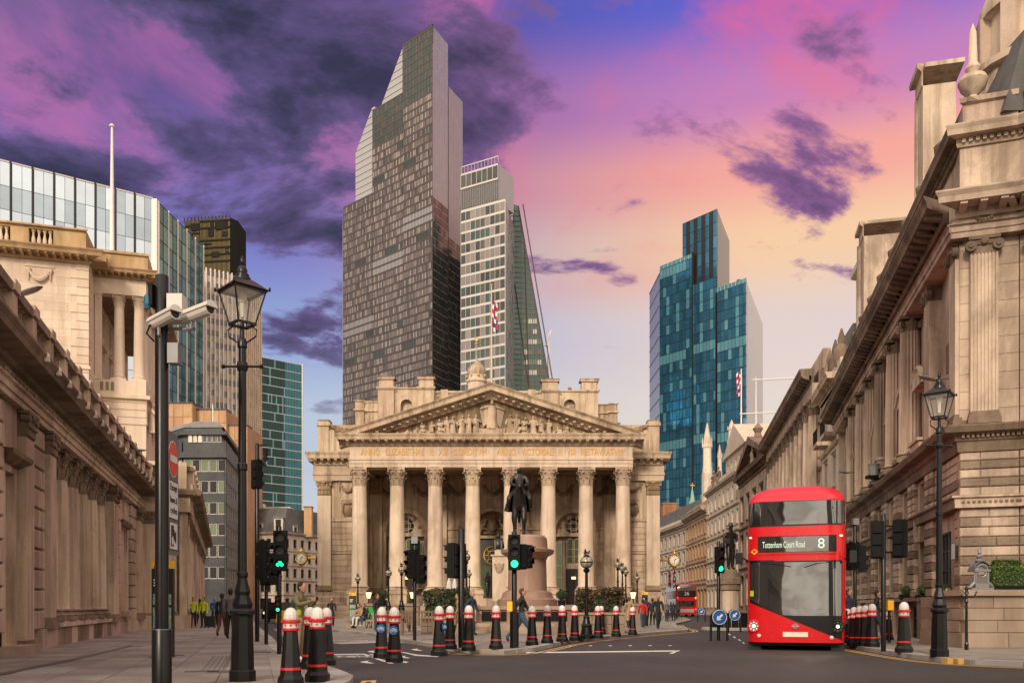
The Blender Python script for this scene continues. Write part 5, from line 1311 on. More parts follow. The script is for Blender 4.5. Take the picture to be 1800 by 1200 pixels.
m = B(); m.box(WB, -.15, .2, 6, zct, uz(437)); m.box(WB, -.15, .25, 6, uz(409), zp); m.box(-1.9, -.15, .2, 6, uz(437), uz(409)); m.box(-4.15, -3.2, .2, 6, uz(437), uz(409)); m.band(WB, -.15, [(0, uz(404)), (.12, zp - .1), (.12, zp), (0, zp)], 0, 1, .2); m.obj('parapet', SR, UP)
bal2 = baluster_mesh(uz(409) - uz(437), .13, SU)
for x in [-3.0 + i * .3 for i in range(4)] + [-4.4 - i * .3 for i in range(8)]: put(bal2, 'baluster', UP, (x, .45, uz(437)))
# loggia block to the right, set back
LY = 2.0; LS = 2.95; LL = 14.0
uz2 = lambda py: H + (HY - py) * 54.3 / F
z_fl, z_cap, z_ent, z_top = uz2(668), uz2(517), uz2(490), uz2(441)
B().box(0.0, LS, LY + .02, LY + LL, 0, uz2(700)).obj('loggia_base', SU, UP)
zz = uz2(745); k = 0
while zz < uz2(703):
 B().cham(0.02, LS + .05, LY - .04, LY + .1, zz + .012, zz + .44, .02).obj('ashlar', SU, UP)
 for j in range(7): B().box(LS, LS + .05, LY + .1 + j * 2, LY + 2.08 + j * 2, zz + .012, zz + .44).obj('ashlar', SU, UP)
 zz += .45
B().band(0, LS, [(0, uz2(702)), (.25, uz2(700)), (.25, uz2(694)), (0, uz2(692))], 0, 1, LY).obj('string_course', SU, UP)
m = B(); m.box(LS, LS + .25, LY, LY + LL, uz2(700), uz2(694)); m.obj('string_course', SU, UP)
B().box(0, LS, LY, LY + LL, uz2(694), z_fl).obj('loggia_parapet', SU, UP)
for i in range(3): B().box(.35 + i * .3, .52 + i * .3, LY - .05, LY + .02, uz2(686), uz2(672)).obj('baluster', SBD, UP)
B().box(0, LS, LY, LY + LL, z_cap, z_ent).obj('loggia_entablature', SU, UP)
B().box(0, LS - .3, LY + .8, LY + LL, z_cap - .1, z_cap).obj('loggia_ceiling', SBD, UP)
m = B(); wall_holes(m, 0, LL, z_fl, z_cap, [(2.2 + i * 2.6, 3.3 + i * 2.6, z_fl + a, z_fl + a + 1.5) for i in range(4) for a in (.9, 3.3)], .3, 0)
lw = m.obj('loggia_wall', SU, UP, loc=(0.1, LY, 0), rz=math.pi / 2)
for i in range(4):
 for a in (.9, 3.3): window(lw, 2.75 + i * 2.6, z_fl + a, 1.1, 1.5, .25, 2, 3)
 B().slab([(2.0 + i * 2.6, z_fl + 2.5), (3.5 + i * 2.6, z_fl + 2.5), (2.75 + i * 2.6, z_fl + 2.9)], -.15, 0).obj('window_hood', SU, lw)
pilaster(UP, .22, LY + .3, z_fl, z_cap, .38, .3, SU, SU, 'cor', hc=.55, hb=.3)
for x in (1.35, 2.5): column(UP, x, LY + .45, z_fl, z_cap, .33, SU, SU, 'cor', hb=.32, hc=.72, n=18)
for j in range(1, 7): column(UP, LS - .45, LY + .45 + j * 2.05, z_fl, z_cap, .33, SU, SU, 'cor', hb=.32, hc=.72, n=18)
cornice(UP, 0, LS, z_ent, .75, uz2(476) - z_ent, SR, 0, 1, LY, mods=.36)
m = B(); m.box(LS, LS + .72, LY - .0, LY + LL, z_ent + .25, uz2(476)); m.obj('cornice_return', SR, UP)
for j in range(30): put(modillion(.16, .45, .2, SR), 'modillion', UP, (LS + .0, LY + .2 + j * .45, z_ent + .06)).rotation_euler = (0, 0, math.pi / 2)
m = B(); m.box(.1, LS + .1, LY + .1, LY + 4, uz2(476), z_top); m.band(.1, LS + .1, [(0, z_top - .2), (.12, z_top - .15), (.12, z_top), (0, z_top)], 1, 1, LY + .1); m.obj('parapet', SR, UP)
B().box(.1, LS, LY + 4, LY + LL, uz2(476), uz2(468)).obj('parapet', SR, UP)
# carved standing figures along the flank below the loggia
for j in range(4):
 o = put(robed('stand', 11 + j).mesh('carved_figure', SU, True, 60), 'carved_figure', UP, (LS + .3, LY + .7 + j * 2.6, uz2(755)), math.pi / 2); o.scale = (1.9, 1.9, 1.9)
# the flagpole on the pavilion
fp = thing('flagpole', 'tall bare white flagpole on top of the left stone pavilion', 'flagpole', (XP(197, 56), 56, z_top - 1))
pk = 56 / F; base = z_top - 1
B().lathe([(.20, 0), (.20, .8), (.14, .9), (.13, 4), (.07, ZP(224, 56) - base)], 12).obj('pole', 'pole_white', fp, smooth=True)
B().lathe([(.05, ZP(224, 56) - base), (.16, ZP(223, 56) - base), (.16, ZP(220.5, 56) - base), (.05, ZP(218, 56) - base)], 12).obj('cap', 'pole_white', fp, smooth=True)
# ------------------------------------------------------------------ grand stone corner building on the right
def flatten(dummy, root):
 for c in list(dummy.children):
  c.matrix_basis = dummy.matrix_basis @ c.matrix_basis; c.parent = root
 bpy.data.objects.remove(dummy)
def facet(loc, rz):
 o = bpy.data.objects.new('facet', None); COL.objects.link(o); o.location = (*loc, 0); o.rotation_euler = (0, 0, rz)
 bpy.context.view_layer.update(); return o
CDIR = Vector((.248, 1)).normalized(); CP1 = Vector((6.75 + .248 * 55, 55)); CL = (CP1 - Vector((13.2, 26))).length
CH = thing('corner_building', 'grand banded stone corner building with fluted giant columns at the right', 'building', (CP1.x, CP1.y, 0), rz_of(-CDIR.x, -CDIR.y))
SC1, SC2, SC3 = 'stone_cornhill', 'stone_cornhill_dark', 'stone_cornhill_soot'
cy_ = lambda px: (55 - 6.75 / ((px - 900) / 1550 - .248)) * 1.0303
z26 = lambda py: H + (HY - py) * 26 / F
ZB = dict(plinth=1.55, str0=z26(893), str1=z26(872), rc0=z26(795), rc1=z26(752), colb=z26(748), colt=z26(424), ent=z26(392), cor=z26(357), att=z26(262), acor=z26(230), par=z26(172))
cols = [cy_(p) for p in (1502, 1518, 1537, 1557, 1580, 1605, 1633)]
cols = [cols[-1] - 3.03 * i for i in range(8)][::-1]
bays = [(a + b) / 2 for a, b in zip(cols, cols[1:])]
def courses(parent, a, b, z0, z1, yf, n=None, h=.285, split=1, rnd=random.Random(3)):
 n = n or max(1, round((z1 - z0) / h)); hh = (z1 - z0) / n
 for k in range(n):
  cuts = [a] + ([a + (b - a) * rnd.choice((.35, .5, .62))] if split > 1 else []) + [b]
  for u, v in zip(cuts, cuts[1:]):
   dark = (k % 2 == 1) and rnd.random() < .85
   B().cham(u + .004, v - .004, yf - (.05 if dark else .035), yf + .12, z0 + k * hh + .008, z0 + (k + 1) * hh - .008, .03).obj('banded_stone', SC2 if dark else SC1, parent)
# lower storeys
holes = [(x - .58, x + .58, 1.75, 3.55) for x in bays] + [(x - .6, x + .6, ZB['str1'] + .12, ZB['rc0'] - .12) for x in bays] + [(-.0 + .4, 1.3, 1.75, 3.4)]
m = B(); wall_holes(m, 0, CL, Z0, ZB['rc0'], holes, .38, .12); m.obj('wall', SC1, CH)
for x in bays:
 window(CH, x, 1.75, 1.16, 1.8, .42, 2, 3); window(CH, x, ZB['str1'] + .12, 1.2, ZB['rc0'] - .24 - ZB['str1'], .42, 2, 2)
 m = B()
 for s, hh in ((-.34, .55), (0, .75), (.34, .55)): m.slab([(x + s * 1.0 - .13, 3.5), (x + s * 1.0 + .13, 3.5), (x + s * 1.18 + .17, 3.5 + hh), (x + s * 1.18 - .17, 3.5 + hh)], -.1 if s else -.18, .14)
 m.obj('keystone', SC1, CH)
 B().box(x - .8, x + .8, -.12, .2, 1.6, 1.75).obj('window_sill', SC1, CH)
for x in cols[:-1] + [cols[-1]]:
 courses(CH, x - .62, x + .62, ZB['plinth'], ZB['str0'], 0)
 courses(CH, x - .58, x + .58, ZB['str1'], ZB['rc0'], 0)
courses(CH, cols[-1] + .75, CL - .02, ZB['str1'], ZB['rc0'], .06); courses(CH, CL - .75, CL - .02, ZB['plinth'], ZB['str0'], .06)
window(CH, (cols[-1] + CL) / 2 + .0, 1.75, 1.0, 1.8, .1, 2, 3)
for x in cols: B().box(x - .72, x + .72, -.25, .15, Z0, ZB['plinth'] - .15).obj('plinth_block', 'granite', CH)
for x in bays:
 g = B()
 for i in range(6): g.box(x - .5 + i * .2 - .015, x - .5 + i * .2 + .015, -.1, -.07, Z0, 1.25)
 for zz in (.3, .8, 1.2): g.box(x - .55, x + .55, -.105, -.065, zz, zz + .03)
 g.obj('railing', 'black_gloss', CH)
B().box(0, CL, -.06, .14, Z0, ZB['plinth'] - .12).obj('plinth', 'granite', CH); B().band(0, CL, [(-.2, ZB['plinth'] - .15), (.28, ZB['plinth'] - .15), (.28, ZB['plinth'] - .02), (-.2, ZB['plinth'])], 0, 0, 0).obj('plinth_course', 'granite', CH)
B().band(0, CL, [(-.2, ZB['str0']), (.16, ZB['str0']), (.18, ZB['str1'] - .1), (.26, ZB['str1'] - .06), (.26, ZB['str1']), (-.2, ZB['str1'])], 0, .9, 0).obj('string_course', SC3, CH)
B().band(0, CL, [(-.3, ZB['rc0']), (.06, ZB['rc0']), (.1, ZB['rc0'] + .28), (.16, ZB['rc0'] + .32), (.2, ZB['rc1'] - .24), (.48, ZB['rc1'] - .2), (.56, ZB['rc1'] - .04), (.56, ZB['rc1']), (-.4, ZB['rc1'] + .01)], 0, .9, 0).obj('lower_cornice', SC3, CH)
# giant order
holes = [(x - .5, x + .5, ZB['colb'] + .55, ZB['colb'] + 2.45) for x in bays] + [(x - .48, x + .48, ZB['colb'] + 3.3, ZB['colb'] + 4.55) for x in bays] + [(.5, 1.3, ZB['colb'] + .5, ZB['colb'] + 2.2), (.5, 1.3, ZB['colb'] + 3.3, ZB['colb'] + 4.5)]
xl = (cols[-1] + .55 + CL - .9) / 2; holes += [(xl - .4, xl + .4, ZB['colb'] + .5, ZB['colb'] + 2.1), (xl - .4, xl + .4, ZB['colb'] + 3.2, ZB['colb'] + 5.2)]
m = B(); wall_holes(m, 0, CL, ZB['rc1'] - .05, ZB['colt'], holes, .3, .32); m.obj('upper_wall', SC1, CH)
for x, i in zip(bays, range(99)):
 window(CH, x, ZB['colb'] + .55, 1.0, 1.9, .56, 2, 3); window(CH, x, ZB['colb'] + 3.3, .96, 1.25, .56, 2, 2)
 zz = ZB['colb'] + 2.5; m = B()
 if i % 2: m.slab([(x - .85, zz), (x + .85, zz), (x + .85, zz + .12), (x, zz + .62), (x - .85, zz + .12)], -.12, .33); m.slab([(x - .95, zz + .12), (x - .78, zz + .08), (x, zz + .56), (x + .78, zz + .08), (x + .95, zz + .12), (x, zz + .74)], -.2, .33)
 else:
  pts = [(x + .85 * math.cos(math.pi * (1 - k / 8)), zz + .1 + .55 * math.sin(math.pi * k / 8)) for k in range(9)]
  m.slab([(x - .85, zz)] + [(x + .85, zz)] + pts[::-1], -.12, .33); m.tube([(p[0], -.08, p[1]) for p in pts], .1, 6)
 m.obj('window_pediment', SC1, CH, fix=True)
 B().box(x - .75, x + .75, -.18, .33, ZB['colb'], ZB['colb'] + .48).box(x - .85, x + .85, -.26, .3, ZB['colb'] + .48, ZB['colb'] + .58).obj('window_balcony', SC1, CH)
window(CH, .9, ZB['colb'] + .5, .8, 1.7, .56); window(CH, .9, ZB['colb'] + 3.3, .8, 1.2, .56); window(CH, xl, ZB['colb'] + .5, .8, 1.6, .56); window(CH, xl, ZB['colb'] + 3.2, .8, 2.0, .56)
B().box(xl - .5, xl + .5, .22, .34, ZB['colb'] + 2.2, ZB['colb'] + 3.1).obj('carved_panel', SC3, CH)
for x in cols[1:-1]: column(CH, x, -.05, ZB['colb'], ZB['colt'], .39, SC1, SC3, 'ion', flutes=18, hb=.36, hc=.52)
for x in (cols[0], cols[-1]): pilaster(CH, x, .32, ZB['colb'], ZB['colt'], .8, .4, SC1, SC3, 'ion', hc=.5, hb=.36)
pilaster(CH, CL - .48, .32, ZB['colb'], ZB['colt'], .75, .42, SC1, SC3, 'ion', flutes=7, hc=.5, hb=.36)
B().band(0, CL, [(-.5, ZB['colt']), (.3, ZB['colt']), (.3, ZB['colt'] + .15), (.35, ZB['colt'] + .17), (.35, ZB['colt'] + .32), (.42, ZB['colt'] + .36), (.3, ZB['colt'] + .42), (.3, ZB['ent']), (-.5, ZB['ent'])], 0, .9, 0).obj('architrave', SC1, CH)
def wreath(parent, x, z, y, r=.24):
 m = B(); m.torus((x, y, z), r, r * .34, 'Y', 16, 6)
 for i in range(16): a = i * math.pi / 8; m.ell((x + r * math.cos(a), y - r * .2, z + r * math.sin(a)), r * .25, 6, 4)
 m.obj('wreath', SC3, parent, smooth=True)
for x in cols: wreath(CH, x, (ZB['colt'] + .42 + ZB['ent']) / 2 + .1, -.3, .14)
cornice(CH, 0, CL, ZB['ent'], .85, ZB['cor'] - ZB['ent'], SC3, 0, .9, -.28, mods=.52)
# attic storey
m = B(); wall_holes(m, 0, CL, ZB['cor'] - .02, ZB['att'], [(x - .4, x + .4, ZB['cor'] + .25, ZB['cor'] + 1.15) for x in bays] + [(xl - .4, xl + .4, ZB['cor'] + .2, ZB['cor'] + 1.2)], .25, .1); m.obj('attic_wall', SC1, CH)
for x in bays + [xl]: window(CH, x, ZB['cor'] + .25, .8, .9, .3, 2, 1)
for x in cols: B().box(x - .32, x + .32, -.06, .1, ZB['cor'], ZB['att']).obj('attic_pier', SC1, CH)
cornice(CH, 0, CL, ZB['att'], .48, ZB['acor'] - ZB['att'], SC3, 0, .9, .08)
B().box(0, CL, .2, .8, ZB['acor'], ZB['acor'] + .22).obj('parapet_base', SC1, CH); B().box(0, CL, .2, .75, ZB['par'] - .14, ZB['par']).obj('parapet_rail', SC3, CH)
bal3 = baluster_mesh(ZB['par'] - .14 - ZB['acor'] - .2, .09, SC3)
for a, b in zip([0] + cols, cols + [CL]):
 for i in range(7):
  if b - a > 1.5: put(bal3, 'baluster', CH, (a + .35 + (b - a - .6) * (i + .5) / 7, .45, ZB['acor'] + .2))
for x in cols:
 B().box(x - .3, x + .3, .14, .85, ZB['acor'], ZB['par'] + .05).obj('parapet_pedestal', SC1, CH)
 B().lathe([(.12, ZB['par'] + .05), (.16, ZB['par'] + .2), (.34, ZB['par'] + .42), (.36, ZB['par'] + .6), (.2, ZB['par'] + .75), (.08, ZB['par'] + .8)], 12, (x, .5)).obj('parapet_urn', SC3, CH, smooth=True)
B().box(0, CL, .75, 12, ZB['cor'], ZB['acor']).obj('block', SC1, CH); B().prism([(0, 1.5), (CL - 2, 1.5), (CL - 2, 9), (0, 9)], ZB['acor'], ZB['par'] + 1.2).obj('roof', 'slate', CH)
B().box(0, CL, .8, 12, 0, ZB['cor']).obj('block', SC1, CH)
# chimneys
def chimney(px, Y, wd, dp, ytop, root, mat=SC1, setback=3.0, rnd_end=True, z0=14):
 x = (55 - Y) * 1.0303; zt = H + (HY - ytop) * (Y + .0) / F
 m = B(); m.box(x - wd / 2, x + wd / 2, setback, setback + dp, z0, zt - .9); m.lathe([(dp * .18, z0), (dp * .18, zt - .9)], 14, (x - wd / 2, setback + dp * .1))
 m.band(x - wd / 2, x + wd / 2, [(0, zt - .95), (.06, zt - .9), (.06, zt - .35), (.25, zt - .28), (.28, zt - .1), (.1, zt), (0, zt)], 1, 1, setback); m.box(x - wd / 2 - .28, x + wd / 2 + .28, setback + .01, setback + dp + .28, zt - .28, zt - .1); m.box(x - wd / 2, x + wd / 2, setback, setback + dp, zt - .1, zt)
 m.obj('chimney', mat, root)
chimney(1660, 37.5, 1.2, 1.25, 135, CH, setback=1.2); chimney(1540, 54, 1.6, 2.2, 402, CH, setback=1.2)
# canted corner and the face beyond it
def corner_face(P, u, L, pil, e0, e1):
 f = facet(P, rz_of(*u)); fl = []
 def add(o): return o
 B().box(0, L, .1, 3, 0, ZB['acor']).obj('block', SC1, f)
 B().box(0, L, -.2, .2, Z0, ZB['plinth']).obj('plinth', 'granite', f)
 courses(f, 0.0, L, ZB['plinth'], ZB['str0'], .02, split=2); courses(f, 0.0, L, ZB['str1'], ZB['rc0'], .02, split=2)
 B().band(0, L, [(-.2, ZB['str0']), (.16, ZB['str0']), (.18, ZB['str1'] - .1), (.26, ZB['str1'] - .06), (.26, ZB['str1']), (-.2, ZB['str1'])], e0, e1, 0).obj('string_course', SC1, f)
 n = int(L / .14)
 me = cached('guilloche', lambda: B().ell((0, 0, 0), (.055, .03, .05), 7, 5).mesh('carved_bead', SC3))
 for i in range(n): put(me, 'carved_bead', f, (.07 + i * L / n, -.17, (ZB['str0'] + ZB['str1']) / 2 - .02))
 B().band(0, L, [(-.3, ZB['rc0']), (.06, ZB['rc0']), (.1, ZB['rc0'] + .28), (.16, ZB['rc0'] + .32), (.2, ZB['rc1'] - .24), (.48, ZB['rc1'] - .2), (.56, ZB['rc1'] - .04), (.56, ZB['rc1']), (-.4, ZB['rc1'] + .01)], e0, e1, 0).obj('lower_cornice', SC3, f)
 n = int(L / .12); me = cached('dentil_s', lambda: B().box(-.035, .035, -.06, 0, 0, .09).mesh('dentil', SC1))
 for i in range(n): put(me, 'dentil', f, (.06 + i * L / n, -.2, ZB['rc1'] - .33))
 for x in pil: pilaster(f, x, .1, ZB['colb'], ZB['colt'], .72, .3, SC1, SC3, 'ion', flutes=7, hc=.5, hb=.36)
 # ashlar beside the pilaster
 z = ZB['rc1'] + .02; k = 0
 while z < ZB['colt'] - .1:
  B().cham(.0, L, .06, .15, z + .004, min(z + .52, ZB['colt']) - .004, .006).obj('ashlar', SC1, f); z += .52
 B().band(0, L, [(-.5, ZB['colt']), (.26, ZB['colt']), (.26, ZB['colt'] + .15), (.3, ZB['colt'] + .17), (.3, ZB['colt'] + .32), (.38, ZB['colt'] + .36), (.26, ZB['colt'] + .42), (.26, ZB['ent']), (-.5, ZB['ent'])], e0, e1, 0).obj('architrave', SC1, f)
 for x in pil: wreath(f, x, (ZB['colt'] + .42 + ZB['ent']) / 2 + .16, -.28, .22)
 cornice(f, 0, L, ZB['ent'], .85, ZB['cor'] - ZB['ent'], SC1, e0, e1, -.22, mods=.5)
 B().box(0, L, -.02, 1, ZB['cor'], ZB['att']).obj('attic_wall', SC1, f)
 cornice(f, 0, L, ZB['att'], .48, ZB['acor'] - ZB['att'], SC1, e0, e1, 0)
 B().box(0.1, L, .15, 1.2, ZB['acor'], ZB['par'] - .18).band(.1, L, [(0, ZB['acor']), (.12, ZB['acor'] + .02), (.12, ZB['acor'] + .25), (0, ZB['acor'] + .3)], 0, 0, .15).band(.1, L, [(0, ZB['par'] - .18), (.1, ZB['par'] - .14), (.12, ZB['par']), (-1, ZB['par']), (-1, ZB['par'] - .18)], e0, 0, .15).obj('parapet', SC1, f)
 flatten(f, CH)
CP0 = Vector((13.2, 26)); CU = Vector((.85, -.30)).normalized()
def to_local(root, P):
 v = root.matrix_basis.inverted() @ Vector((P[0], P[1], 0)); return (v.x, v.y)
bpy.context.view_layer.update()
def local_u(root, u):
 a = root.rotation_euler.z; c, s = math.cos(-a), math.sin(-a); return (u[0] * c - u[1] * s, u[0] * s + u[1] * c)
F1 = 1.55; corner_face(to_local(CH, CP0), local_u(CH, CU), F1, [.62], .9, -.22)
CP2 = CP0 + CU * F1; CU2 = Vector((.72, -.69)).normalized()
corner_face(to_local(CH, CP2), local_u(CH, CU2), 4.5, [.7, 2.9], -.22, 0)
# urn and obelisk on the corner parapet, scroll and dormer, dome drum at the frame edge
lx, ly = to_local(CH, CP0 + CU * .45 + Vector((.2, .6)))
zz = ZB['par']; k = 26 / F
B().lathe([(.16, zz), (.2, zz + .12), (.12, zz + .3), (.34, zz + .5), (.42, zz + .72), (.36, zz + .86), (.14, zz + .96), (.22, zz + 1.12), (.18, zz + 1.22), (.13, zz + 1.3), (.10, zz + 2.2), (.0, zz + 2.5)], 16, (lx, ly)).obj('parapet_urn', SC1, CH, smooth=True)
lx, ly = to_local(CH, CP2 + Vector((.6, .9)))
B().slab([(-1.0, 0), (.9, 0), (.9, 2.4), (-.35, 2.4)], -.8, 1.5).obj('roof_slope', 'slate', CH, loc=(lx, ly, ZB['par'] - .6), rz=-CH.rotation_euler.z)
lx, ly = to_local(CH, CP2 + Vector((.85, -.3)))
B().tube([(0, -.3, 0), (0, 1.0, 0)], .62, 18).tube([(0, -.4, 0), (0, -.3, 0)], .42, 16).tube([(0, -.46, 0), (0, -.4, 0)], .2, 12).obj('carved_scroll', SC1, CH, loc=(lx, ly, ZB['par'] + .55), rz=-CH.rotation_euler.z)
lx, ly = to_local(CH, (16.5, 27.6)); zt = z26(172)
B().lathe([(1.9, zt), (1.9, zt + 1.4), (2.1, zt + 1.5), (2.1, zt + 1.7), (1.5, zt + 1.8), (1.45, zt + 3.4), (1.7, zt + 3.5), (1.7, zt + 3.8), (1.35, zt + 4.6), (.7, zt + 5.3), (.3, zt + 6)], 20, (lx, ly)).obj('dome', SC1, CH, smooth=True)
for i in range(8): a = i * math.pi / 4; B().box(-.22, .22, -1.75, -1.4, zt + 1.7, zt + 3.5).obj('dome_pier', SC1, CH, loc=(lx, ly, 0), rz=a)
# street name plate
lx, ly = to_local(CH, CP0 - CDIR * 0 + CDIR * .42)
np_ = B().box(-.2, .2, -.03, 0, 0, .5).obj('street_plate', 'frame_dark', CH, loc=(lx, ly - .06, z26(982)))
B().box(-.18, .18, -.036, -.03, .02, .48).obj('plate_face', 'sign_white', np_)
# low granite area wall with coping
AW = thing('area_wall', 'low granite block wall with a flat coping in front of the right corner building', 'wall', (XP(1700, 23.6), 23.6, 0), 0.0)
rnd = random.Random(2)
B().box(0, 6, .05, 1.2, Z0, 1.5).obj('core', 'granite', AW)
for k in range(4):
 x = 0;
 while x < 6:
  wd = rnd.uniform(.7, 1.1); x1 = min(x + wd, 6); h = .36
  if k == 0: B().cham(x + .004, x1 - .004, -.06, .1, Z0, Z0 + .40, .015).obj('granite_block', 'granite', AW)
  else: B().cham(x + .004, x1 - .004, 0, .1, Z0 + .08 + k * .33, Z0 + .40 + k * .33, .015).obj('granite_block', 'granite', AW)
  x = x1
B().box(-.15, 6, -.12, 1.4, 1.5, 1.66).obj('coping', 'granite', AW)
for k in range(4):
 for j in range(4): B().box(-.08 if k == 0 else -.04, .06, .1 + (j + .4 * (k % 2)) * .62 + .006, min(.1 + (j + 1 + .4 * (k % 2)) * .62, 2.6) - .006, Z0 + .005 + (.08 + k * .33 if k else 0), Z0 + .395 + k * .33).obj('granite_block', 'granite', AW)
# iron tabernacle-shaped crest standing on that wall
TB = thing('iron_crest', 'grey ornate domed iron crest standing on the low granite wall', 'ornament', (XP(1725, 24), 24.0, 1.66), 0)
k = 24 / F; m = B()
m.box(-19 * k, 19 * k, -.1, .35, 0, .06); m.box(-12 * k, 12 * k, -.06, .3, .06, .18)
for s in (-1, 1):
 for o in (9, 12): m.lathe([(.03, .18), (.03, .52)], 8, (s * o * k, 0))
 m.tube([(s * 12 * k, 0, .2), (s * 17 * k, 0, .12), (s * 21 * k, 0, .06)], [.05, .05, .03], 6)
m.box(-14 * k, 14 * k, -.08, .32, .50, .56)
body = m.obj('stand', 'grey_metal', TB)
m = B(); N = 10
for i in range(N):
 a, b = math.pi * i / N, math.pi * (i + 1) / N
 m.poly([(13 * k * math.cos(a), -.06, .56 + 17 * k * math.sin(a) * .8), (13 * k * math.cos(b), -.06, .56 + 17 * k * math.sin(b) * .8), (13 * k * math.cos(b), .3, .56 + 17 * k * math.sin(b) * .8), (13 * k * math.cos(a), .3, .56 + 17 * k * math.sin(a) * .8)])
m.slab([(13 * k * math.cos(math.pi * i / N), .56 + 17 * k * math.sin(math.pi * i / N) * .8) for i in range(N + 1)], .05, .1)
m.obj('arched_top', 'grey_metal', TB)
B().torus((0, -.05, .56), 9 * k, .018, 'Y', 20, 5, None, 0, math.pi).torus((0, -.05, .45), .1, .02, 'Y', 14, 5).obj('tracery', 'steel', TB)
for i in range(9): B().lathe([(.012, .18), (.012, .36)], 6, ((-8 + i * 2) * k, -.05)).obj('baluster', 'grey_metal', TB)
B().lathe([(.1, .76), (.12, .8), (.05, .86), (.09, .92), (.03, .98), (.05, 1.02), (.0, 1.22)], 10, (0, .1)).obj('finial', 'grey_metal', TB, smooth=True)
# black standard beside the wall
ST = thing('railing_post', 'slim black iron post with a finial beside the low granite wall', 'post', (XP(1699, 22.6), 22.6, PAVE_Z))
B().lathe([(.05, 0), (.05, .15), (.035, .2), (.03, 1.2), (.05, 1.24), (.03, 1.3), (.03, 1.42)], 8).obj('post', 'black_gloss', ST); B().lathe([(.06, 1.42), (.05, 1.48), (.03, 1.52), (.05, 1.56), (0, 1.66)], 8).obj('finial', 'black_gloss', ST)
m = B(); m.tube([(0, 0, 1.36), (.14, 0, 1.34), (.22, 0, 1.4), (.26, 0, 1.5)], .02, 6); m.tube([(0, 0, 1.36), (-.1, 0, 1.34), (-.14, 0, 1.4)], .02, 6); m.obj('scroll', 'black_gloss', ST)

# ------------------------------------------------------------------ plain street fronts
def facade(root, L, floors, nb, wall, trim, top, depth=8.0, corn=.7, ch=.8, mods=0, gl='glass_window', frame='frame_dark', parapet=.9, cols=None, roof=None, mullx=2, x0=0.0, endcaps=True, hood=True):
 """floors = [(z0, z1, window width, window height, sill above z0)]"""
 pitch = L / nb; holes = []
 for (a, b, ww, wh, sl) in floors:
  for i in range(nb): c = x0 + (i + .5) * pitch; holes.append((c - ww / 2, c + ww / 2, a + sl, a + sl + wh))
 m = B(); wall_holes(m, x0, x0 + L, 0, top, holes, .35, 0, back=False); m.box(x0, x0 + L, .75, depth, 0, top)
 for xx in (x0, x0 + L): m.poly([(xx, 0, 0), (xx, .75, 0), (xx, .75, top), (xx, 0, top)])
 m.obj('wall', wall, root)
 for (a, b, ww, wh, sl) in floors:
  for i in range(nb):
   c = x0 + (i + .5) * pitch; wo = window(root, c, a + sl, ww, wh, .26, mullx, 2 if wh > 1.3 else 1, frame, gl)
   B_ = cached(('sill', ww, trim), lambda: B().box(-ww / 2 - .12, ww / 2 + .12, -.42, -.2, -.14, 0).mesh('sill', trim)); put(B_, 'sill', wo)
   if hood: put(cached(('hood', ww, wh, trim), lambda: B().box(-ww / 2 - .15, ww / 2 + .15, -.40, -.22, wh + .1, wh + .26).mesh('hood', trim)), 'hood', wo)
  if b < top - .2: B().band(x0, x0 + L, [(0, b - .15), (.14, b - .12), (.2, b + .05), (0, b + .1)], 0, 0, 0).obj('string_course', trim, root)
 if cols:
  ca, cb, r, n = cols
  for i in range(n): column(root, x0 + (i + .5) * L / n, -.25, ca, cb, r, wall, trim, 'cor', hb=r * .8, hc=r * 2.1, n=14, flutes=10)
  B().box(x0, x0 + L, -.65, .2, cb, cb + .9).obj('architrave', wall, root)
 cornice(root, x0, x0 + L, top, corn, ch, trim, .0, .0, -.5 if cols else 0, mods=mods)
 if parapet: B().box(x0, x0 + L, .1, .6, top + ch, top + ch + parapet).obj('parapet', wall, root)
 B().box(x0, x0 + L, -.2, depth, top, top + ch * .9).obj('roof_deck', trim, root)
 if roof:
  rh, rm = roof; z = top + ch
  B().slab([(x0, z), (x0 + L, z), (x0 + L, z + .01), (x0, z + .01)], .6, .7)
  m = B(); p = [(x0, .7, z), (x0 + L, .7, z), (x0 + L, depth, z), (x0, depth, z), (x0 + .5, 2.2, z + rh), (x0 + L - .5, 2.2, z + rh), (x0 + L - .5, depth - .5, z + rh), (x0 + .5, depth - .5, z + rh)]
  for q in ((0, 1, 5, 4), (1, 2, 6, 5), (2, 3, 7, 6), (3, 0, 4, 7), (4, 5, 6, 7)): m.poly([p[i] for i in q])
  m.obj('roof', rm, root)
def street_front(name, label, near, far, cat='building'):
 """front on the right side of the street: local x runs from the far end to the near end"""
 near, far = Vector(near), Vector(far); d = (near - far)
 return thing(name, label, cat, (far.x, far.y, 0), rz_of(d.x, d.y)), d.length
b, L = street_front('stone_house', 'narrow pale stone house with iron balconies between the banded corner building and long colonnade', (20.4, 55.05), (21.8, 62))
facade(b, L, [(0.2, 4.6, 1.5, 2.6, .9), (4.6, 8.2, 1.2, 2.2, .9), (8.2, 11.6, 1.2, 2.0, .8), (11.6, 14.6, 1.2, 1.7, .8)], 2, 'stone_white', 'stone_cornhill', 15.2, corn=.8, ch=.7, roof=(2.5, 'slate'))
for z in (5.3, 12.3):
 for s in (.27, .75):
  m = B(); c = L * s; m.box(c - 1.0, c + 1.0, -.75, 0, z - .25, z); w_ = m.obj('balcony', 'stone_cornhill', b)
  m = B()
  for i in range(11): m.box(c - .95 + i * .19 - .012, c - .95 + i * .19 + .012, -.74, -.71, z, z + .85)
  m.box(c - 1, c + 1, -.75, -.7, z + .85, z + .9); m.obj('railing', 'black_matte', w_)
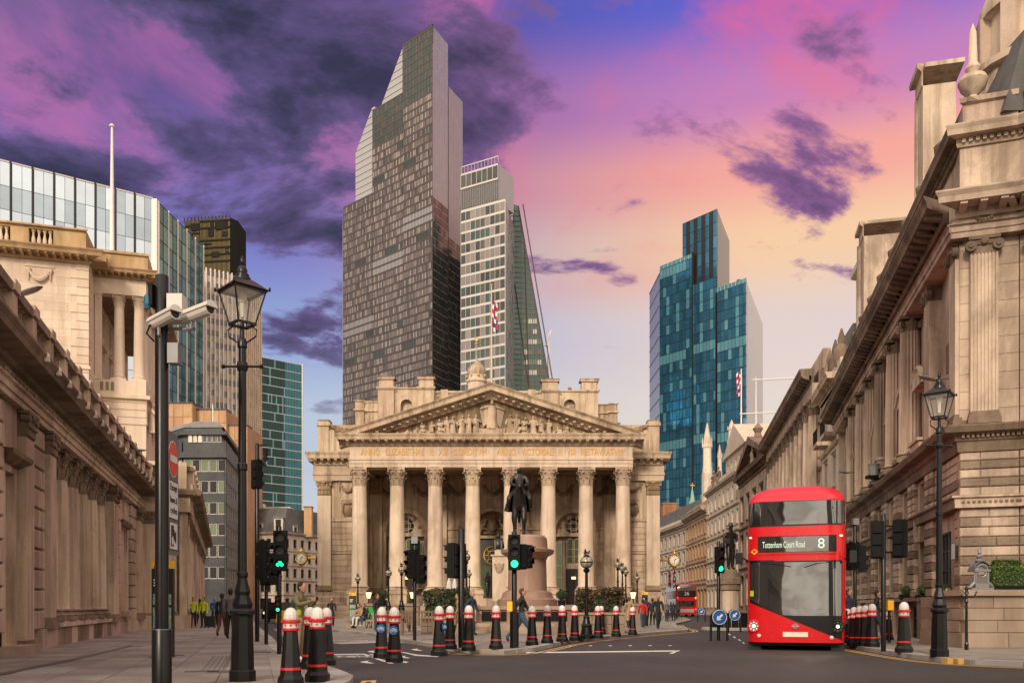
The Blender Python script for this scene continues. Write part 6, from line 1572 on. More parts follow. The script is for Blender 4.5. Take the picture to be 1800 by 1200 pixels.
B().box(1.5, 4.2, 2, 4, 15, 24).band(1.5, 4.2, [(0, 23.4), (.3, 23.6), (.3, 24), (0, 24.1)], 1, 1, 2).obj('chimney', 'stone_white', b)
for i in range(3): B().lathe([(.4, 16.6), (.5, 17), (.5, 17.6), (.2, 18), (.25, 18.3), (.05, 19)], 10, (.8 + i * 2.4, .4)).obj('parapet_urn', 'stone_cornhill_soot', b, smooth=True)
b, L = street_front('colonnaded_bank', 'long stone front with a row of giant fluted columns right of the street', (21.8, 62.1), (27.2, 92))
facade(b, L, [(0.2, 5.6, 1.2, 3.0, 1.2), (6.6, 11.0, 1.0, 2.6, .8), (11.0, 15.6, 1.0, 2.2, .9)], 11, 'stone_cornhill', 'stone_cornhill_soot', 17.0, corn=1.0, ch=1.0, mods=.9, cols=(6.6, 16.1, .55, 12), roof=(3.2, 'slate'), parapet=1.4)
B().band(0, L, [(0, 5.8), (.6, 5.9), (.9, 6.2), (.9, 6.5), (0, 6.6)], 0, 0, 0).obj('lower_cornice', 'stone_cornhill_soot', b)
for q in (.3, 4.4): B().tube([(L * .35 + q * 3, -.9, 19.0), (L * .35 + q * 3, -4.2, 19.0)], .06, 6).obj('flag_mast', 'pole_white', b)
b, L = street_front('pedimented_house', 'stone front with a low triangular pediment and dark windows behind the red bus roof', (27.25, 92.1), (29.4, 114))
facade(b, L, [(0.2, 6, 2.2, 3.6, 1.2), (6, 11, 2.0, 3.2, .9), (11, 16.5, 2.0, 3.0, .9)], 5, 'stone_cornhill', 'stone_cornhill_soot', 16.8, corn=.9, ch=.8, parapet=0)
m = B(); zt = 17.6; m.slab([(0, zt), (L, zt), (L / 2, zt + 3.0)], .1, 1.2); m.slab([(-.4, zt), (1.2, zt), (L / 2, zt + 2.6), (L - 1.2, zt), (L + .4, zt), (L / 2, zt + 3.5)], -.8, 1.2); m.obj('pediment', 'stone_cornhill_soot', b, fix=True)
o = put(robed('king', 5).mesh('carved_figure', 'stone_cornhill', True, 60), 'carved_figure', b, (L / 2, -.2, zt)); o.scale = (2.2,) * 3
for x in (.5, L / 2, L - .5): B().lathe([(.5, zt + (3.4 if abs(x - L / 2) < 1 else .3)), (.35, zt + (3.9 if abs(x - L / 2) < 1 else .9)), (.6, zt + (4.4 if abs(x - L / 2) < 1 else 1.6)), (.1, zt + (5.0 if abs(x - L / 2) < 1 else 2.6))], 10, (x, .4)).obj('parapet_urn', 'stone_cornhill_soot', b, smooth=True)
b, L = street_front('white_office', 'white stone office front with a gable and many small windows beside the standing statue', (29.45, 114.1), (30.6, 138.6))
facade(b, L, [(0.2, 4.6, 1.3, 2.6, 1.0)] + [(4.6 + i * 3.4, 8.0 + i * 3.4, 1.05, 1.9, .8) for i in range(4)], 8, 'stone_white', 'stone_grey', 18.3, corn=.6, ch=.6, parapet=1.0, hood=False, frame='frame_white')
m = B(); x0, x1 = L * .42, L; wall_holes(m, x0, x1, 19, 22.5, [(x0 + (i + .5) * (x1 - x0) / 5 - .5, x0 + (i + .5) * (x1 - x0) / 5 + .5, 19.8, 21.6) for i in range(5)], .3, 1.0); m.slab([(x0 - .5, 22.5), (x1 + .5, 22.5), ((x0 + x1) / 2, 26.3)], .6, 9); m.box(x0, x1, 1.6, 9, 19, 22.5); m.obj('gable', 'stone_white', b)
for i in range(5): window(b, x0 + (i + .5) * (x1 - x0) / 5, 19.8, 1.0, 1.8, 1.2, 2, 2, 'frame_white')
for q in (.2, .36): o = put(robed('sit', 3).mesh('carved_figure', 'stone_cornhill_soot', True, 60), 'carved_figure', b, (L * q, .3, 19.2)); o.scale = (3, 3, 3.2)
b, L = street_front('brown_house', 'brown stone front with deep cornices next to the church pinnacle', (30.65, 138.7), (31.2, 158))
facade(b, L, [(0.2, 5, 1.4, 2.8, 1.0)] + [(5 + i * 3.6, 8.6 + i * 3.6, 1.2, 2.1, .8) for i in range(3)], 7, 'brown_panel', 'stone_grey', 16.2, corn=1.1, ch=1.0, mods=1.0, roof=(3, 'slate'))
b, L = street_front('pale_mansard_house', 'pale stone house with a balustraded mansard roof far down the street', (31.25, 158.1), (29.5, 190))
facade(b, L, [(0.2, 5, 1.4, 2.8, 1.0)] + [(5 + i * 3.4, 8.4 + i * 3.4, 1.2, 2.0, .8) for i in range(3)], 9, 'stone_white', 'stone_grey', 15.6, corn=.9, ch=.8, roof=(4, 'slate'))
b, L = street_front('cream_house', 'cream house with white attic storey closing the far end of the street', (29.4, 190.2), (33.5, 215))
b.location = (XP(1163, 215), 215, 0); b.rotation_euler = (0, 0, -.42)
facade(b, 9, [(0.2, 5, 1.4, 2.8, 1.0)] + [(5 + i * 3.4, 8.4 + i * 3.4, 1.2, 2.0, .8) for i in range(4)], 4, 'stone_white', 'stone_grey', 18.6, corn=.9, ch=.8, roof=(3, 'lead_roof'))
bc = thing('brick_chimney', 'tall red brick chimney block in front of the blue glass tower', 'chimney', (XP(1165, 205), 205, 0))
B().box(0, 3.3, 0, 3, 0, ZP(885, 205)).obj('stack', 'brick', bc); B().box(3.35, 6.2, .3, 3, 0, ZP(890, 205)).obj('stack', 'brick', bc); B().box(-.15, 3.45, -.15, 3.1, ZP(885, 205), ZP(883, 205)).obj('cap', 'brick', bc)
def pinnacle(name, label, px, Y, ytop, yb, wd, mat='stone_white'):
 t = thing(name, label, 'pinnacle', (XP(px, Y), Y, 0)); k = Y / F; z1 = ZP(ytop, Y); zb = ZP(yb, Y); h = z1 - zb; r = wd / 2
 B().lathe([(r * 1.15, 0), (r * 1.15, zb)], 8).obj('base', mat, t)
 B().lathe([(r, zb), (r, zb + h * .1), (r * .9, zb + h * .12), (r * .86, zb + h * .5), (r * 1.02, zb + h * .52), (r * 1.02, zb + h * .56)], 8, a0=.39).obj('shaft', mat, t)
 B().lathe([(r * .8, zb + h * .56), (r * .7, zb + h * .7), (r * .3, zb + h * .9), (.02, z1)], 8, a0=.39).obj('spire', mat, t)
 for i in range(8): a = i * math.pi / 4; B().lathe([(.1 * r, zb + h * .5), (.1 * r, zb + h * .62), (0, zb + h * .72)], 5, (r * math.cos(a), r * math.sin(a))).obj('small_pinnacle', mat, t)
 return t
pinnacle('church_pinnacle', 'tall pale carved church pinnacle in front of the blue glass tower', 1243, 146, 742, 832, 1.55)
pinnacle('church_pinnacle', 'short church pinnacle showing above the white gable', 1286, 150, 737, 775, 1.3)
pinnacle('church_pinnacle', 'small thin pinnacle right of the tall church pinnacle', 1265, 146, 780, 830, .75)
t = thing('green_spire', 'thin green copper spire with a cross low in front of the blue tower', 'spire', (XP(1217, 190), 190, 0))
B().lathe([(.9, 0), (.9, ZP(890, 190)), (.45, ZP(875, 190)), (.1, ZP(858, 190))], 8).obj('spire', 'copper_green', t); B().box(-.06, .06, -.06, .06, ZP(858, 190), ZP(848, 190)).box(-.5, .5, -.06, .06, ZP(853, 190), ZP(852, 190)).obj('cross', 'gold', t)
def flag(parent, z, k, furled=True, side=1):
 rnd = random.Random(5); m = B(); n = 7; mats = ['flag_red', 'flag_white', 'flag_blue']
 for i in range(n):
  for j in range(3):
   def p(a, b): return (side * (.05 + b * .22 * k + .05 * k * math.sin(a * 1.7)), .10 * k * math.sin(a * 1.1 + b * 2.1), z - a * .52 * k - b * .18 * k)
   m.poly([p(i, j), p(i, j + 1), p(i + 1, j + 1), p(i + 1, j)], [2, 0, 1, 2, 0, 0, 1, 2, 0, 1, 2][(i * 2 + j) % 11])
 return m.obj('flag', mats, parent, smooth=True, angle=80)
t = thing('flagpole', 'thin flagpole with a furled red and blue flag rising above the pediment', 'flagpole', (XP(864, 100), 100, ZP(683, 100) - 6)); b0 = ZP(683, 100) - 6
B().lathe([(.14, 0), (.13, 6), (.06, ZP(503, 100) - b0)], 10).obj('pole', 'frame_cream', t, smooth=True); B().ell((0, 0, ZP(501, 100) - b0), .12, 8, 6).obj('ball', 'gold', t); flag(t, ZP(526, 100) - b0, .95)
t = thing('flagpole', 'white flagpole with a Union flag in front of the blue glass tower', 'flagpole', (XP(1303, 125), 125, 18)); b0 = 18
B().lathe([(.16, 0), (.08, ZP(648, 125) - b0)], 10).obj('pole', 'pole_white', t, smooth=True); flag(t, ZP(650, 125) - b0, .95, side=-1)
t = thing('flagpole', 'bare white flagpole at the edge of the blue glass tower', 'flagpole', (XP(1329, 118), 118, 16)); B().lathe([(.13, 0), (.07, ZP(662, 118) - 16)], 10).obj('pole', 'pole_white', t, smooth=True)
# ------------------------------------------------------------------ glass towers and the blocks behind
def face(root, p, u, L, z0, z1, nx, fh, gm, mull='mullion_dark', band='mullion_dark', mw=.14, bh=.5, indiv=0, seed=1, depth=None, bandobj=False, proud=.12, tilt=.012, backing='mullion_dark', toplist=None, hide_below=0.0):
 """glazed face: panes, mullions, floor bands; local frame x along u, -y outwards. root-relative point p"""
 rnd = random.Random(seed); T = Matrix.Translation((p[0], p[1], 0)) @ Matrix.Rotation(math.atan2(u[1], u[0]), 4, 'Z')
 nz = max(1, round((z1 - z0) / fh)); fh = (z1 - z0) / nz; w_ = L / nx
 mats = []; rest = B(); rest.T = T; cnt = 0
 def mi(n):
  if n not in mats: mats.append(n)
  return mats.index(n)
 for k in range(nz - 1, -1, -1):
  for i in range(nx):
   x0, x1, a, b = i * w_, (i + 1) * w_, z0 + k * fh, z0 + (k + 1) * fh
   g = gm(i, k, nx, nz, rnd)
   if g is None: continue
   if cnt < indiv and a > hide_below:
    me = cached(('gp', round(w_, 3), round(fh, 3), g), lambda: B().box(-w_ / 2 + .02, w_ / 2 - .02, -.02, .04, 0.02, fh - .02).mesh('pane', g))
    c = T @ Vector(((x0 + x1) / 2, 0, a)); o = put(me, 'pane', root, c, math.atan2(u[1], u[0]) + rnd.uniform(-tilt, tilt) * .5); cnt += 1
   else:
    j = [rnd.uniform(-tilt, tilt) * w_ for _ in range(3)]
    rest.poly([(x0, j[0], a), (x1, j[1], a), (x1, j[1] + j[2], b), (x0, j[0] + j[2], b)], mi(g))
 if rest.f: stuff(rest.obj('glazing', mats, root))
 if mull:
  m = B(); m.T = T
  for i in range(nx + 1): m.box(i * w_ - mw / 2, i * w_ + mw / 2, -proud, .05, z0, z1)
  stuff(m.obj('mullion', mull, root))
 if band:
  if bandobj:
   me = B().box(0, L, -proud * .8, .05, -bh / 2, bh / 2).mesh('floor_band', band)
   for k in range(nz + 1): put(me, 'floor_band', root, T @ Vector((0, 0, z0 + k * fh)), math.atan2(u[1], u[0]))
  else:
   m = B(); m.T = T
   for k in range(nz + 1): m.box(0, L, -proud * .8, .05, z0 + k * fh - bh / 2, z0 + k * fh + bh / 2)
   stuff(m.obj('floor_band', band, root))
 if depth:
  m = B(); m.T = T; m.box(0, L, .12, depth, z0, z1 - .05); m.obj('core', backing, root)
def core(root, p, u, L, v, D, z0, z1, mat='mullion_dark'):
 a = Vector(p) + Vector(u) * .15 + Vector(v) * .15
 pts = [a, a + Vector(u) * (L - .3), a + Vector(u) * (L - .3) + Vector(v) * D, a + Vector(v) * D]
 B().prism([tuple(q) for q in pts], z0, z1 - .1).obj('core', mat, root, fix=True)
def unit(a, b): l = math.hypot(a, b); return (a / l, b / l)
# ---- tallest tower, centre
T22 = thing('skyscraper', 'tallest brown grey glass skyscraper with a stepped top rising behind the exchange', 'skyscraper', (-38.8, 430, 0))
UL = unit(-1.1, 1); UR = unit(.46, 1); toR = (-UL[0], -UL[1])
def at(t): return (UL[0] * t, UL[1] * t)
def g22(pale=.3, lo=None):
 def f(i, k, nx, nz, rnd):
  z = k / nz; r = rnd.random()
  if lo and z > lo: return 'glass_smoke_green' if r < .8 else 'glass_smoke_dark'
  if (k * 7 + i // 9) % 23 == 0: return 'glass_smoke_green'
  if k in (int(nz * .62), int(nz * .62) + 1, int(nz * .24), int(nz * .24) + 1, int(nz * .25) + 2): return 'glass_grey'
  return 'glass_smoke' if r < .50 else 'glass_smoke_blind' if r < .50 + pale else 'glass_smoke_dark' if r < .97 else 'glass_smoke_green'
 return f
FH = 3.95
face(T22, at(22), toR, 22, 40, 284, 20, FH, g22(.25, .86), 'mullion_brown', 'mullion_brown', .22, .95, seed=2, bandobj=True, proud=.12)
face(T22, at(46), toR, 24, 40, 260, 22, FH, g22(.28, .9), 'mullion_brown', 'mullion_brown', .22, .95, seed=3, bandobj=True, proud=.12)
face(T22, at(71), toR, 25, 40, 217, 23, FH, g22(.28), 'mullion_brown', 'mullion_brown', .22, .95, seed=4, bandobj=True, proud=.12)
core(T22, at(22), toR, 22, UR, 30.6, 40, 263); core(T22, at(22), toR, 22, UR, 15.3, 263, 284); core(T22, at(46), toR, 24, UR, 31, 40, 260); core(T22, at(71), toR, 25, UR, 31, 40, 217)
gR = lambda i, k, nx, nz, rnd: ('glass_grey' if k > nz * .66 else ('glass_smoke_dark' if rnd.random() < .75 else 'glass_smoke_green' if rnd.random() < .6 else 'glass_smoke'))  # darker panes in the lower part paint in a dark reflection
face(T22, (0, 0), UR, 15.6, 40, 284, 9, FH, gR, 'mullion_brown', 'grey_panel', .06, .3, seed=5, proud=.02)
p2 = (UR[0] * 15.6, UR[1] * 15.6)
face(T22, (p2[0] + .3, p2[1] + .2), UR, 15.2, 40, 263, 9, FH, gR, 'mullion_brown', 'grey_panel', .06, .3, seed=6, proud=.02)
# grey louvred slopes that step the top down to the left
def slope(poly, name='sloped_screen', mat='grey_panel'):
 T = Matrix.Translation((at(71)[0], at(71)[1], 0)) @ Matrix.Rotation(math.atan2(toR[1], toR[0]), 4, 'Z')
 m = B(); m.T = T; m.slab([(71 - t, z) for t, z in poly], 1.2, 6); o = m.obj(name, mat, T22)
 m = B(); m.T = T; t0, t1 = poly[0][0], poly[-2][0]
 zs = 0
 ts = [p[0] for p in poly]; zz = [p[1] for p in poly]
 z = min(zz) + 2.5
 while z < max(zz) - 1:
  # span of the outline at this height
  xs = []
  for a, b in zip(poly, poly[1:] + poly[:1]):
   if (a[1] - z) * (b[1] - z) < 0: xs.append(a[0] + (b[0] - a[0]) * (z - a[1]) / (b[1] - a[1]))
  if len(xs) == 2: m.box(71 - max(xs), 71 - min(xs), 1.05, 1.25, z - .12, z + .12)
  z += 3.4
 stuff(m.obj('louvre', 'louvre', o))
slope([(40, 258), (22, 258), (22, 283.5), (24, 283.5), (40, 262)])
slope([(62, 215), (46, 215), (46, 263), (48, 263), (62, 244)])
B().prism([(at(71)[0], at(71)[1]), (at(71)[0] - 3.2, at(71)[1] + 14), (at(60)[0], at(60)[1] + 20)], 40, 214).obj('end_wall', 'grey_panel', T22, fix=True)
m = B()
for k in range(44): m.poly([(at(71)[0] - .1, at(71)[1] - .1, 42 + k * 3.95), (at(71)[0] - 3.3, at(71)[1] + 13.9, 42 + k * 3.95), (at(71)[0] - 3.3, at(71)[1] + 13.9, 42.7 + k * 3.95), (at(71)[0] - .1, at(71)[1] - .1, 42.7 + k * 3.95)])
stuff(m.obj('end_band', 'mullion_pale', T22))
B().tube([at(1) + (284,), at(1) + (288,)], .25, 6).obj('mast', 'mullion_dark', T22)
m = B(); m.T = Matrix.Translation((at(22)[0], at(22)[1], 0)) @ Matrix.Rotation(math.atan2(toR[1], toR[0]), 4, 'Z')
for i in range(15): m.box(i * 1.55, i * 1.55 + .25, .4, .6, 276, 285.2)
m.box(0, 22, .35, .7, 284.6, 285.4); stuff(m.obj('crown_screen', 'mullion_dark', T22))
# small bright ceiling lights seen through the glass
rnd = random.Random(8); m = B(); m.T = Matrix.Translation((at(71)[0], at(71)[1], 0)) @ Matrix.Rotation(math.atan2(toR[1], toR[0]), 4, 'Z')
for q in range(420):
 x = rnd.uniform(1, 70); z = 60 + FH * int(rnd.uniform(0, 34 if x < 25 else 46)) + 2.9; m.poly([(x, -.06, z), (x + rnd.uniform(.25, .7), -.06, z), (x + .6, -.06, z + .22), (x, -.06, z + .22)])
stuff(m.obj('ceiling_light', 'strip_light', T22))
# ---- second tower, grey with pale floor edges
T8 = thing('skyscraper', 'grey office tower with pale floor lines right of the tallest skyscraper', 'skyscraper', (-3.1, 400, 0))
U8 = unit(1.7, -1); U8R = unit(.136, 1)
g8 = lambda i, k, nx, nz, rnd: ('glass_office' if rnd.random() < .55 else 'glass_smoke' if rnd.random() < .6 else 'glass_smoke_green')
face(T8, (-U8[0] * 24, -U8[1] * 24), U8, 24, 60, 185.5, 9, 5.0, g8, 'mullion_pale', 'mullion_pale', .16, 1.05, indiv=160, seed=3, bandobj=True, proud=.2, hide_below=90)
core(T8, (-U8[0] * 24, -U8[1] * 24), U8, 24, U8R, 70, 60, 185)
face(T8, (0.1, 0), U8R, 72, 60, 185.5, 36, 5.0, lambda i, k, nx, nz, rnd: 'glass_grey' if rnd.random() < .85 else 'glass_smoke', 'mullion_pale', 'mullion_pale', .06, .35, seed=4, proud=.02)
m = B(); m.T = Matrix.Translation((-U8[0] * 24 - .0, -U8[1] * 24 + .8, 0)) @ Matrix.Rotation(math.atan2(U8[1], U8[0]), 4, 'Z')
m.box(0, 20.3, .2, 14, 186, 203); m.obj('plant_block', 'grey_panel', T8)
m = B(); m.T = Matrix.Translation((-U8[0] * 24, -U8[1] * 24 + .8, 0)) @ Matrix.Rotation(math.atan2(U8[1], U8[0]), 4, 'Z')
for i in range(20): m.box(i * 1.0 + .3, i * 1.0 + .85, -.25, .2, 187, 196)
m.obj('louvre', 'louvre', T8)['kind'] = 'stuff'
face(T8, (-U8[0] * 24 - .1, -U8[1] * 24 + .5), U8, 20.3, 196.5, 203, 7, 6.5, lambda *a: 'glass_office', 'mullion_pale', 'mullion_pale', .2, .8, indiv=20, seed=6)
m = B(); m.T = Matrix.Translation((-U8[0] * 24, -U8[1] * 24 + .8, 0)) @ Matrix.Rotation(math.atan2(U8[1], U8[0]), 4, 'Z')
for i in range(12): m.box(i * 1.84, i * 1.84 + .12, 0, .15, 203, 207)
m.box(0, 20.3, 0, .2, 206.7, 207.1); m.obj('roof_screen', 'mullion_pale', T8)['kind'] = 'stuff'
q = T8; P0 = Vector((-U8[0] * 3.7, -U8[1] * 3.7))
B().prism([(P0.x, P0.y), (P0.x + 6.0, P0.y + 52), (P0.x - 6, P0.y + 52)], 185, 204).obj('sloped_screen', 'silver_panel', T8, fix=True)
# ---- dark wedge-shaped tower
TW = thing('wedge_tower', 'dark wedge shaped glass tower tapering to the top beside the grey office tower', 'skyscraper', (0, 430, 0))
pts = [(px, py) for px, py in ((880, 700), (903, 358), (911, 361), (921, 410), (969, 690))]
V = lambda px, py: (XP(px, 430), ZP(py, 430))
B().slab([V(*p) for p in pts], .6, 40).obj('core', 'glass_smoke_green', TW, fix=True)
m = B(); m2 = B()
for k in range(36):
 y = 370 + k * 9; xr = 911 + (y - 361) * (58 / 329); a = V(886, y); b = V(xr, y)
 m.box(a[0], b[0], .45, .62, a[1] - .25, a[1] + .25)
for k in range(7):
 x = 916 + k * 8; y0 = 361 + max(0, (x - 911)) * (329 / 58); a = V(x, y0); b = V(x, 700); m2.box(a[0] - .12, a[0] + .12, .4, .6, b[1], a[1])
stuff(m.obj('floor_band', 'mullion_brown', TW)); stuff(m2.obj('mullion', 'mullion_dark', TW))
rnd = random.Random(3)
for k in range(30):
 y = 560 + (k // 5) * 18; x = 921 + (k % 5) * 8; xr = 911 + (y - 361) * (58 / 329)
 if x + 7 < xr: a = V(x, y + 8); c = V(x + 6.5, y); B().box(a[0], c[0], .42, .58, a[1], c[1]).obj('pane', rnd.choice(['glass_green', 'glass_smoke_dark', 'glass_smoke_blind']), TW)
for a, b in (((911, 361), (969, 690)), ((905, 500), (930, 690)), ((930, 690), (922, 420)), ((919, 358), (975, 690))): p, q2 = V(*a), V(*b); B().tube([(p[0], .3, p[1]), (q2[0], .3, q2[1])], .32, 5).obj('diagonal_brace', 'mullion_brown', TW)
t = thing('tower_crane', 'small pale tower crane jib beside the wedge shaped tower', 'crane', (XP(964, 440), 440, 0))
B().tube([(0, 0, 0), (0, 0, ZP(600, 440))], .5, 5).obj('mast', 'fin_white', t); B().tube([(-1.5, 0, ZP(604, 440)), (1.6, 0, ZP(580, 440))], .45, 5).obj('jib', 'fin_white', t); B().box(-1.8, -.2, -.6, .6, ZP(608, 440), ZP(603, 440)).obj('cab', 'fin_white', t)
# ---- blue glass tower on the right
TL = thing('skyscraper', 'blue glass skyscraper with a stepped top on the right behind the street', 'skyscraper', (109.2, 411, 0))
UT = unit(.81, -1); UTR = unit(.407, 1)
at2 = lambda t: (-UT[0] * t, -UT[1] * t)
def gl(i, k, nx, nz, rnd):
 r = rnd.random()
 if k % 9 == 5 and i < 8: return 'glass_blue_lit'
 return 'glass_blue_lit' if (i + k // 6) % 3 == 0 and r < .45 else 'glass_blue' if r < .4 else 'glass_blue_mid'
face(TL, at2(53), UT, 21.5, 12, 173.5, 10, 4.9, gl, 'mullion_dark', 'mullion_dark', .16, .30, indiv=110, seed=11, hide_below=30, proud=.1)
face(TL, at2(31.5), UT, 14.6, 12, 160, 7, 4.9, gl, 'mullion_dark', 'mullion_dark', .16, .30, indiv=70, seed=12, hide_below=30, proud=.1)
face(TL, (at2(16.9)[0], at2(16.9)[1] - .8), UT, 16.9, 12, 152, 8, 4.9, gl, 'mullion_dark', 'mullion_dark', .16, .30, indiv=120, seed=13, hide_below=30, proud=.1)
for a_, L_, z_ in ((53, 21.5, 173), (31.5, 14.6, 159.5), (16.9, 16.7, 151.5)): core(TL, at2(a_), UT, L_, UTR, 30, 12, z_)
B().box(-.45, .45, -.5, .5, 12, 176).obj('dark_slot', 'mullion_dark', TL, loc=(at2(31.5)[0], at2(31.5)[1], 0), rz=math.atan2(UT[1], UT[0])); B().box(-.25, .25, -1, .4, 12, 152).obj('dark_slot', 'mullion_dark', TL, loc=(at2(16.9)[0], at2(16.9)[1], 0), rz=math.atan2(UT[1], UT[0]))
# upper block
pB = at2(38.7); off = (UTR[0] * 4, UTR[1] * 4)
# recover the block so its front shows between x 1198 and 1260
face(TL, (at2(38.2)[0] + .5, at2(38.2)[1] + 1.5), UT, 21.3, 150, 193, 9, 6.2, lambda i, k, nx, nz, rnd: ('mullion_dark' if i % 2 else ('glass_blue' if rnd.random() < .7 else 'glass_blue_mid')), 'mullion_dark', 'mullion_dark', .14, .25, indiv=63, seed=14)
core(TL, (at2(38.2)[0] + .5, at2(38.2)[1] + 1.5), UT, 21.3, UTR, 38, 150, 193)
TT = (at2(16.9)[0] + .5, at2(16.9)[1] + 1.5)
def side_fins(p, u, L, z0, z1, mat='silver_panel', n=14, drop=0.0):
 T = Matrix.Translation((p[0], p[1], 0)) @ Matrix.Rotation(math.atan2(u[1], u[0]), 4, 'Z')
 m = B(); m.T = T; m.slab([(0, z0), (L, z0), (L, z1 - drop), (0, z1)], .02, .3); o = m.obj('flank', mat, TL)
 m = B(); m.T = T
 for i in range(n): x = L * (i + .5) / n; m.box(x - .05, x + .05, -.04, .03, z0, z1 - drop * x / L)
 stuff(m.obj('fin', 'mullion_pale', TL))
side_fins(TT, UTR, 40, 150, 193, 'louvre', 16)
# pale blank side faces with a fine diagonal joint
side_fins((.05, -.75), UTR, 66, 12, 152, 'silver_panel', 22)
p = at2(53); T = Matrix.Translation((p[0], p[1], 0)) @ Matrix.Rotation(math.atan2(-1, 0), 4, 'Z')
B().prism([(p[0], p[1]), (p[0] + .5, p[1] + 20), (p[0] + .4, p[1] + 30), (p[0] - .6, p[1] + 30)], 12, 173).obj('flank', 'silver_panel', TL, fix=True)
m = B(); m.T = Matrix.Translation((p[0], p[1], 0)) @ Matrix.Rotation(math.atan2(-1, 0.02), 4, 'Z')
for k in range(20): m.box(-30, 0, -.3, -.1, 20 + k * 8, 20.3 + k * 8)
stuff(m.obj('joint', 'mullion_pale', TL))
for a, L_, z in ((53, 21.5, 173.5), (16.9, 16.9, 152)):
 face(TL, (at2(a)[0], at2(a)[1] - (.8 if a < 20 else 0)), UT, L_, z, z + 2.2, 8, 2.2, lambda *q: 'glass_blue_lit', 'mullion_pale', None, .1, seed=2)
B().ell((0, 0, 0), (1.2, 1, .9), 8, 6).obj('roof_shrub', 'leaf_dark', TL, loc=(at2(3.5)[0], at2(3.5)[1] + 2, 154.6))
# ---- pale glass office at the left with its teal flank
OL = thing('glass_office', 'wide pale reflective glass office with a teal flank behind the left stone pavilion', 'building', (XP(270, 220), 220, 0))
UO = unit(1.44, 1); UO2 = unit(.066, 1); nb = 13; Lb = 4.45 * nb
zt = ZP(350, 220)
def gpale(i, k, nx, nz, rnd): return 'glass_pale_dim' if (k in (nz - 2,) and rnd.random() < .8) or rnd.random() < .15 else 'glass_pale'
for j in range(nb):
 t = 4.45 * (j + 1)
 face(OL, (-UO[0] * t + UO[0] * .3, -UO[1] * t + UO[1] * .3), UO, 4.0, 54, zt, 2, 5.2, gpale, 'mullion_dark', 'mullion_dark', .08, .1, indiv=20, seed=30 + j, proud=.06, hide_below=58, tilt=.02)
 B().box(-.18, .18, -.3, .4, 54, zt + .3).obj('slot', 'mullion_dark', OL, loc=(-UO[0] * t, -UO[1] * t, 0), rz=math.atan2(UO[1], UO[0]))
 B().box(0, 4.2, -.15, .5, zt, zt + .35).obj('coping', 'mullion_pale', OL, loc=(-UO[0] * t, -UO[1] * t, 0), rz=math.atan2(UO[1], UO[0]))
m = B(); m.T = Matrix.Translation((-UO[0] * Lb, -UO[1] * Lb, 0)) @ Matrix.Rotation(math.atan2(UO[1], UO[0]), 4, 'Z'); m.box(0, Lb, .5, 12, 0, zt - .3); m.obj('core', 'mullion_dark', OL)
B().box(-.5, .9, -.3, .8, 30, zt).obj('edge_panel', 'fin_white', OL)
gt = lambda i, k, nx, nz, rnd: ('glass_teal' if rnd.random() < .66 else 'glass_teal_lit')
face(OL, (.9, .6), UO2, 27, 30, zt - .5, 10, 4.4, gt, 'mullion_dark', 'mullion_dark', .12, .22, indiv=150, seed=50, depth=10, proud=.1, hide_below=36)
for i in range(6): B().box(-.14, .14, -.3, .1, 30, zt - .3).obj('pilaster', 'fin_white', OL, loc=(.9 + UO2[0] * 5.4 * i, .6 + UO2[1] * 5.4 * i, 0), rz=math.atan2(UO2[1], UO2[0]))
# ---- olive tower
TO = thing('skyscraper', 'dark olive ribbed tower top rising behind the teal glass office', 'skyscraper', (XP(352, 412), 412, 0))
zt = ZP(386, 412)
def ribbed(x0, x1, y, z0, z1, n, bands, rz=0.0, loc=(0, 0)):
 B().box(x0, x1, y, y + 14, z0, z1).obj('block', 'olive_panel', TO, loc=(*loc, 0), rz=rz)
 m = B()
 for i in range(n + 1): x = x0 + (x1 - x0) * i / n; m.box(x - .1, x + .1, y - .35, y, z0, z1)
 stuff(m.obj('rib', 'olive_dark', TO, loc=(*loc, 0), rz=rz))
 for b in bands: B().box(x0, x1, y - .45, y, ZP(b, 412) - .35, ZP(b, 412) + .35).obj('band', 'olive_dark', TO, loc=(*loc, 0), rz=rz)
BD2 = (390, 402, 424, 437, 449, 461)
ribbed(XP(352, 412) - XP(352, 412), XP(408, 412) - XP(352, 412), 0, 60, zt, 24, BD2, -.14)
ribbed(XP(318, 412) - XP(352, 412), XP(350, 412) - XP(352, 412), 3, 60, ZP(382, 412), 13, (392, 405), -.14)
B().prism([(14.8, -2.1), (17.2, 1.5), (17.2, 14), (13, 14)], 60, zt).obj('dark_end', 'olive_dark', TO)
for px, py, w_, h_ in ((374, 397, 7, 9), (392, 399, 22, 14), (372, 411, 9, 12), (398, 414, 10, 9), (366, 430, 12, 3), (381, 449, 13, 9), (340, 394, 17, 12), (401, 438, 6, 4), (401, 446, 6, 4)):
 a = XP(px, 412) - XP(352, 412); k = 412 / F; B().box(a - w_ / 2 * k, a + w_ / 2 * k, -.5, .1, ZP(py, 412) - h_ / 2 * k, ZP(py, 412) + h_ / 2 * k).obj('louvre_panel', 'olive_dark', TO, loc=(0, -.0 - .14 * a * 1.0, 0) if a > 0 else (0, 3 - .14 * a, 0), rz=-.14 if False else 0)
m = B()
for i in range(14): m.box(-8 + i * 1.7, -7.7 + i * 1.7, 1 - i * .2, 1.3 - i * .2, zt - .3, zt + 1.3)
m.obj('roof_rail', 'olive_dark', TO)['kind'] = 'stuff'
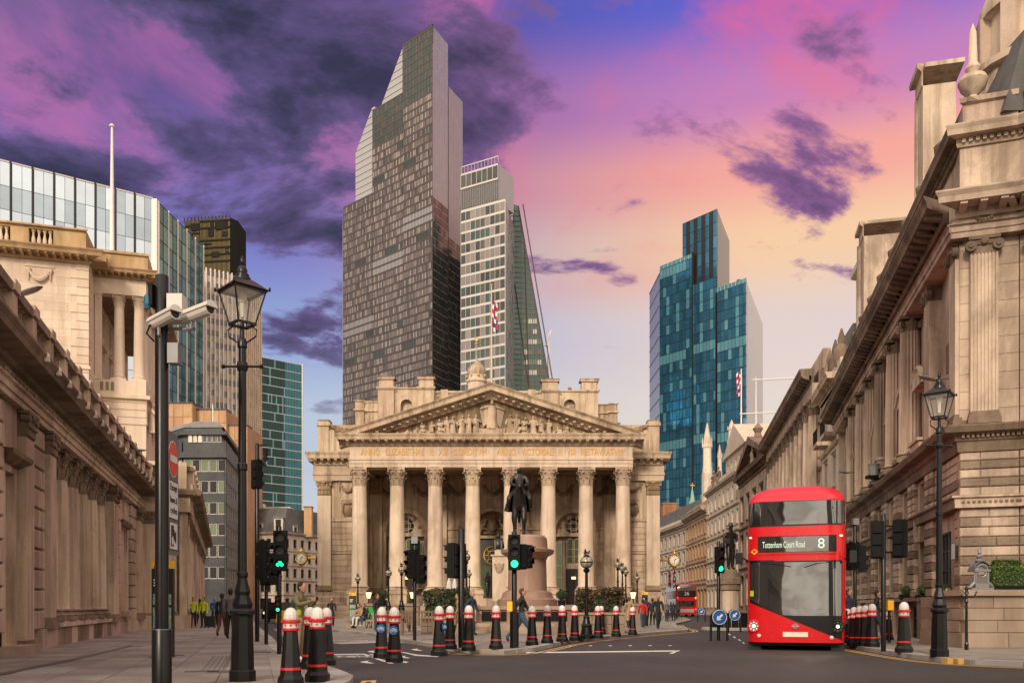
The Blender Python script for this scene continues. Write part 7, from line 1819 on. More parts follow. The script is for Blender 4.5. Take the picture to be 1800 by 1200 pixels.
# ---- tower with white fins
TF = thing('finned_tower', 'stone coloured office tower with tall white vertical fins behind the near lamp post', 'skyscraper', (XP(362, 260), 260, 0))
UF = unit(1.38, 1); UF2 = unit(.32, 1); zt = ZP(473, 260)
gf = lambda i, k, nx, nz, rnd: ('stone_grey' if k % 2 else ('glass_office' if rnd.random() < .7 else 'glass_smoke'))
face(TF, (0, 0), UF, 11.4, 25, zt, 9, 1.75, lambda i, k, nx, nz, rnd: ('stone_grey' if k % 2 else ('glass_smoke_dark' if rnd.random() < .75 else 'glass_smoke_blind')), None, None, seed=7, depth=8, tilt=.0)
for i in range(10): B().box(-.14, .14, -.5, .1, 25, zt + .4).obj('fin', 'fin_white', TF, loc=(UF[0] * 11.4 * i / 9, UF[1] * 11.4 * i / 9, 0), rz=math.atan2(UF[1], UF[0]))
p = (UF[0] * 11.4, UF[1] * 11.4)
face(TF, p, UF2, 8.6, 25, zt - .2, 8, 1.75, lambda i, k, nx, nz, rnd: ('stone_bank' if rnd.random() < .85 else 'glass_smoke'), None, None, seed=8, depth=6, tilt=.0)
for i in range(9): B().box(-.12, .12, -.45, .1, 25, zt + .2).obj('fin', 'stone_bank_upper', TF, loc=(p[0] + UF2[0] * 8.6 * i / 8, p[1] + UF2[1] * 8.6 * i / 8, 0), rz=math.atan2(UF2[1], UF2[0]))
B().prism([(-3.0, .4), (-.3, -.1), (.0, .3), (0, 6), (-3, 6)], 25, zt - .5).obj('end_wall', 'stone_bank_upper', TF); B().box(-2.0, -1.6, -.2, .5, 25, zt - .3).box(-.9, -.5, -.35, .3, 25, zt - .1).obj('end_rib', 'fin_white', TF)
# ---- brown stepped block under it
TBk = thing('brown_block', 'stepped block of tan stone panels below the white finned tower', 'building', (XP(300, 165), 165, 0))
k = 165 / F
def panels(x0px, x1px, ytop, ybot, y, nx, nz):
 a, b, z0, z1 = (x0px - 300) * k, (x1px - 300) * k, ZP(ybot, 165), ZP(ytop, 165)
 B().box(a, b, y + .1, y + 10, 0, z1).obj('core', 'brown_panel', TBk)
 for i in range(nx):
  for j in range(nz): B().cham(a + (b - a) * i / nx + .03, a + (b - a) * (i + 1) / nx - .03, y, y + .12, z0 + (z1 - z0) * j / nz + .03, z0 + (z1 - z0) * (j + 1) / nz - .03, .03).obj('stone_panel', 'brown_panel', TBk)
 B().box(a - .1, b + .1, y - .15, y + 3, z1, z1 + .2).obj('coping', 'mullion_dark', TBk)
panels(296, 345, 713, 760, -2, 3, 2); panels(345, 398, 720, 860, 0, 4, 6); panels(398, 432, 746, 1060, 1.0, 3, 12)
# ---- dark office with ribbon windows
DO = thing('dark_office', 'dark clad office block with rows of pale framed windows down the left street', 'building', (XP(322, 130), 130, 0))
k = 130 / F; fx = lambda px: (px - 322) * k
rows = [1006, 968, 930.5, 893, 855.5]
dz = lambda py: ZP(py, 130)
def office_face(fc, L, n, mats, z_rows, hwin, x0=0.0):
 holes = [(x0 + L * (i + .04) / n, x0 + L * (i + .96) / n, dz(r) - hwin / 2, dz(r) + hwin / 2) for r in z_rows for i in range(n)]
 m = B(); wall_holes(m, 0, L, 0, dz(775), holes, .22, 0, back=False); m.poly([(0, .24, 0), (L, .24, 0), (L, .24, dz(775)), (0, .24, dz(775))]); m.obj('wall', 'dark_cladding', fc)
 for r in z_rows:
  for i in range(n): window(fc, x0 + L * (i + .5) / n, dz(r) - hwin / 2, L * .92 / n, hwin, .12, 1, 1, 'frame_white', random.choice(mats), t=.08)
f = facet((0, 0), -.03); office_face(f, fx(398), 5, ['glass_window', 'glass_window', 'glass_window', 'glass_green'], rows + [818], 1.8); flatten(f, DO)
u = unit(-.19, 1); f = facet((fx(398), -.2), rz_of(*u)); office_face(f, 20, 9, ['glass_window', 'glass_smoke_dark', 'glass_window'], rows + [818], 1.7); flatten(f, DO)
u = unit(.9, -1); f = facet((-6, 6.5), rz_of(*u)); office_face(f, 8.7, 4, ['glass_office_pale', 'glass_office_pale', 'glass_office'], rows + [818], 1.9); flatten(f, DO)
# upper canted storey and roof
for zz, h in ((dz(800), .8), (dz(762), .5)):
 B().prism([(-6.2, 6.2), (-.2, -.5), (fx(398) + .2, -.7), (fx(398) - 3.5, 19.5), (-6, 19.5)], zz - h / 2, zz + h / 2).obj('ledge', 'dark_cladding', DO)
B().prism([(-5.8, 6.2), (0, .2), (fx(390), .0), (fx(390) - 3.2, 18), (-6, 18)], dz(775), dz(752)).obj('top_storey', 'dark_cladding', DO)
for i in range(7): window(DO, fx(335 + i * 8.5), dz(781) + .3, fx(329) * 1.0, 1.5, -.15, 1, 1, 'frame_white', 'glass_office_pale' if i < 3 else 'glass_office')
m = B(); m.prism([(-5, 6), (0, 1), (fx(380), 1), (fx(372) - 3, 15), (-5, 15)], dz(748), dz(748) + .1)
a = [(-5.6, 6, dz(750)), (0, .4, dz(750)), (fx(392), .3, dz(750)), (fx(392) - 3.2, 18, dz(750)), (-5.6, 18, dz(750))]; b = [(-4, 7, dz(733)), (.6, 3, dz(733)), (fx(372), 3, dz(733)), (fx(372) - 3, 15, dz(733)), (-4, 15, dz(733))]
for i in range(5): j = (i + 1) % 5; m.poly([a[i], a[j], b[j], b[i]])
m.poly(b); m.obj('roof', 'lead_roof', DO)
B().box(0, fx(398), -.3, 0, 0, 2.6).obj('entrance_base', 'dark_cladding', DO); B().box(.6, 1.6, -.36, -.3, .1, 2.2).obj('door', 'glass_window', DO)
B().tube([(3, 4, dz(735)), (3, 4, dz(700))], .08, 6).obj('aerial', 'pole_white', DO)
# ---- green glass slab
TG = thing('glass_slab', 'dark green glass office slab with pale floor lines left of the exchange', 'skyscraper', (XP(453, 380), 380, 0))
UG = unit(1.13, 1); zt = ZP(626, 380)
gg = lambda i, k, nx, nz, rnd: ('glass_teal' if i > 16 else 'glass_deep_green' if rnd.random() < .9 else 'glass_teal_lit')
face(TG, (0, 0), UG, 21.2, 20, zt, 28, 3.9, gg, 'mullion_dark', 'mullion_pale', .07, .3, seed=3, depth=10, bandobj=True, tilt=.01)
B().box(-.3, .1, -.2, .4, 20, zt + .5).obj('edge', 'mullion_dark', TG); B().box(-.15, .15, -.2, .4, 20, zt + .5).obj('edge', 'mullion_pale', TG, loc=(UG[0] * 21.2, UG[1] * 21.2, 0))
# ---- stone mansard corner house
MH = thing('mansard_house', 'cream stone corner house with grey mansard roof and dormers left of the exchange', 'building', (XP(478, 170), 170, 0))
k = 170 / F; mz = lambda py: ZP(py, 170)
fl = [(mz(1078) + .3, mz(1045), 1.2, 2.2, .5)] + [(mz(1045) + i * 2.85, mz(1045) + (i + 1) * 2.85, .95, 1.7, .6) for i in range(4)]
tp = mz(1045) + 4 * 2.85 + .2
u = unit(.9, -.38); f = facet((-6.2 * u[0], -6.2 * u[1]), rz_of(*u)); facade(f, 6.2, fl, 4, 'stone_white', 'stone_grey', tp, corn=.6, ch=.5, parapet=0, hood=False); flatten(f, MH)
u0 = unit(1, -.05); f = facet((0, 0), rz_of(*u0)); facade(f, 2.3, fl, 1, 'stone_white', 'stone_grey', tp, corn=.6, ch=.5, parapet=0); flatten(f, MH)
u2 = unit(.5, 1); f = facet((2.3 * u0[0], 2.3 * u0[1]), rz_of(*u2)); facade(f, 22, fl, 10, 'stone_white', 'stone_grey', tp, corn=.6, ch=.5, parapet=0, hood=False); flatten(f, MH)
a = [(-6.0, 2.2), (0, 0), (2.3, -.1), (13, 21), (-6, 21)]; b = [(-4.6, 4.2), (.4, 2.0), (2.4, 2.0), (10, 19), (-5, 19)]; zr0, zr1 = tp + .5, mz(890)
m = B()
for i in range(5): j = (i + 1) % 5; m.poly([(*a[i], zr0), (*a[j], zr0), (*b[j], zr1), (*b[i], zr1)])
m.poly([(*p_, zr1) for p_ in b]); m.obj('roof', 'slate', MH)
def dormer(x, y, rz, w_=1.3, h=1.9):
 d = B().box(-w_ / 2, w_ / 2, -.2, 1.6, zr0, zr0 + h).obj('dormer', 'stone_white', MH, loc=(x, y, 0), rz=rz)
 B().box(-w_ / 2 - .15, w_ / 2 + .15, -.35, 1.6, zr0 + h, zr0 + h + .2).obj('dormer_roof', 'lead_roof', d); B().box(-w_ * .3, w_ * .3, -.23, -.19, zr0 + .3, zr0 + h - .25).obj('pane', 'glass_window', d)
dormer(1.2, .3, 0, 1.7, 2.7); dormer(-2.6, 1.6, -.4); dormer(-4.8, 2.4, -.4)
for i in range(5): dormer(3.6 + i * 1.9, 3.2 + i * 3.8, rz_of(*u2), 1.2, 1.5)
B().box(5.0, 6.5, 5, 6.4, tp, mz(886)).obj('chimney', 'brown_panel', MH); B().box(4.9, 6.6, 4.9, 6.5, mz(886), mz(884)).obj('chimney_cap', 'brick', MH)
B().box(-7, -4, 8, 10, tp, mz(876)).prism([(-7, 8), (1.5, 8), (1.5, 12), (-7, 12)], tp, mz(882)).obj('upper_block', 'stone_white', MH)
# low far terrace closing the left street between the house and the exchange
FT = thing('far_terrace', 'distant grey stone terrace with attic windows next to the left clock', 'building', (XP(520, 215), 215, 0), .12)
facade(FT, 12, [(0.2, 4.2, 1.1, 2.2, .9)] + [(4.2 + i * 3.4, 7.6 + i * 3.4, 1.0, 2.0, .7) for i in range(4)], 5, 'stone_grey', 'stone_cornhill_soot', 18.0, corn=.7, ch=.6, parapet=1.0, roof=(2.6, 'slate'))
# ------------------------------------------------------------------ bronze rider on his plinth, memorials
WD = 44.0
WP = thing('stone_plinth', 'pink granite plinth with moulded cap carrying the bronze rider', 'plinth', (XP(927, WD), WD, 0)); wk = WD / F
m = B()
def oval(prof, n=20, sy=1.7):
 q = B(); q.T = Matrix.Diagonal((1, sy, 1, 1)); q.lathe(prof, n); return q
z0_, z1_ = 1.2, ZP(943, WD)
oval([(1.5, z0_), (1.5, z0_ + .35), (1.3, z0_ + .45), (1.22, z0_ + .7), (1.05, z0_ + .8)]).obj('base', 'granite_pink', WP, smooth=True, angle=30)
oval([(.98, z0_ + .8), (.94, z1_ - 1.15)]).obj('shaft', 'granite_pink', WP, smooth=True, angle=30)
oval([(.96, z1_ - 1.15), (1.02, z1_ - 1.0), (1.3, z1_ - .85), (1.34, z1_ - .7), (1.02, z1_ - .62), (.98, z1_ - .1), (.9, z1_)]).obj('cap', 'granite_pink', WP, smooth=True, angle=30)
ES_ = thing('rider_statue', 'dark bronze statue of a cloaked rider on a standing horse', 'statue', (XP(913, WD), WD, z1_))
HORSE.materials.clear(); HORSE.materials.append(MATS['bronze']); RIDER.materials.clear(); RIDER.materials.append(MATS['bronze']); STATUE_MAN.materials.clear(); STATUE_MAN.materials.append(MATS['bronze'])
for me in (HORSE, RIDER, STATUE_MAN): me.polygons.foreach_set('use_smooth', [True] * len(me.polygons))
ks = (ZP(818, WD) - z1_) / 3.46
put(HORSE, 'horse', ES_, scale=ks); put(RIDER, 'rider', ES_, scale=ks)
m = B(); rings = []
for k in range(7):
 t = k / 6; z = 3.0 - 1.75 * t; ring = []
 for i in range(15):
  a = math.pi * (-.05 + 1.1 * i / 14); r = .30 + .32 * t + .05 * math.sin(i * 2.3 + k) * t
  ring.append(m.pt((-(r * 1.05) * math.cos(a) - .06 * t, .12 + r * .9 * math.sin(a) - .12 * t, z)))
 rings.append(ring)
for k in range(6):
 for i in range(14): m.idx((rings[k][i], rings[k][i + 1], rings[k + 1][i + 1], rings[k + 1][i]))
m.obj('cloak', 'bronze', ES_, smooth=True, angle=70).scale = (ks,) * 3
put(B().box(-.5, .5, -1.0, 1.4, -.12, .03).mesh('bronze_base', 'bronze'), 'bronze_base', ES_, scale=ks)
# stepped platform round it
PL = thing('memorial_platform', 'stepped granite platform around the statue plinth in front of the exchange', 'platform', (XP(927, 36.3), 36.3, PAVE_Z)); kx = 36.3 / F
for i in range(3):
 x0, x1 = (815 + i * 4 - 927) * kx, (1024 - i * 4 - 927) * kx
 for j in range(5): B().box(x0 + (x1 - x0) * j / 5 + .004, x0 + (x1 - x0) * (j + 1) / 5 - .004, i * .32, 14, i * .14, (i + 1) * .14).obj('step', 'granite', PL)
xa, xb = (835 - 927) * kx, (1012 - 927) * kx
B().box(xa, xb, 1.2, 13.8, .42, .98).obj('wall', 'granite_pink', PL); B().box(xa - .08, xb + .08, 1.1, 14, .98, 1.14).obj('coping', 'granite_pink', PL)
for p, q in ((845, 890), (940, 1000)): B().box((p - 927) * kx, (q - 927) * kx, 1.16, 1.2, .5, .9).obj('vent', 'black_matte', PL)
# war memorial pillar, bust and soldier
MD = 60.0; mk = MD / F
MP = thing('memorial_pillar', 'pale stone memorial pillar with carved panel beside the rider plinth', 'memorial', (XP(877.5, MD), MD, 0)); zt = ZP(975, MD)
B().box(-.62, .62, -.5, .6, 0, 1.6).obj('base', 'stone_exchange', MP); B().box(-.46, .46, -.42, .5, 1.6, zt - .1).obj('shaft', 'stone_exchange_pale', MP); B().band(-.46, .46, [(0, zt - .15), (.12, zt - .08), (.12, zt), (0, zt)], 1, 1, -.42).box(-.3, .3, -.3, .4, zt, zt + .4).obj('cap', 'stone_exchange_pale', MP)
m = B(); m.ell((0, -.43, zt - .9), (.26, .08, .36), 10, 7)
for s in (-1, 1): m.tube([(s * .3, -.44, zt - .6), (s * .22, -.46, zt - .9), (s * .1, -.44, zt - 1.2)], [.06, .08, .04], 6)
m.obj('carving', 'stone_exchange', MP, smooth=True)
t = thing('bronze_lion', 'small seated dark bronze figure on top of the memorial pillar', 'statue', (XP(876, MD), MD - .05, zt + .4)); q = (ZP(937, MD) - zt - .4)
B().lathe([(.34 * q, 0), (.40 * q, .12 * q), (.34 * q, .45 * q), (.26 * q, .62 * q), (.12 * q, .70 * q)], 12).ell((0, -.08 * q, .80 * q), (.15 * q, .18 * q, .19 * q), 10, 7).tube([(-.2 * q, -.2 * q, .5 * q), (-.2 * q, -.34 * q, 0)], [.12 * q, .08 * q], 6).tube([(.2 * q, -.2 * q, .5 * q), (.2 * q, -.34 * q, 0)], [.12 * q, .08 * q], 6).obj('body', 'bronze', t, smooth=True)
t = thing('soldier_statue', 'dark bronze standing soldier beside the memorial pillar', 'statue', (XP(857, MD), MD, ZP(1051, MD)))
o = put(STATUE_MAN, 'body', t, scale=(ZP(1001, MD) - ZP(1051, MD)) / 2.4); o.rotation_euler = (0, 0, .9); B().tube([(.22, -.1, 0), (.2, -.16, 1.5)], .03, 6).obj('rifle', 'bronze', t)
B().box(-.5, .5, -.4, .5, -(ZP(1051, MD)), 0).obj('base', 'stone_exchange', t)
# statue with the hat on the traffic island
SD = 46.0; sk = SD / F
SP_ = thing('statue_plinth', 'round pale stone plinth with dark stepped cap standing on the traffic island', 'plinth', (XP(1284, SD), SD, 0)); zt = ZP(1001, SD)
B().lathe([(.62, 0), (.62, .35), (.48, .5), (.44, ZP(1050, SD)), (.44, ZP(1038, SD))], 18).obj('shaft', 'stone_cornhill', SP_, smooth=True, angle=25)
B().lathe([(.44, ZP(1038, SD)), (.52, ZP(1036, SD)), (.50, ZP(1027, SD)), (.58, ZP(1026, SD)), (.56, ZP(1016, SD)), (.46, ZP(1014, SD)), (.44, ZP(1006, SD)), (.36, ZP(1005, SD)), (.34, zt)], 18).obj('cap', 'stone_cornhill_soot', SP_, smooth=True, angle=25)
GS = thing('standing_statue', 'dark bronze statue of a man in a brimmed hat on the traffic island plinth', 'statue', (XP(1284, SD), SD, zt)); q = (ZP(919, SD) - zt) / 2.42
put(STATUE_MAN, 'body', GS, rz=.25, scale=q); B().lathe([(.26 * q, 2.27 * q), (.25 * q, 2.30 * q), (.13 * q, 2.31 * q), (.11 * q, 2.43 * q), (.02, 2.45 * q)], 14, (0, -.03 * q)).obj('hat', 'bronze', GS, smooth=True)
B().box(-.45 * q, -.12 * q, -.42 * q, -.24 * q, 1.34 * q, 1.5 * q).tube([(-.42 * q, -.1 * q, 1.4 * q), (-.44 * q, -.06 * q, .85 * q)], [.10 * q, .16 * q], 8).obj('coat', 'bronze', GS)
m = B(); m.lathe([(1.5, 0), (1.5, .12), (1.42, .14)], 24); m.T = None
structure(m.obj('traffic_island', 'granite_kerb', loc=(XP(1284, SD), SD, 0)))
B_ = thing('vent_grille', 'low dark slatted vent around the foot of the traffic island plinth', 'vent', (XP(1284, SD), SD, .14))
for i in range(16): a = i * math.pi / 8; B().box(-.16, .16, -.03, .03, 0, .75).obj('slat', 'black_matte', B_, loc=(.95 * math.cos(a), .95 * math.sin(a), 0), rz=a + math.pi / 2)

# ------------------------------------------------------------------ hedges, planters, bench
def leaves(name, parent, fn, n, size, mats, wts, seed=1, loc=None):
 rnd = random.Random(seed); m = B()
 for i in range(n):
  p = Vector(fn(rnd)); s = size * rnd.uniform(.6, 1.4); a = Vector((rnd.gauss(0, 1), rnd.gauss(0, 1), rnd.gauss(0, .7))).normalized(); b = a.cross(Vector((rnd.gauss(0, 1), rnd.gauss(0, 1), rnd.gauss(0, 1)))).normalized()
  m.poly([p - a * s * .5, p + b * s * .3, p + a * s * .5, p - b * s * .3], rnd.choices(range(len(mats)), wts)[0])
 return stuff(m.obj(name, mats, parent, loc=loc))
def hedge_box(x0, x1, y0, y1, z0, z1, lump=.18):
 def f(r):
  # mostly near the surface, lumpy outline
  while True:
   u, v, w_ = r.uniform(0, 1), r.uniform(0, 1), r.uniform(0, 1); k = r.choice((0, 1, 2, 3, 4, 4))
   if k == 0: u = r.betavariate(1, 8)
   elif k == 1: u = 1 - r.betavariate(1, 8)
   elif k == 2: v = r.betavariate(1, 7)
   elif k == 3: v = 1 - r.betavariate(1, 8)
   else: w_ = 1 - r.betavariate(1, 7)
   x, y, z = x0 + (x1 - x0) * u, y0 + (y1 - y0) * v, z0 + (z1 - z0) * w_
   d = lump * (math.sin(x * 3.1) * math.sin(z * 4.3 + y) + .6 * math.sin(x * 7.7 + 1) * math.sin(y * 5.1))
   return (x + d * .5, y - d * .4, z + d * .6 * w_)
 return f
def planter(px0, px1, Y, dpt, wall_y, top_y, label, mats, wts, seed):
 t = thing('hedge_planter', label, 'planter', (XP((px0 + px1) / 2, Y), Y, PAVE_Z), 0, None); hw_ = (px1 - px0) / 2 * Y / F; zw = ZP(wall_y, Y) - PAVE_Z; zt = ZP(top_y, Y) - PAVE_Z
 n = 7
 for i in range(n):
  a, b = -hw_ + 2 * hw_ * i / n, -hw_ + 2 * hw_ * (i + 1) / n
  for k in range(2): B().cham(a + .004, b - .004, -.02, .16, zw * k / 2 + .004, zw * (k + 1) / 2 - .004, .015).obj('planter_stone', 'granite', t)
 B().box(-hw_, hw_, .1, dpt, 0, zw - .03).obj('trough', 'granite', t); B().box(-hw_ - .06, hw_ + .06, -.08, .3, zw, zw + .1).obj('coping', 'granite', t)
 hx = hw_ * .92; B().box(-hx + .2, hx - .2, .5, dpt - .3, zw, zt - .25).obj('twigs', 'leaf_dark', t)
 leaves('hedge', t, hedge_box(-hx, hx, .2, dpt, zw - .05, zt), 9000, .10, mats, wts, seed)
 return t
planter(740, 822, 35.5, 3.0, 1087, 1036, 'clipped dark green hedge in a low granite planter left of the memorial platform', ['leaf_green', 'leaf_dark', 'leaf_rust'], (5, 6, .8), 3)
planter(1018, 1098, 36.0, 3.2, 1080, 1036, 'rust and green hedge in a low granite planter right of the memorial platform', ['leaf_green', 'leaf_dark', 'leaf_rust'], (4, 4, 3.2), 4)
# benches
def bench(px, Y, label, rz=0.0):
 t = thing('park_bench', label, 'bench', (XP(px, Y), Y, PAVE_Z), rz, 'wooden benches by the planter')
 for s in (-1, 1):
  B().box(s * .62 - .04, s * .62 + .04, -.25, -.17, 0, .66).obj('leg', 'wood_bench', t); B().box(s * .62 - .04, s * .62 + .04, .2, .28, 0, .92).obj('leg', 'wood_bench', t); B().box(s * .62 - .05, s * .62 + .05, -.3, .3, .62, .67).obj('armrest', 'wood_bench', t)
 for i in range(5): B().box(-.6, .6, -.25 + i * .1, -.17 + i * .1, .42, .45).obj('seat_slat', 'wood_bench', t)
 for i in range(9): B().box(-.55 + i * .13, -.49 + i * .13, .22, .25, .48, .88).obj('back_slat', 'wood_bench', t)
 B().box(-.62, .62, .2, .27, .86, .95).obj('top_rail', 'wood_bench', t)
bench(735, 34.6, 'weathered wooden park bench in front of the dark green hedge'); bench(700, 38.2, 'wooden bench by the stone wall left of the green hedge', .5)
# small clipped balls by the columns, green boxes on the right front
def ball_plant(px, Y, zc, r, label, box=None, mats=('leaf_green', 'leaf_dark'), n=1600, cat='plant', grp=None):
 t = thing('clipped_shrub', label, cat, (XP(px, Y), Y, zc), 0, grp)
 def f(rn):
  d = Vector((rn.gauss(0, 1), rn.gauss(0, 1), rn.gauss(0, 1))).normalized() * r * (1 - .5 * rn.random() ** 2.4); return (d.x, d.y, d.z * .9)
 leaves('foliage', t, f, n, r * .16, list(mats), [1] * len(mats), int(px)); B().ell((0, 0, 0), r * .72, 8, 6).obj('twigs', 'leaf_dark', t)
 if box: B().box(-r * .9, r * .9, -r * .7, r * .7, -r - box, -r * .7).obj('planter_box', 'black_matte', t)
 else: B().lathe([(r * .5, -r * 2.0), (r * .6, -r * 1.9), (r * .7, -r * .9)], 10).obj('pot', 'black_matte', t)
ball_plant(673, 80, ZP(1044, 80), .55, 'round dark clipped shrub between the left columns'); ball_plant(987, 80, ZP(1045, 80), .52, 'round clipped shrub in a pot between the right columns')
for px, Y, l in ((1593, 33.2, 'farthest of three green shrub boxes on the right ground floor sills'), (1623, 30.6, 'middle of three green shrub boxes on the right ground floor sills'), (1665, 27.6, 'nearest green shrub box on the right ground floor sills, by the lamp post')):
 ball_plant(px, Y, ZP(1037, Y), .22, l, .12, ('leaf_bright', 'leaf_green'), 1100, 'shrub')
t = thing('box_hedge', 'bright green clipped box hedge on top of the low granite wall at the right edge', 'hedge', (XP(1790, 24), 24.2, 1.66))
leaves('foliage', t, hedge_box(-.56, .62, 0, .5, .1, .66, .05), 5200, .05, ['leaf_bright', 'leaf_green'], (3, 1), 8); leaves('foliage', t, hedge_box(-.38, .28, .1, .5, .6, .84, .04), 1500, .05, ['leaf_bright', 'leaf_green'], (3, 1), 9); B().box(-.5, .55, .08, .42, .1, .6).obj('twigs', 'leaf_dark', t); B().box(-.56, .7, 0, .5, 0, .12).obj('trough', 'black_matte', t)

# ------------------------------------------------------------------ bollards
def octo(r0, r1, z0, z1, m=None, q=None):
 q = q or B(); q.lathe([(r0, z0), (r1, z1)], 8, a0=math.pi / 8, m=m); return q
BM = {}
BM['base'] = B().lathe([(.205, 0), (.205, .10), (.185, .13), (.165, .16)], 8, a0=math.pi / 8).mesh('base', 'black_gloss')
BM['shaft'] = B().lathe([(.165, .16), (.108, .84), (.105, .845)], 8, a0=math.pi / 8).mesh('shaft', 'black_gloss')
BM['red_band'] = B().lathe([(.1640, .235), (.1645, .24), (.1620, .27), (.1615, .275)], 8, a0=math.pi / 8).mesh('red_band', 'bollard_red')
BM['lower_ring'] = B().lathe([(.105, .84), (.128, .845), (.134, .865), (.128, .885), (.105, .89)], 16).mesh('lower_ring', 'bollard_red', True)
BM['white_band'] = B().lathe([(.118, .885), (.118, .965)], 16).mesh('white_band', 'bollard_white', True)
BM['collar'] = B().lathe([(.118, .96), (.145, .965), (.153, .99), (.146, 1.015), (.11, 1.02)], 16).mesh('collar', 'bollard_red', True)
BM['dome'] = B().lathe([(.108, 1.015), (.112, 1.05), (.108, 1.10), (.09, 1.15), (.055, 1.19), (.01, 1.205)], 24, flute=.04).mesh('dome', 'bollard_white')
st = B()
for i in range(8):
 st.T = Matrix.Rotation(i * math.pi / 4 + .2, 4, 'Z'); pts = []
 for k in range(10): r = .026 if k % 2 == 0 else .011; a = math.pi / 2 + k * math.pi / 5; pts.append((r * math.cos(a), .926 + r * math.sin(a)))
 st.slab(pts, -.1215, -.112); st.T = None
BM['star'] = st.mesh('star', 'bollard_red')
BOLL = []
bl = [(511, 1067, 1203, 'nearest black bollard on the left pavement corner'), (558, 1066, 1196, 'front middle black bollard of the cluster at the left kerb'), (545, 1066, 1174, 'black bollard partly hidden behind another at the left kerb'), (574, 1067, 1168, 'rear right black bollard of the cluster at the left kerb'),
   (671, 1066, 1156, 'left of the two bollards with a blue cycle disc at the cycle gap'), (693, 1066, 1163, 'right of the two bollards with a blue cycle disc at the cycle gap'), (772, 1064, 1152, 'bollard with a blue disc on its side at the island tip'), (791, 1064, 1140, 'bollard just behind the one with a side disc at the island tip'), (824, 1063, 1143, 'bollard right of the black pole at the island tip'),
   (872, 1063, 1140, 'bollard standing alone left of the middle green signal'), (935, 1064, 1133, 'bollard behind the striding man'), (962, 1063, 1130, 'first bollard right of the striding man'), (988, 1063, 1127, 'second bollard right of the striding man'), (1010, 1063, 1125, 'third bollard right of the striding man, next to a lamp post'),
   (1051, 1064, 1121, 'front bollard of a close pair before the rust hedge'), (1057, 1064, 1114, 'rear bollard of a close pair before the rust hedge'), (1083, 1064, 1118, 'bollard at the right end of the rust hedge'), (1112, 1066, 1115, 'last bollard of the island, beside the walkers'),
   (1589, 1057, 1146, 'single large bollard left of the right lamp post'), (1533, 1060, 1136, 'nearest of the bollards lined up beside the red bus'), (1521, 1063, 1135, 'second of the bollards lined up beside the red bus'), (1511, 1064, 1134.5, 'third of the bollards lined up beside the red bus'), (1501, 1066, 1134, 'fourth of the bollards lined up beside the red bus'), (1490, 1069, 1130, 'farthest bollard half hidden by the red bus'), (1562, 1073, 1124, 'bollard behind the right black signal pole')]
for px, yt, yb, lab in bl:
 z = 0.0 if px in (671, 693, 772) else PAVE_Z + .008
 Y = (H - z) * F / (yb - HY); hgt = ZP(yt, Y) - z
 t = thing('bollard', lab, 'bollard', (XP(px, Y), Y, z), random.uniform(-.2, .2), 'red and white topped black bollards', hgt / 1.205)
 for n, me in BM.items(): put(me, n, t)
 if px in (671, 693, 772):
  ang = 0 if px != 772 else 1.1
  d = B(); d.T = Matrix.Rotation(ang - t.rotation_euler.z, 4, 'Z'); d.lathe([(.001, 0), (.105, 0)], 4) if False else None
  d.slab([(.1 * math.cos(2 * math.pi * i / 20), .70 + .1 * math.sin(2 * math.pi * i / 20)) for i in range(20)], -.155, -.135); dd = d.obj('cycle_disc', 'sign_blue', t)
  d = B(); d.T = Matrix.Rotation(ang - t.rotation_euler.z, 4, 'Z')
  for s in (-1, 1): d.torus((s * .042, -.158, .69), .028, .005, 'Y', 12, 4)
  for a, b in (((-.042, .69), (-.015, .735)), ((-.015, .735), (.028, .735)), ((.028, .735), (.042, .69)), ((-.005, .69), (.028, .735)), ((-.02, .735), (-.02, .75))): d.tube([(a[0], -.158, a[1]), (b[0], -.158, b[1])], .005, 4)
  d.obj('cycle_symbol', 'sign_white', dd)

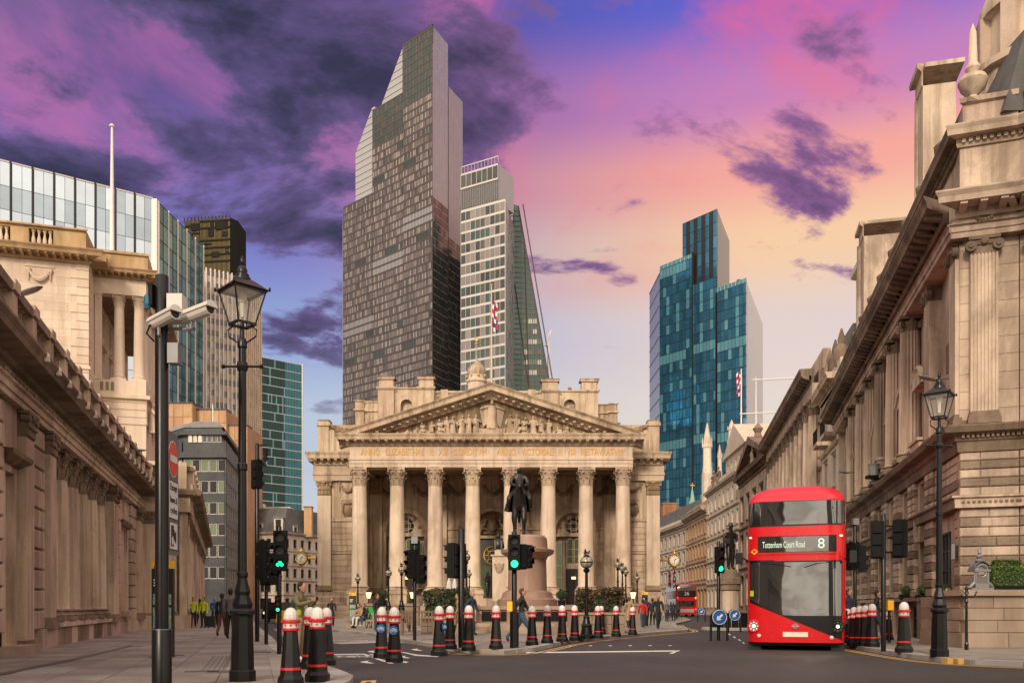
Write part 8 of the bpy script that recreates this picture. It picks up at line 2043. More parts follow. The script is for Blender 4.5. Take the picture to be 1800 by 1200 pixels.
# ------------------------------------------------------------------ lantern posts
def lantern_post(px, Y, label, rz=.0):
 t = thing('lamp_post', label, 'lamp post', (XP(px, Y), Y, PAVE_Z), rz, 'black lantern posts')
 B().lathe([(.20, 0), (.20, .16), (.175, .18), (.155, .95), (.165, .98), (.20, 1.0), (.20, 1.04), (.15, 1.08)], 8).obj('pedestal', 'black_gloss', t)
 B().lathe([(.14, 1.08), (.155, 1.14), (.13, 1.2), (.105, 1.27), (.12, 1.32), (.085, 1.45), (.07, 1.52), (.085, 1.56), (.085, 1.60), (.068, 1.62)], 16, flute=.08).obj('moulding', 'black_gloss', t)
 B().lathe([(.068, 1.62), (.062, 3.1), (.075, 3.12), (.075, 3.2), (.06, 3.22), (.054, 4.9), (.07, 4.92), (.07, 5.0), (.05, 5.05), (.035, 5.06), (.03, 5.28)], 14).obj('column', 'black_gloss', t, smooth=True, angle=30)
 m = B(); m.tube([(-.28, 0, 4.64), (.28, 0, 4.64)], .018, 8)
 for s in (-1, 1): m.ell((s * .28, 0, 4.64), .035, 8, 6)
 m.lathe([(.075, 4.58), (.085, 4.64), (.075, 4.7)], 12); m.obj('ladder_bar', 'black_gloss', t)
 m = B()
 for s in (-1, 1): m.tube([(s * .05, 0, 4.98), (s * .20, 0, 5.08), (s * .21, 0, 5.18), (s * .13, 0, 5.24)], .012, 6)
 m.obj('scroll_bracket', 'black_gloss', t)
 L = put(B().box(-.001, .001, -.001, .001, 5.2, 5.201).mesh('lantern', 'black_gloss'), 'lantern', t, rz=math.pi / 4)
 w0, w1, za, zb = .135, .245, 5.26, 5.74
 m = B()
 for sx in (-1, 1):
  for sy in (-1, 1): m.tube([(sx * w0, sy * w0, za), (sx * w1, sy * w1, zb)], .013, 5)
 for w_, z in ((w0, za), (w1, zb)):
  for s in (-1, 1): m.box(-w_ - .015, w_ + .015, s * w_ - .015, s * w_ + .015, z - .018, z + .018); m.box(s * w_ - .015, s * w_ + .015, -w_, w_, z - .018, z + .018)
 m.obj('lantern_frame', 'black_gloss', L)
 for i in range(4):
  g = B(); g.T = Matrix.Rotation(i * math.pi / 2, 4, 'Z'); g.poly([(-w0, -w0, za), (w0, -w0, za), (w1, -w1, zb), (-w1, -w1, zb)]); g.obj('pane', 'glass_lantern', L)
 m = B(); e = .285; a = [(-e, -e), (e, -e), (e, e), (-e, e)]; b = [(x * .42, y * .42) for x, y in a]
 for i in range(4): j = (i + 1) % 4; m.poly([(*a[i], zb + .01), (*a[j], zb + .01), (*b[j], zb + .16), (*b[i], zb + .16)])
 m.poly([(*p, zb + .16) for p in b]); m.poly([(*p, zb + .02) for p in a][::-1], 1);
 for p in a: m.ell((p[0], p[1], zb + .03), (.02, .02, .035), 6, 5, 0)
 m.obj('lantern_roof', ['black_gloss', 'cream_dial'], L)
 B().lathe([(.13, zb + .16), (.125, zb + .20), (.10, zb + .21), (.10, zb + .25), (.07, zb + .27), (.075, zb + .32), (.05, zb + .37), (.02, zb + .39), (.035, zb + .43), (.03, zb + .48), (.0, zb + .54)], 14).obj('finial', 'black_gloss', L, smooth=True)
 B().lathe([(.06, zb - .16), (.07, zb - .02)], 10).lathe([(.03, za + .1), (.045, zb - .16)], 10).obj('bulb', 'cream_dial', L, smooth=True)
 return t
lantern_post(426, 13.0, 'near tall black lantern post on the left pavement'); lantern_post(1651, 19.4, 'black lantern post on the right pavement before the banded corner building', .1)
# ------------------------------------------------------------------ globe lamps by the exchange
def globe_lamp(px, Y, ytop, yb, label, zb=None, ped=False):
 zb = ZP(yb, Y); hgt = ZP(ytop, Y) - zb; t = thing('globe_lamp', label, 'street lamp', (XP(px, Y), Y, zb), 0, 'iron globe lamps with a crest')
 k = hgt / 3.1
 def mk(n, f): return cached(('glb', n), f)
 def put_(me, n, par=t): o = put(me, n, par, scale=k); return o
 put_(mk('base', lambda: B().lathe([(.26, 0), (.26, .12), (.2, .16), (.17, .4), (.2, .46), (.14, .52), (.10, .7), (.12, .74), (.07, .8)], 12).mesh('base', 'black_gloss', True, 30)), 'base')
 put_(mk('col', lambda: B().lathe([(.07, .8), (.06, 1.5), (.085, 1.53), (.085, 1.58), (.055, 1.6), (.05, 2.25), (.10, 2.3), (.12, 2.36), (.06, 2.42)], 12).mesh('column', 'black_gloss', True, 30)), 'column')
 g = put_(mk('glb', lambda: B().ell((0, 0, 2.62), .205, 16, 12).mesh('globe', 'globe_glass', True, 80)), 'globe')
 me = mk('ring', lambda: B().torus((0, 0, 2.62), .21, .018, 'Z', 18, 5).torus((0, 0, 2.62), .21, .012, 'Y', 18, 5).torus((0, 0, 2.62), .21, .012, 'X', 18, 5).mesh('cage', 'black_gloss')); put(me, 'cage', g)
 put_(mk('crest', lambda: B().lathe([(.12, 2.8), (.09, 2.86), (.03, 2.9)], 10).tube([(-.09, 0, 2.9), (0, 0, 2.96), (.08, 0, 2.93), (.10, 0, 3.02)], [.03, .045, .04, .03], 6).slab([(-.1, 2.95), (.02, 2.97), (-.05, 3.1)], -.01, .01).mesh('crest', 'black_gloss')), 'crest')
 if ped: B().box(-.3, .3, -.3, .3, PAVE_Z - zb, 0).obj('pedestal', 'granite', t)
 return t
globe_lamp(1031, 30.2, 963, 1122, 'globe lamp on a tall slim post in front of the rust hedge')
globe_lamp(629, 52, 1006, 1078, 'leftmost globe lamp, beside the black map totem', ped=True); globe_lamp(683, 50, 994, 1077, 'globe lamp second from left before the columns', ped=True); globe_lamp(706, 46, 987, 1077, 'taller globe lamp third from left before the columns', ped=True)
globe_lamp(820, 46, 964, 1062, 'globe lamp behind the black pole at the island tip', ped=True); globe_lamp(825, 60, 999, 1060, 'smaller globe lamp next to the memorial pillar', ped=True); globe_lamp(939, 62, 1000, 1060, 'globe lamp right of the rider plinth', ped=True)
globe_lamp(1086, 48, 979, 1064, 'tallest of three globe lamps behind the rust hedge', ped=True); globe_lamp(1094, 52, 987, 1064, 'middle of three globe lamps behind the rust hedge', ped=True); globe_lamp(1100, 56, 994, 1064, 'lowest of three globe lamps behind the rust hedge', ped=True); globe_lamp(1120, 54, 1006, 1070, 'rightmost globe lamp, next to the lit lantern', ped=True)
for px, Y, l in ((648, 52, 'small lit lantern on a stone pier near the leftmost globe lamp'), (725, 52, 'small lit lantern behind the dark signal left of the hedge'), (1113, 52, 'small lit lantern on a stone pier at the right')):
 z = ZP(1060, Y); t = thing('pier_lantern', l, 'lantern', (XP(px, Y), Y, PAVE_Z), 0, 'lit pier lanterns'); B().box(-.4, .4, -.4, .4, 0, z - .25).box(-.48, .48, -.48, .48, z - .25, z - .1).obj('pier', 'granite', t)
 B().lathe([(.1, z - .1), (.04, z), (.04, z + .18), (.1, z + .2)], 8).obj('stem', 'black_gloss', t); B().lathe([(.08, z + .2), (.17, z + .55)], 6).obj('glass', 'lamp_warm', t); B().lathe([(.21, z + .55), (.1, z + .7), (.03, z + .78), (0, z + .9)], 6).obj('cap', 'black_gloss', t)

# ------------------------------------------------------------------ signals
def signal_head(parent, x, z, rz, lit=None, small=False, y=-.12, n=3, icon=None, amber_red=False):
 k = .42 if small else 1.0; hh = .92 * k * (n / 3); ww = .30 * k
 hd = put(cached(('sh', k, n), lambda: B().box(-ww / 2, ww / 2, -.09 * k, .10 * k, -hh / 2, hh / 2).box(-ww / 2 - .012 * k, ww / 2 + .012 * k, .02 * k, .035 * k, -hh / 2 - .012 * k, hh / 2 + .012 * k).box(-ww * .36, ww * .36, .1 * k, .15 * k, -hh * .46, -hh * .18).box(-ww * .36, ww * .36, .1 * k, .15 * k, -hh * .14, hh * .14).box(-ww * .36, ww * .36, .1 * k, .15 * k, hh * .18, hh * .46).mesh('signal_head', 'black_matte')), 'signal_head', parent, (x, y, z), rz)
 for i in range(n):
  zz = hh * ((n - 1) / 2 - i) / n; g = (lit == i)
  mat = ('signal_green' if g and i == n - 1 else 'lamp_red' if g and i == 0 else 'lamp_amber' if g else ('signal_off_red' if amber_red and i < 2 else 'signal_off'))
  if g and icon:
   put(cached(('lens', k, 'off'), lambda: B().disc((0, 0), .098 * k, -.092 * k, 18).mesh('lens', 'signal_off')), 'lens', hd, (0, 0, zz))
   m = B()
   for s in (-1, 1): m.torus((s * .045 * k, -.1 * k, -.02 * k), .032 * k, .009 * k, 'Y', 12, 4)
   for a, b in (((-.045, -.02), (-.015, .035)), ((-.015, .035), (.03, .035)), ((.03, .035), (.045, -.02)), ((0, -.02), (.03, .035)), ((-.03, .05), (-.005, .05)), ((.03, .035), (.025, .06))): m.tube([(a[0] * k, -.1 * k, a[1] * k), (b[0] * k, -.1 * k, b[1] * k)], .009 * k, 4)
   m.obj('cycle_icon', 'signal_green', hd, loc=(0, 0, zz))
  else: put(cached(('lens', k, mat), lambda: B().disc((0, 0), .098 * k, -.092 * k, 18).mesh('lens', mat)), 'lens', hd, (0, 0, zz))
  def vis():
   m = B(); N = 10
   for q in range(N):
    a, b = math.pi * (-.12 + 1.24 * q / N), math.pi * (-.12 + 1.24 * (q + 1) / N); r = .112 * k
    p = lambda t, yy: (r * math.cos(t), yy, r * math.sin(t))
    m.poly([p(a, -.09 * k), p(b, -.09 * k), p(b, -(.24 if .2 < q / N < .8 else .18) * k), p(a, -(.24 if .2 < q / N < .8 else .18) * k)])
   return m.mesh('visor', 'black_matte')
  put(cached(('vis', k), vis), 'visor', hd, (0, 0, zz))
 return hd
def signal_post(px, Y, ytop, label, heads, z=PAVE_Z, r=.055, sleeve=0.0, box=None, cap=None):
 t = thing('traffic_signal', label, 'traffic light', (XP(px, Y), Y, z), 0, 'black traffic signal posts'); zt = ZP(ytop, Y) - z
 B().lathe([(r, 0), (r, zt), (r * .8, zt + .02)], 12).obj('post', 'black_gloss', t, smooth=True, angle=50)
 if sleeve: B().lathe([(r * 1.7, 0), (r * 1.7, sleeve), (r, sleeve + .04)], 14).obj('sleeve', 'black_gloss', t, smooth=True, angle=50)
 for h in heads:
  dx, yc, rz, lit = h[:4]; kw = h[4] if len(h) > 4 else {}
  signal_head(t, dx, ZP(yc, Y) - z, rz, lit, **kw)
  if abs(dx) > .1: B().box(min(0, dx), max(0, dx), -.03, .03, ZP(yc, Y) - z + .3, ZP(yc, Y) - z + .34).box(min(0, dx), max(0, dx), -.03, .03, ZP(yc, Y) - z - .34, ZP(yc, Y) - z - .3).obj('bracket', 'black_matte', t)
 if box: bx, by_, mat = box; B().box(bx - .07, bx + .07, -.12, .0, ZP(by_, Y) - z - .13, ZP(by_, Y) - z + .13).obj('push_button_box', mat, t)
 if cap: B().box(-.1, .1, -.12, .05, zt, zt + .22).obj('detector', 'grey_metal', t)
 return t
PI = math.pi
signal_post(491, 20.6, 926, 'cycle signal showing a green bicycle on a black post at the left kerb', [(.06, 968, .12, 2, dict(icon=True, y=-.14)), (0, 1061, .1, 2, dict(small=True, amber_red=True)), (-.32, 985, PI / 2, None)])
signal_post(468, 26, 955, 'dark signal facing away on a thin post left of the green bicycle signal', [(-.02, 1000, PI + .3, None, dict(y=.0)), (.25, 1000, PI * .6, None)])
signal_post(452, 28, 780, 'very tall thin black post with dark signals high up', [(-.02, 833, PI - .6, None, dict(y=0.05)), (.30, 800, PI / 2, None, dict(small=True))], r=.07)
signal_post(729, 28.6, 955, 'dark signal facing away on a post left of the green hedge', [(-.1, 991, -.9, None), (.2, 1000, .9, None), (0, 975, PI, None, dict(y=.1))], cap=True)
signal_post(811, 23.6, 929, 'tall black post with a side facing dark signal at the island tip', [(-.24, 985, -PI / 2 - .2, None), (-.05, 985, PI - .3, None, dict(y=.14))], r=.085)
signal_post(904, 23.6, 935, 'signal showing a green light on a thick black post in the middle', [(0, 971, .05, 2, dict(y=-.2)), (.33, 978, .95, None, dict(n=2))], r=.07, sleeve=.95, box=(-.12, 1065, 'yellow_bright'))
signal_post(1263, 31.5, 952, 'signal showing a round green light beside the red bus', [(0, 984, .25, 2, dict(y=-.16))], z=0.0, r=.06)
signal_post(1503, 30.5, 922, 'cluster of dark signals facing away just right of the red bus', [(-.22, 978, -1.2, None), (.22, 982, 1.3, None), (0, 975, PI, None, dict(y=.1))], cap=True)
signal_post(1553, 21.8, 906, 'black post with two dark signals seen from behind on the right pavement', [(-.12, 948, PI - .45, None, dict(y=.06)), (.36, 947, PI / 2 + .75, None)], r=.06)
t = thing('crossing_unit', 'yellow crossing button box behind the right black signal post', 'push button', (XP(1563, 27), 27, PAVE_Z)); B().lathe([(.05, 0), (.05, 1.1)], 8).obj('post', 'black_gloss', t); B().box(-.09, .09, -.12, .05, 1.0, 1.3).obj('box', 'yellow_bright', t)
def keep_left(px, Y, yc, label, r=.27):
 t = thing('keep_left_sign', label, 'road sign', (XP(px, Y), Y, 0), .1, 'blue keep left signs'); zc = ZP(yc, Y)
 m = B()
 for s in (-1, 1): m.lathe([(.045, 0), (.045, zc - .05)], 8, (s * .3, 0))
 m.torus((0, 0, zc - .05), .3, .045, 'Y', 12, 6, None, 0, PI); m.obj('hoop', 'black_gloss', t)
 d = B().slab([(r * math.cos(2 * PI * i / 24), zc + r * math.sin(2 * PI * i / 24)) for i in range(24)], -.07, -.05).obj('disc', 'sign_blue', t)
 B().torus((0, -.072, zc), r - .015, .012, 'Y', 24, 4).obj('rim', 'sign_white', d)
 a = Matrix.Rotation(R(135), 2); pts = [(-.14, -.04), (.02, -.04), (.02, -.11), (.16, 0), (.02, .11), (.02, .04), (-.14, .04)]; k = r / .27
 c, s = math.cos(R(225)), math.sin(R(225)); B().slab([((x * c - y * s) * k, zc + (x * s + y * c) * k) for x, y in pts], -.078, -.071).obj('arrow', 'sign_white', d)
keep_left(1264, 31.2, 1084, 'blue keep left sign in front of the green signal beside the bus'); keep_left(1291, 42, 1080, 'blue keep left sign in front of the traffic island plinth'); keep_left(1233, 70, 1074, 'small far keep left sign down the street')
# camera mast with the no entry plate
CM = thing('camera_mast', 'thick black mast with two white cameras on the left pavement', 'mast', (XP(284.5, 11.6), 11.6, PAVE_Z)); Yc = 11.6; zz = lambda py: ZP(py, Yc) - PAVE_Z
B().lathe([(.125, 0), (.125, zz(1105)), (.12, zz(1104)), (.085, zz(1103)), (.085, zz(486)), (.08, zz(485))], 18).obj('post', 'black_gloss', CM, smooth=True, angle=40); B().lathe([(.127, zz(1106)), (.127, zz(1105))], 18).obj('ring', 'steel', CM)
def cctv(x, z, rz, tilt, par):
 c = B().tube([(0, .12, 0), (0, -.36, 0)], .075, 12).lathe([(.001, 0), (.001, .001)], 4).obj('camera', 'camera_white', par, loc=(x, -.1, z), rz=rz); c.rotation_euler = (tilt, 0, rz)
 B().tube([(0, -.365, 0), (0, -.3, 0)], .06, 12).obj('lens', 'black_gloss', c); B().slab([(.09 * math.cos(PI * i / 8), .02 + .085 * math.sin(PI * i / 8)) for i in range(9)], -.40, .14).obj('sunshield', 'camera_white', c)
 B().tube([(0, 0, -.06), (0, .02, -.16), (-.1 if x > 0 else .1, .06, -.2)], .025, 6).obj('mount', 'grey_metal', c)
cctv(.0, zz(570), .95, -.12, CM); cctv(.42, zz(560), 1.05, -.10, CM)
B().box(-.02, .44, -.02, .02, zz(580), zz(576)).obj('arm', 'grey_metal', CM); B().box(.10, .30, -.1, .1, zz(566), zz(520)).obj('control_box', 'camera_white', CM); B().box(.10, .24, -.08, .08, zz(640), zz(605)).obj('control_box', 'grey_metal', CM); B().box(-.14, -.09, -.1, .12, zz(540), zz(502)).obj('antenna', 'black_matte', CM)
B().lathe([(.03, zz(545)), (.05, zz(538)), (.05, zz(525)), (.03, zz(520))], 10, (-.16, -.06)).obj('sensor', 'lens_blue', CM); B().tube([(-.1, 0, zz(600)), (-.16, -.1, zz(590)), (-.1, -.12, zz(575))], .012, 5).obj('cable', 'black_matte', CM)
SG = thing('no_entry_plate', 'tall grey sign plate with red no entry disc, except buses and cycles', 'road sign', (XP(294, 11.7), 11.7, 0), rz_of(-.11, .99)); zq = lambda py: ZP(py, 11.95)
B().slab([(0, zq(975)), (.56, zq(975)), (.56, zq(765)), (.50, zq(760)), (.06, zq(760)), (0, zq(765))], 0, .02).obj('plate', 'sign_grey', SG)
zc = zq(806); cx = .28
B().slab([(cx + .245 * math.cos(2 * PI * i / 28), zc + .245 * math.sin(2 * PI * i / 28)) for i in range(28)], -.006, 0).obj('disc_rim', 'sign_white', SG); d = B().slab([(cx + .23 * math.cos(2 * PI * i / 28), zc + .23 * math.sin(2 * PI * i / 28)) for i in range(28)], -.010, -.004).obj('disc', 'sign_red', SG); B().box(cx - .17, cx + .17, -.014, -.008, zc - .045, zc + .045).obj('bar', 'sign_white', d)
p1 = B().box(.05, .51, -.006, 0, zq(912), zq(845)).obj('panel', 'sign_black', SG); B().box(.065, .495, -.009, -.004, zq(910.5), zq(846.5)).obj('panel_face', 'sign_white', p1)
for s, py in (('Except', 858), ('buses &', 878), ('cycles', 898)): text(s, 'lettering', 'sign_black', p1, (cx, -.012, zq(py)), .085, width=.33, extrude=.002)
p2 = B().box(.08, .48, -.006, 0, zq(966), zq(917)).obj('panel', 'sign_black', SG); B().box(.095, .465, -.009, -.004, zq(964.5), zq(918.5)).obj('panel_face', 'sign_white', p2)
B().box(.15, .28, -.013, -.008, zq(960), zq(923)).box(.28, .32, -.0128, -.0078, zq(948), zq(930)).slab([(.33, zq(950)), (.40, zq(954)), (.40, zq(932)), (.33, zq(936))], -.0132, -.0082).obj('camera_icon', 'sign_black', p2); B().slab([(.215 + .045 * math.cos(2 * PI * i / 14), zq(950) + .06 * math.sin(2 * PI * i / 14)) for i in range(14)], -.0145, -.0131).obj('camera_eye', 'sign_white', p2)
for py in (775, 850, 935): B().box(-.12, .02, .02, .05, zq(py) - .02, zq(py) + .02).obj('clamp', 'steel', SG)
# wayfinding totems
def totem(px, Y, wpx, ytop, label, rz=0.0):
 k = Y / F; w_ = wpx * k / 2; z = ZP(ytop, Y) - PAVE_Z; t = thing('map_totem', label, 'sign', (XP(px, Y), Y, PAVE_Z), rz, 'black map totems with a yellow top')
 B().box(-w_, w_, -.05, .07, 0, z - .16).obj('panel', 'sign_black', t); B().box(-w_ - .004, w_ + .004, -.055, .075, z - .16, z).obj('yellow_top', 'yellow_bright', t)
 B().box(-w_ * .86, w_ * .86, -.056, -.05, z * .22, z * .52).obj('map', 'sign_pale_map', t); B().box(-w_ * .86, w_ * .86, -.056, -.05, z * .55, z * .66).obj('map', 'sign_pale_map', t)
 for i in range(3): B().box(-w_ * .8, w_ * (.2 - .15 * i), -.056, -.05, z * .80 - i * .06, z * .80 - i * .06 + .03).obj('text_line', 'sign_white', t)
 m = B(); m.ell((-w_ + .09, -.06, z - .05), (.022, .01, .022), 6, 4); m.tube([(-w_ + .09, -.06, z - .07), (-w_ + .085, -.06, z - .11), (-w_ + .06, -.06, z - .145)], .012, 4); m.tube([(-w_ + .085, -.06, z - .11), (-w_ + .11, -.06, z - .145)], .012, 4); m.obj('walker_icon', 'sign_black', t)
mm, tt, bb = principled('sign_pale_map'); pos = tt.add('ShaderNodeNewGeometry').outputs['Position']; vo = tt.add('ShaderNodeTexVoronoi', {'Vector': pos, 'Scale': 14.0}, feature='DISTANCE_TO_EDGE').outputs[0]; cc = tt.mix(tt.smooth(tt.noise(pos, 7, 3), .45, .6), (.20, .38, .42, 1), (.45, .50, .10, 1)); cc = tt.mix(tt.smooth(vo, .02, .06), (.06, .07, .08, 1), cc); tt.l.new(cc, bb.inputs['Base Color'])
totem(286.5, 19.2, 37, 986, 'map totem standing behind the black camera mast'); totem(620, 46, 12, 1041, 'map totem left of the columns beside a globe lamp'); totem(1133.5, 52, 10, 1040, 'map totem at the right corner of the exchange')
# wall lights
def wall_light(P0, P1, label, k=1.0):
 P0, P1 = Vector(P0), Vector(P1); t = thing('wall_light', label, 'street light', P0, 0, 'grey arm lights on the walls'); d = P1 - P0
 B().tube([(0, 0, 0), d * .55], .025 * k, 6).obj('arm', 'grey_metal', t); q = B(); q.T = Matrix.Translation(d * .78) @ Matrix.Rotation(math.atan2(d.y, d.x), 4, 'Z'); q.ell((0, 0, 0), (d.length * .27, .11 * k, .045 * k), 12, 6); q.obj('head', 'grey_metal', t, smooth=True); B().box(-.05, .05, -.05, .05, -.1, .1).obj('mount', 'grey_metal', t)
wall_light(W(-12, 512, 21.4), W(70, 512, 20.2), 'grey arm light sticking out from the left screen wall at the frame edge'); wall_light(W(214, 790, 36), W(256, 791, 36), 'grey arm light above the far columns of the left wall'); wall_light(W(1676, 665, 27.3), W(1618, 665, 26.2), 'grey arm light beside the right lantern post on the corner building'); wall_light(W(1512, 830, 47), W(1476, 830, 46), 'pale arm light above the red bus on the right')
# spot lamps on the right lower cornice
t = thing('floodlight', 'cluster of two drum floodlights on the right building ledge', 'floodlight', W(1552, 824, 38.5)); B().lathe([(.28, 0), (.30, .34), (.36, .36), (.34, .5)], 14).obj('drum', 'stone_cornhill', t); B().lathe([(.20, -.3), (.22, .1), (.25, .2)], 12, (-.45, -.1)).obj('drum', 'grey_metal', t); B().box(-.7, .3, -.2, .2, -.42, -.28).obj('bracket', 'black_matte', t)
# clocks
def wall_clock(px, Y, py, bx, label):
 t = thing('hanging_clock', label, 'clock', W(px, py, Y), 0, 'gilded hanging clocks'); r = 10.5 * Y / F; oc = [((r * 1.12) * math.cos(PI / 8 + i * PI / 4), (r * 1.12) * math.sin(PI / 8 + i * PI / 4)) for i in range(8)]
 B().slab(oc, -.18, .18).obj('case', 'black_gloss', t); B().torus((0, -.2, 0), r * .98, r * .10, 'Y', 8, 5, None, PI / 8, 2 * PI + PI / 8).obj('gilt_frame', 'gold', t); B().disc((0, 0), r * .80, -.19, 24).obj('dial', 'cream_dial', t)
 m = B()
 for i in range(12): a = i * PI / 6; m.tube([(r * .6 * math.cos(a), -.2, r * .6 * math.sin(a)), (r * .74 * math.cos(a), -.2, r * .74 * math.sin(a))], r * .045, 4)
 m.tube([(0, -.21, 0), (r * .3, -.21, r * .22)], r * .05, 4); m.tube([(0, -.21, 0), (-r * .08, -.21, -r * .6)], r * .035, 4); m.obj('hands_and_marks', 'sign_black', t)
 B().lathe([(r * .5, r * 1.1), (r * .3, r * 1.35), (r * .12, r * 1.5), (0, r * 1.8)], 10).lathe([(0, -r * 1.6), (r * .2, -r * 1.4), (r * .5, -r * 1.1)], 10).obj('crest', 'gold', t); d = (bx - px) * Y / F
 m = B(); m.box(min(d, math.copysign(r, d)), max(d, math.copysign(r, d)), -.06, .06, -.1, .1)
 for i in range(5): x = math.copysign(r, d) + (d - math.copysign(r, d)) * (i + .5) / 5; m.ell((x, -.06, 0), (.1, .06, .16), 7, 5)
 m.obj('bracket', 'gold', t)
wall_clock(530, 88, 980, 556, 'gilded octagonal clock hanging at the left side of the exchange'); wall_clock(1185, 92, 984, 1160, 'gilded octagonal clock hanging at the right side of the exchange')
for px, py, Y, l in ((1176, 1012, 112, 'left of two small Union flags hanging over the street'), (1184, 1006, 106, 'right of two small Union flags hanging over the street')):
 t = thing('angled_flag', l, 'flag', W(px - 14, py - 4, Y)); k = Y / F; B().tube([(0, 0, 0), (30 * k, 0, -26 * k)] if False else [(0, 0, 0), (20 * k, 0, 14 * k)], .04, 6).obj('pole', 'pole_white', t); o = flag(t, 0, .55); o.location = (12 * k, 0, 6 * k)
# closed parasols, orange barrier
for px, l in ((789, 'left of two closed white parasols behind the hedge'), (799, 'right of two closed white parasols behind the hedge')):
 t = thing('closed_parasol', l, 'parasol', (XP(px, 74), 74, .9), 0, 'closed white parasols'); z = ZP(1016, 74) - .9; B().lathe([(.05, 0), (.05, z - 1.2)], 8).obj('pole', 'pole_white', t); B().lathe([(.22, z - 1.5), (.26, z - 1.1), (.16, z - .3), (.05, z)], 14, flute=.15).obj('canopy', 'cloth_whitec', t)
t = thing('orange_barrier', 'small orange road barrier beside the far black car', 'barrier', (XP(494, 62), 62, 0)); B().slab([(-.35, 0), (.35, 0), (.22, .95), (-.22, .95)], -.2, .2).obj('body', 'yellow_bright', t); B().box(-.4, .4, -.3, .3, 0, .06).obj('foot', 'rubber', t)
# ------------------------------------------------------------------ fronts across the junction behind the viewer (they show in the bus windscreen)
def rear_front(name, label, loc, rz, L, top):
 t = thing(name, label, 'building', (*loc, 0), rz)
 facade(t, L, [(.2, 4.4, 1.3, 2.6, 1.0)] + [(4.4 + i * 3.6, 8 + i * 3.6, 1.2, 2.1, .8) for i in range(int((top - 5) / 3.6))], int(L / 3.2), 'stone_grey', 'stone_cornhill_soot', top, corn=.8, ch=.7)
rear_front('stone_block', 'stone street front across the junction, mirrored in the left of the bus windscreen', (-28, -46), 1.20, 36, 15)
rear_front('stone_block', 'stone street front across the junction, mirrored in the right of the bus windscreen', (2.5, -13), -1.927, 36, 20)
# ------------------------------------------------------------------ red double-deck buses
class Shell:
 def __init__(s, lv, L): s.lv = lv; s.L = L          # lv: (z, half width, front y, corner radius)
 def at(s, z):
  lv = s.lv
  if z <= lv[0][0]: return lv[0][1:]
  for a, b in zip(lv, lv[1:]):
   if z <= b[0]: t = (z - a[0]) / (b[0] - a[0]); return tuple(p + (q - p) * t for p, q in zip(a[1:], b[1:]))
  return lv[-1][1:]
 def fy(s, x, z):
  hw, yf, r = s.at(z); ax = abs(x); y = yf + .05 * (x / hw) ** 2
  if ax > hw - r: d = min(ax - (hw - r), r); y += r - math.sqrt(max(r * r - d * d, 0))
  return y
 def outline(s, z, n=22):
  hw, yf, r = s.at(z); pts = [(-hw, s.L)]
  xs = [-hw * math.cos(PI * i / n) for i in range(n + 1)]
  pts += [(x, s.fy(x, z)) for x in xs] + [(hw, s.L)]
  return pts
 def body(s, zs):
  m = B(); rings = [[m.pt((x, y, z)) for x, y in s.outline(z)] for z in zs]
  n = len(rings[0])
  for a, b in zip(rings, rings[1:]):
   for i in range(n): j = (i + 1) % n; m.idx((a[i], a[j], b[j], b[i]))
  m.idx(rings[0][::-1]); m.idx(rings[-1]); return m
 def patch(s, x0, x1, lo, hi, off, nx=16, nz=6, m=None):
  m = m or B(); lo = lo if callable(lo) else (lambda x, v=lo: v); hi = hi if callable(hi) else (lambda x, v=hi: v); g = []
  for i in range(nx + 1):
   x = x0 + (x1 - x0) * i / nx; a, b = lo(x), hi(x); g.append([m.pt((x, s.fy(x, a + (b - a) * k / nz) - off, a + (b - a) * k / nz)) for k in range(nz + 1)])
  for i in range(nx):
   for k in range(nz): m.idx((g[i][k], g[i + 1][k], g[i + 1][k + 1], g[i][k + 1]))
  return m
def wheel(parent, x, y, r=.48, w_=.28):
 m = B(); m.tube([(x - w_ / 2, y, r), (x - w_ * .3, y, r), (x + w_ * .3, y, r), (x + w_ / 2, y, r)], [r * .9, r, r, r * .9], 24); wo = m.obj('wheel', 'rubber', parent)
 B().tube([(x - w_ / 2 - .01, y, r), (x + w_ / 2 + .01, y, r)], r * .55, 16).obj('rim', 'grey_metal', wo)
BY = 24.2; BUS = thing('double_decker_bus', 'red double decker bus with lit headlights turning towards the viewer', 'bus', (XP(1397, BY), BY, 0), R(-21))
sh = Shell([(.22, 1.27, .02, .30), (.9, 1.30, .0, .34), (2.45, 1.30, .02, .36), (3.4, 1.30, .05, .38), (4.12, 1.28, .07, .40), (4.28, 1.24, .16, .42), (4.46, 1.10, .36, .5), (4.60, .82, .80, .5), (4.67, .4, 1.5, .35)], 10.8)
zs = [.22, .5, .9, 1.4, 1.9, 2.45, 2.9, 3.4, 3.7, 4.12]
bd = sh.body(zs).obj('body', 'bus_red', BUS, smooth=True, angle=40, fix=True)
sh.body([4.12, 4.2, 4.28, 4.36, 4.46, 4.53, 4.60, 4.64, 4.67]).obj('roof', 'bus_roof_red', BUS, smooth=True, angle=60, fix=True)
B().box(-1.2, 1.2, .3, 10.6, .12, .24).obj('underside', 'bus_dark', BUS)
k = BY / F
# upper deck screen
m = sh.patch(-1.285, 1.285, 3.43, 4.13, .006, 28, 6); m.obj('window_surround', 'bus_black', BUS, smooth=True, angle=60)
w_ = sh.patch(-1.08, 1.06, 3.47, 4.10, .012, 24, 6).obj('upper_windscreen', 'glass_bus', BUS, smooth=True, angle=60)
sh.patch(-1.27, -1.12, 3.47, 4.10, .012, 8, 4).obj('corner_glass', 'glass_bus', BUS, smooth=True, angle=60); sh.patch(1.10, 1.28, 3.47, 4.10, .012, 8, 4).obj('corner_glass', 'glass_bus', BUS, smooth=True, angle=60)
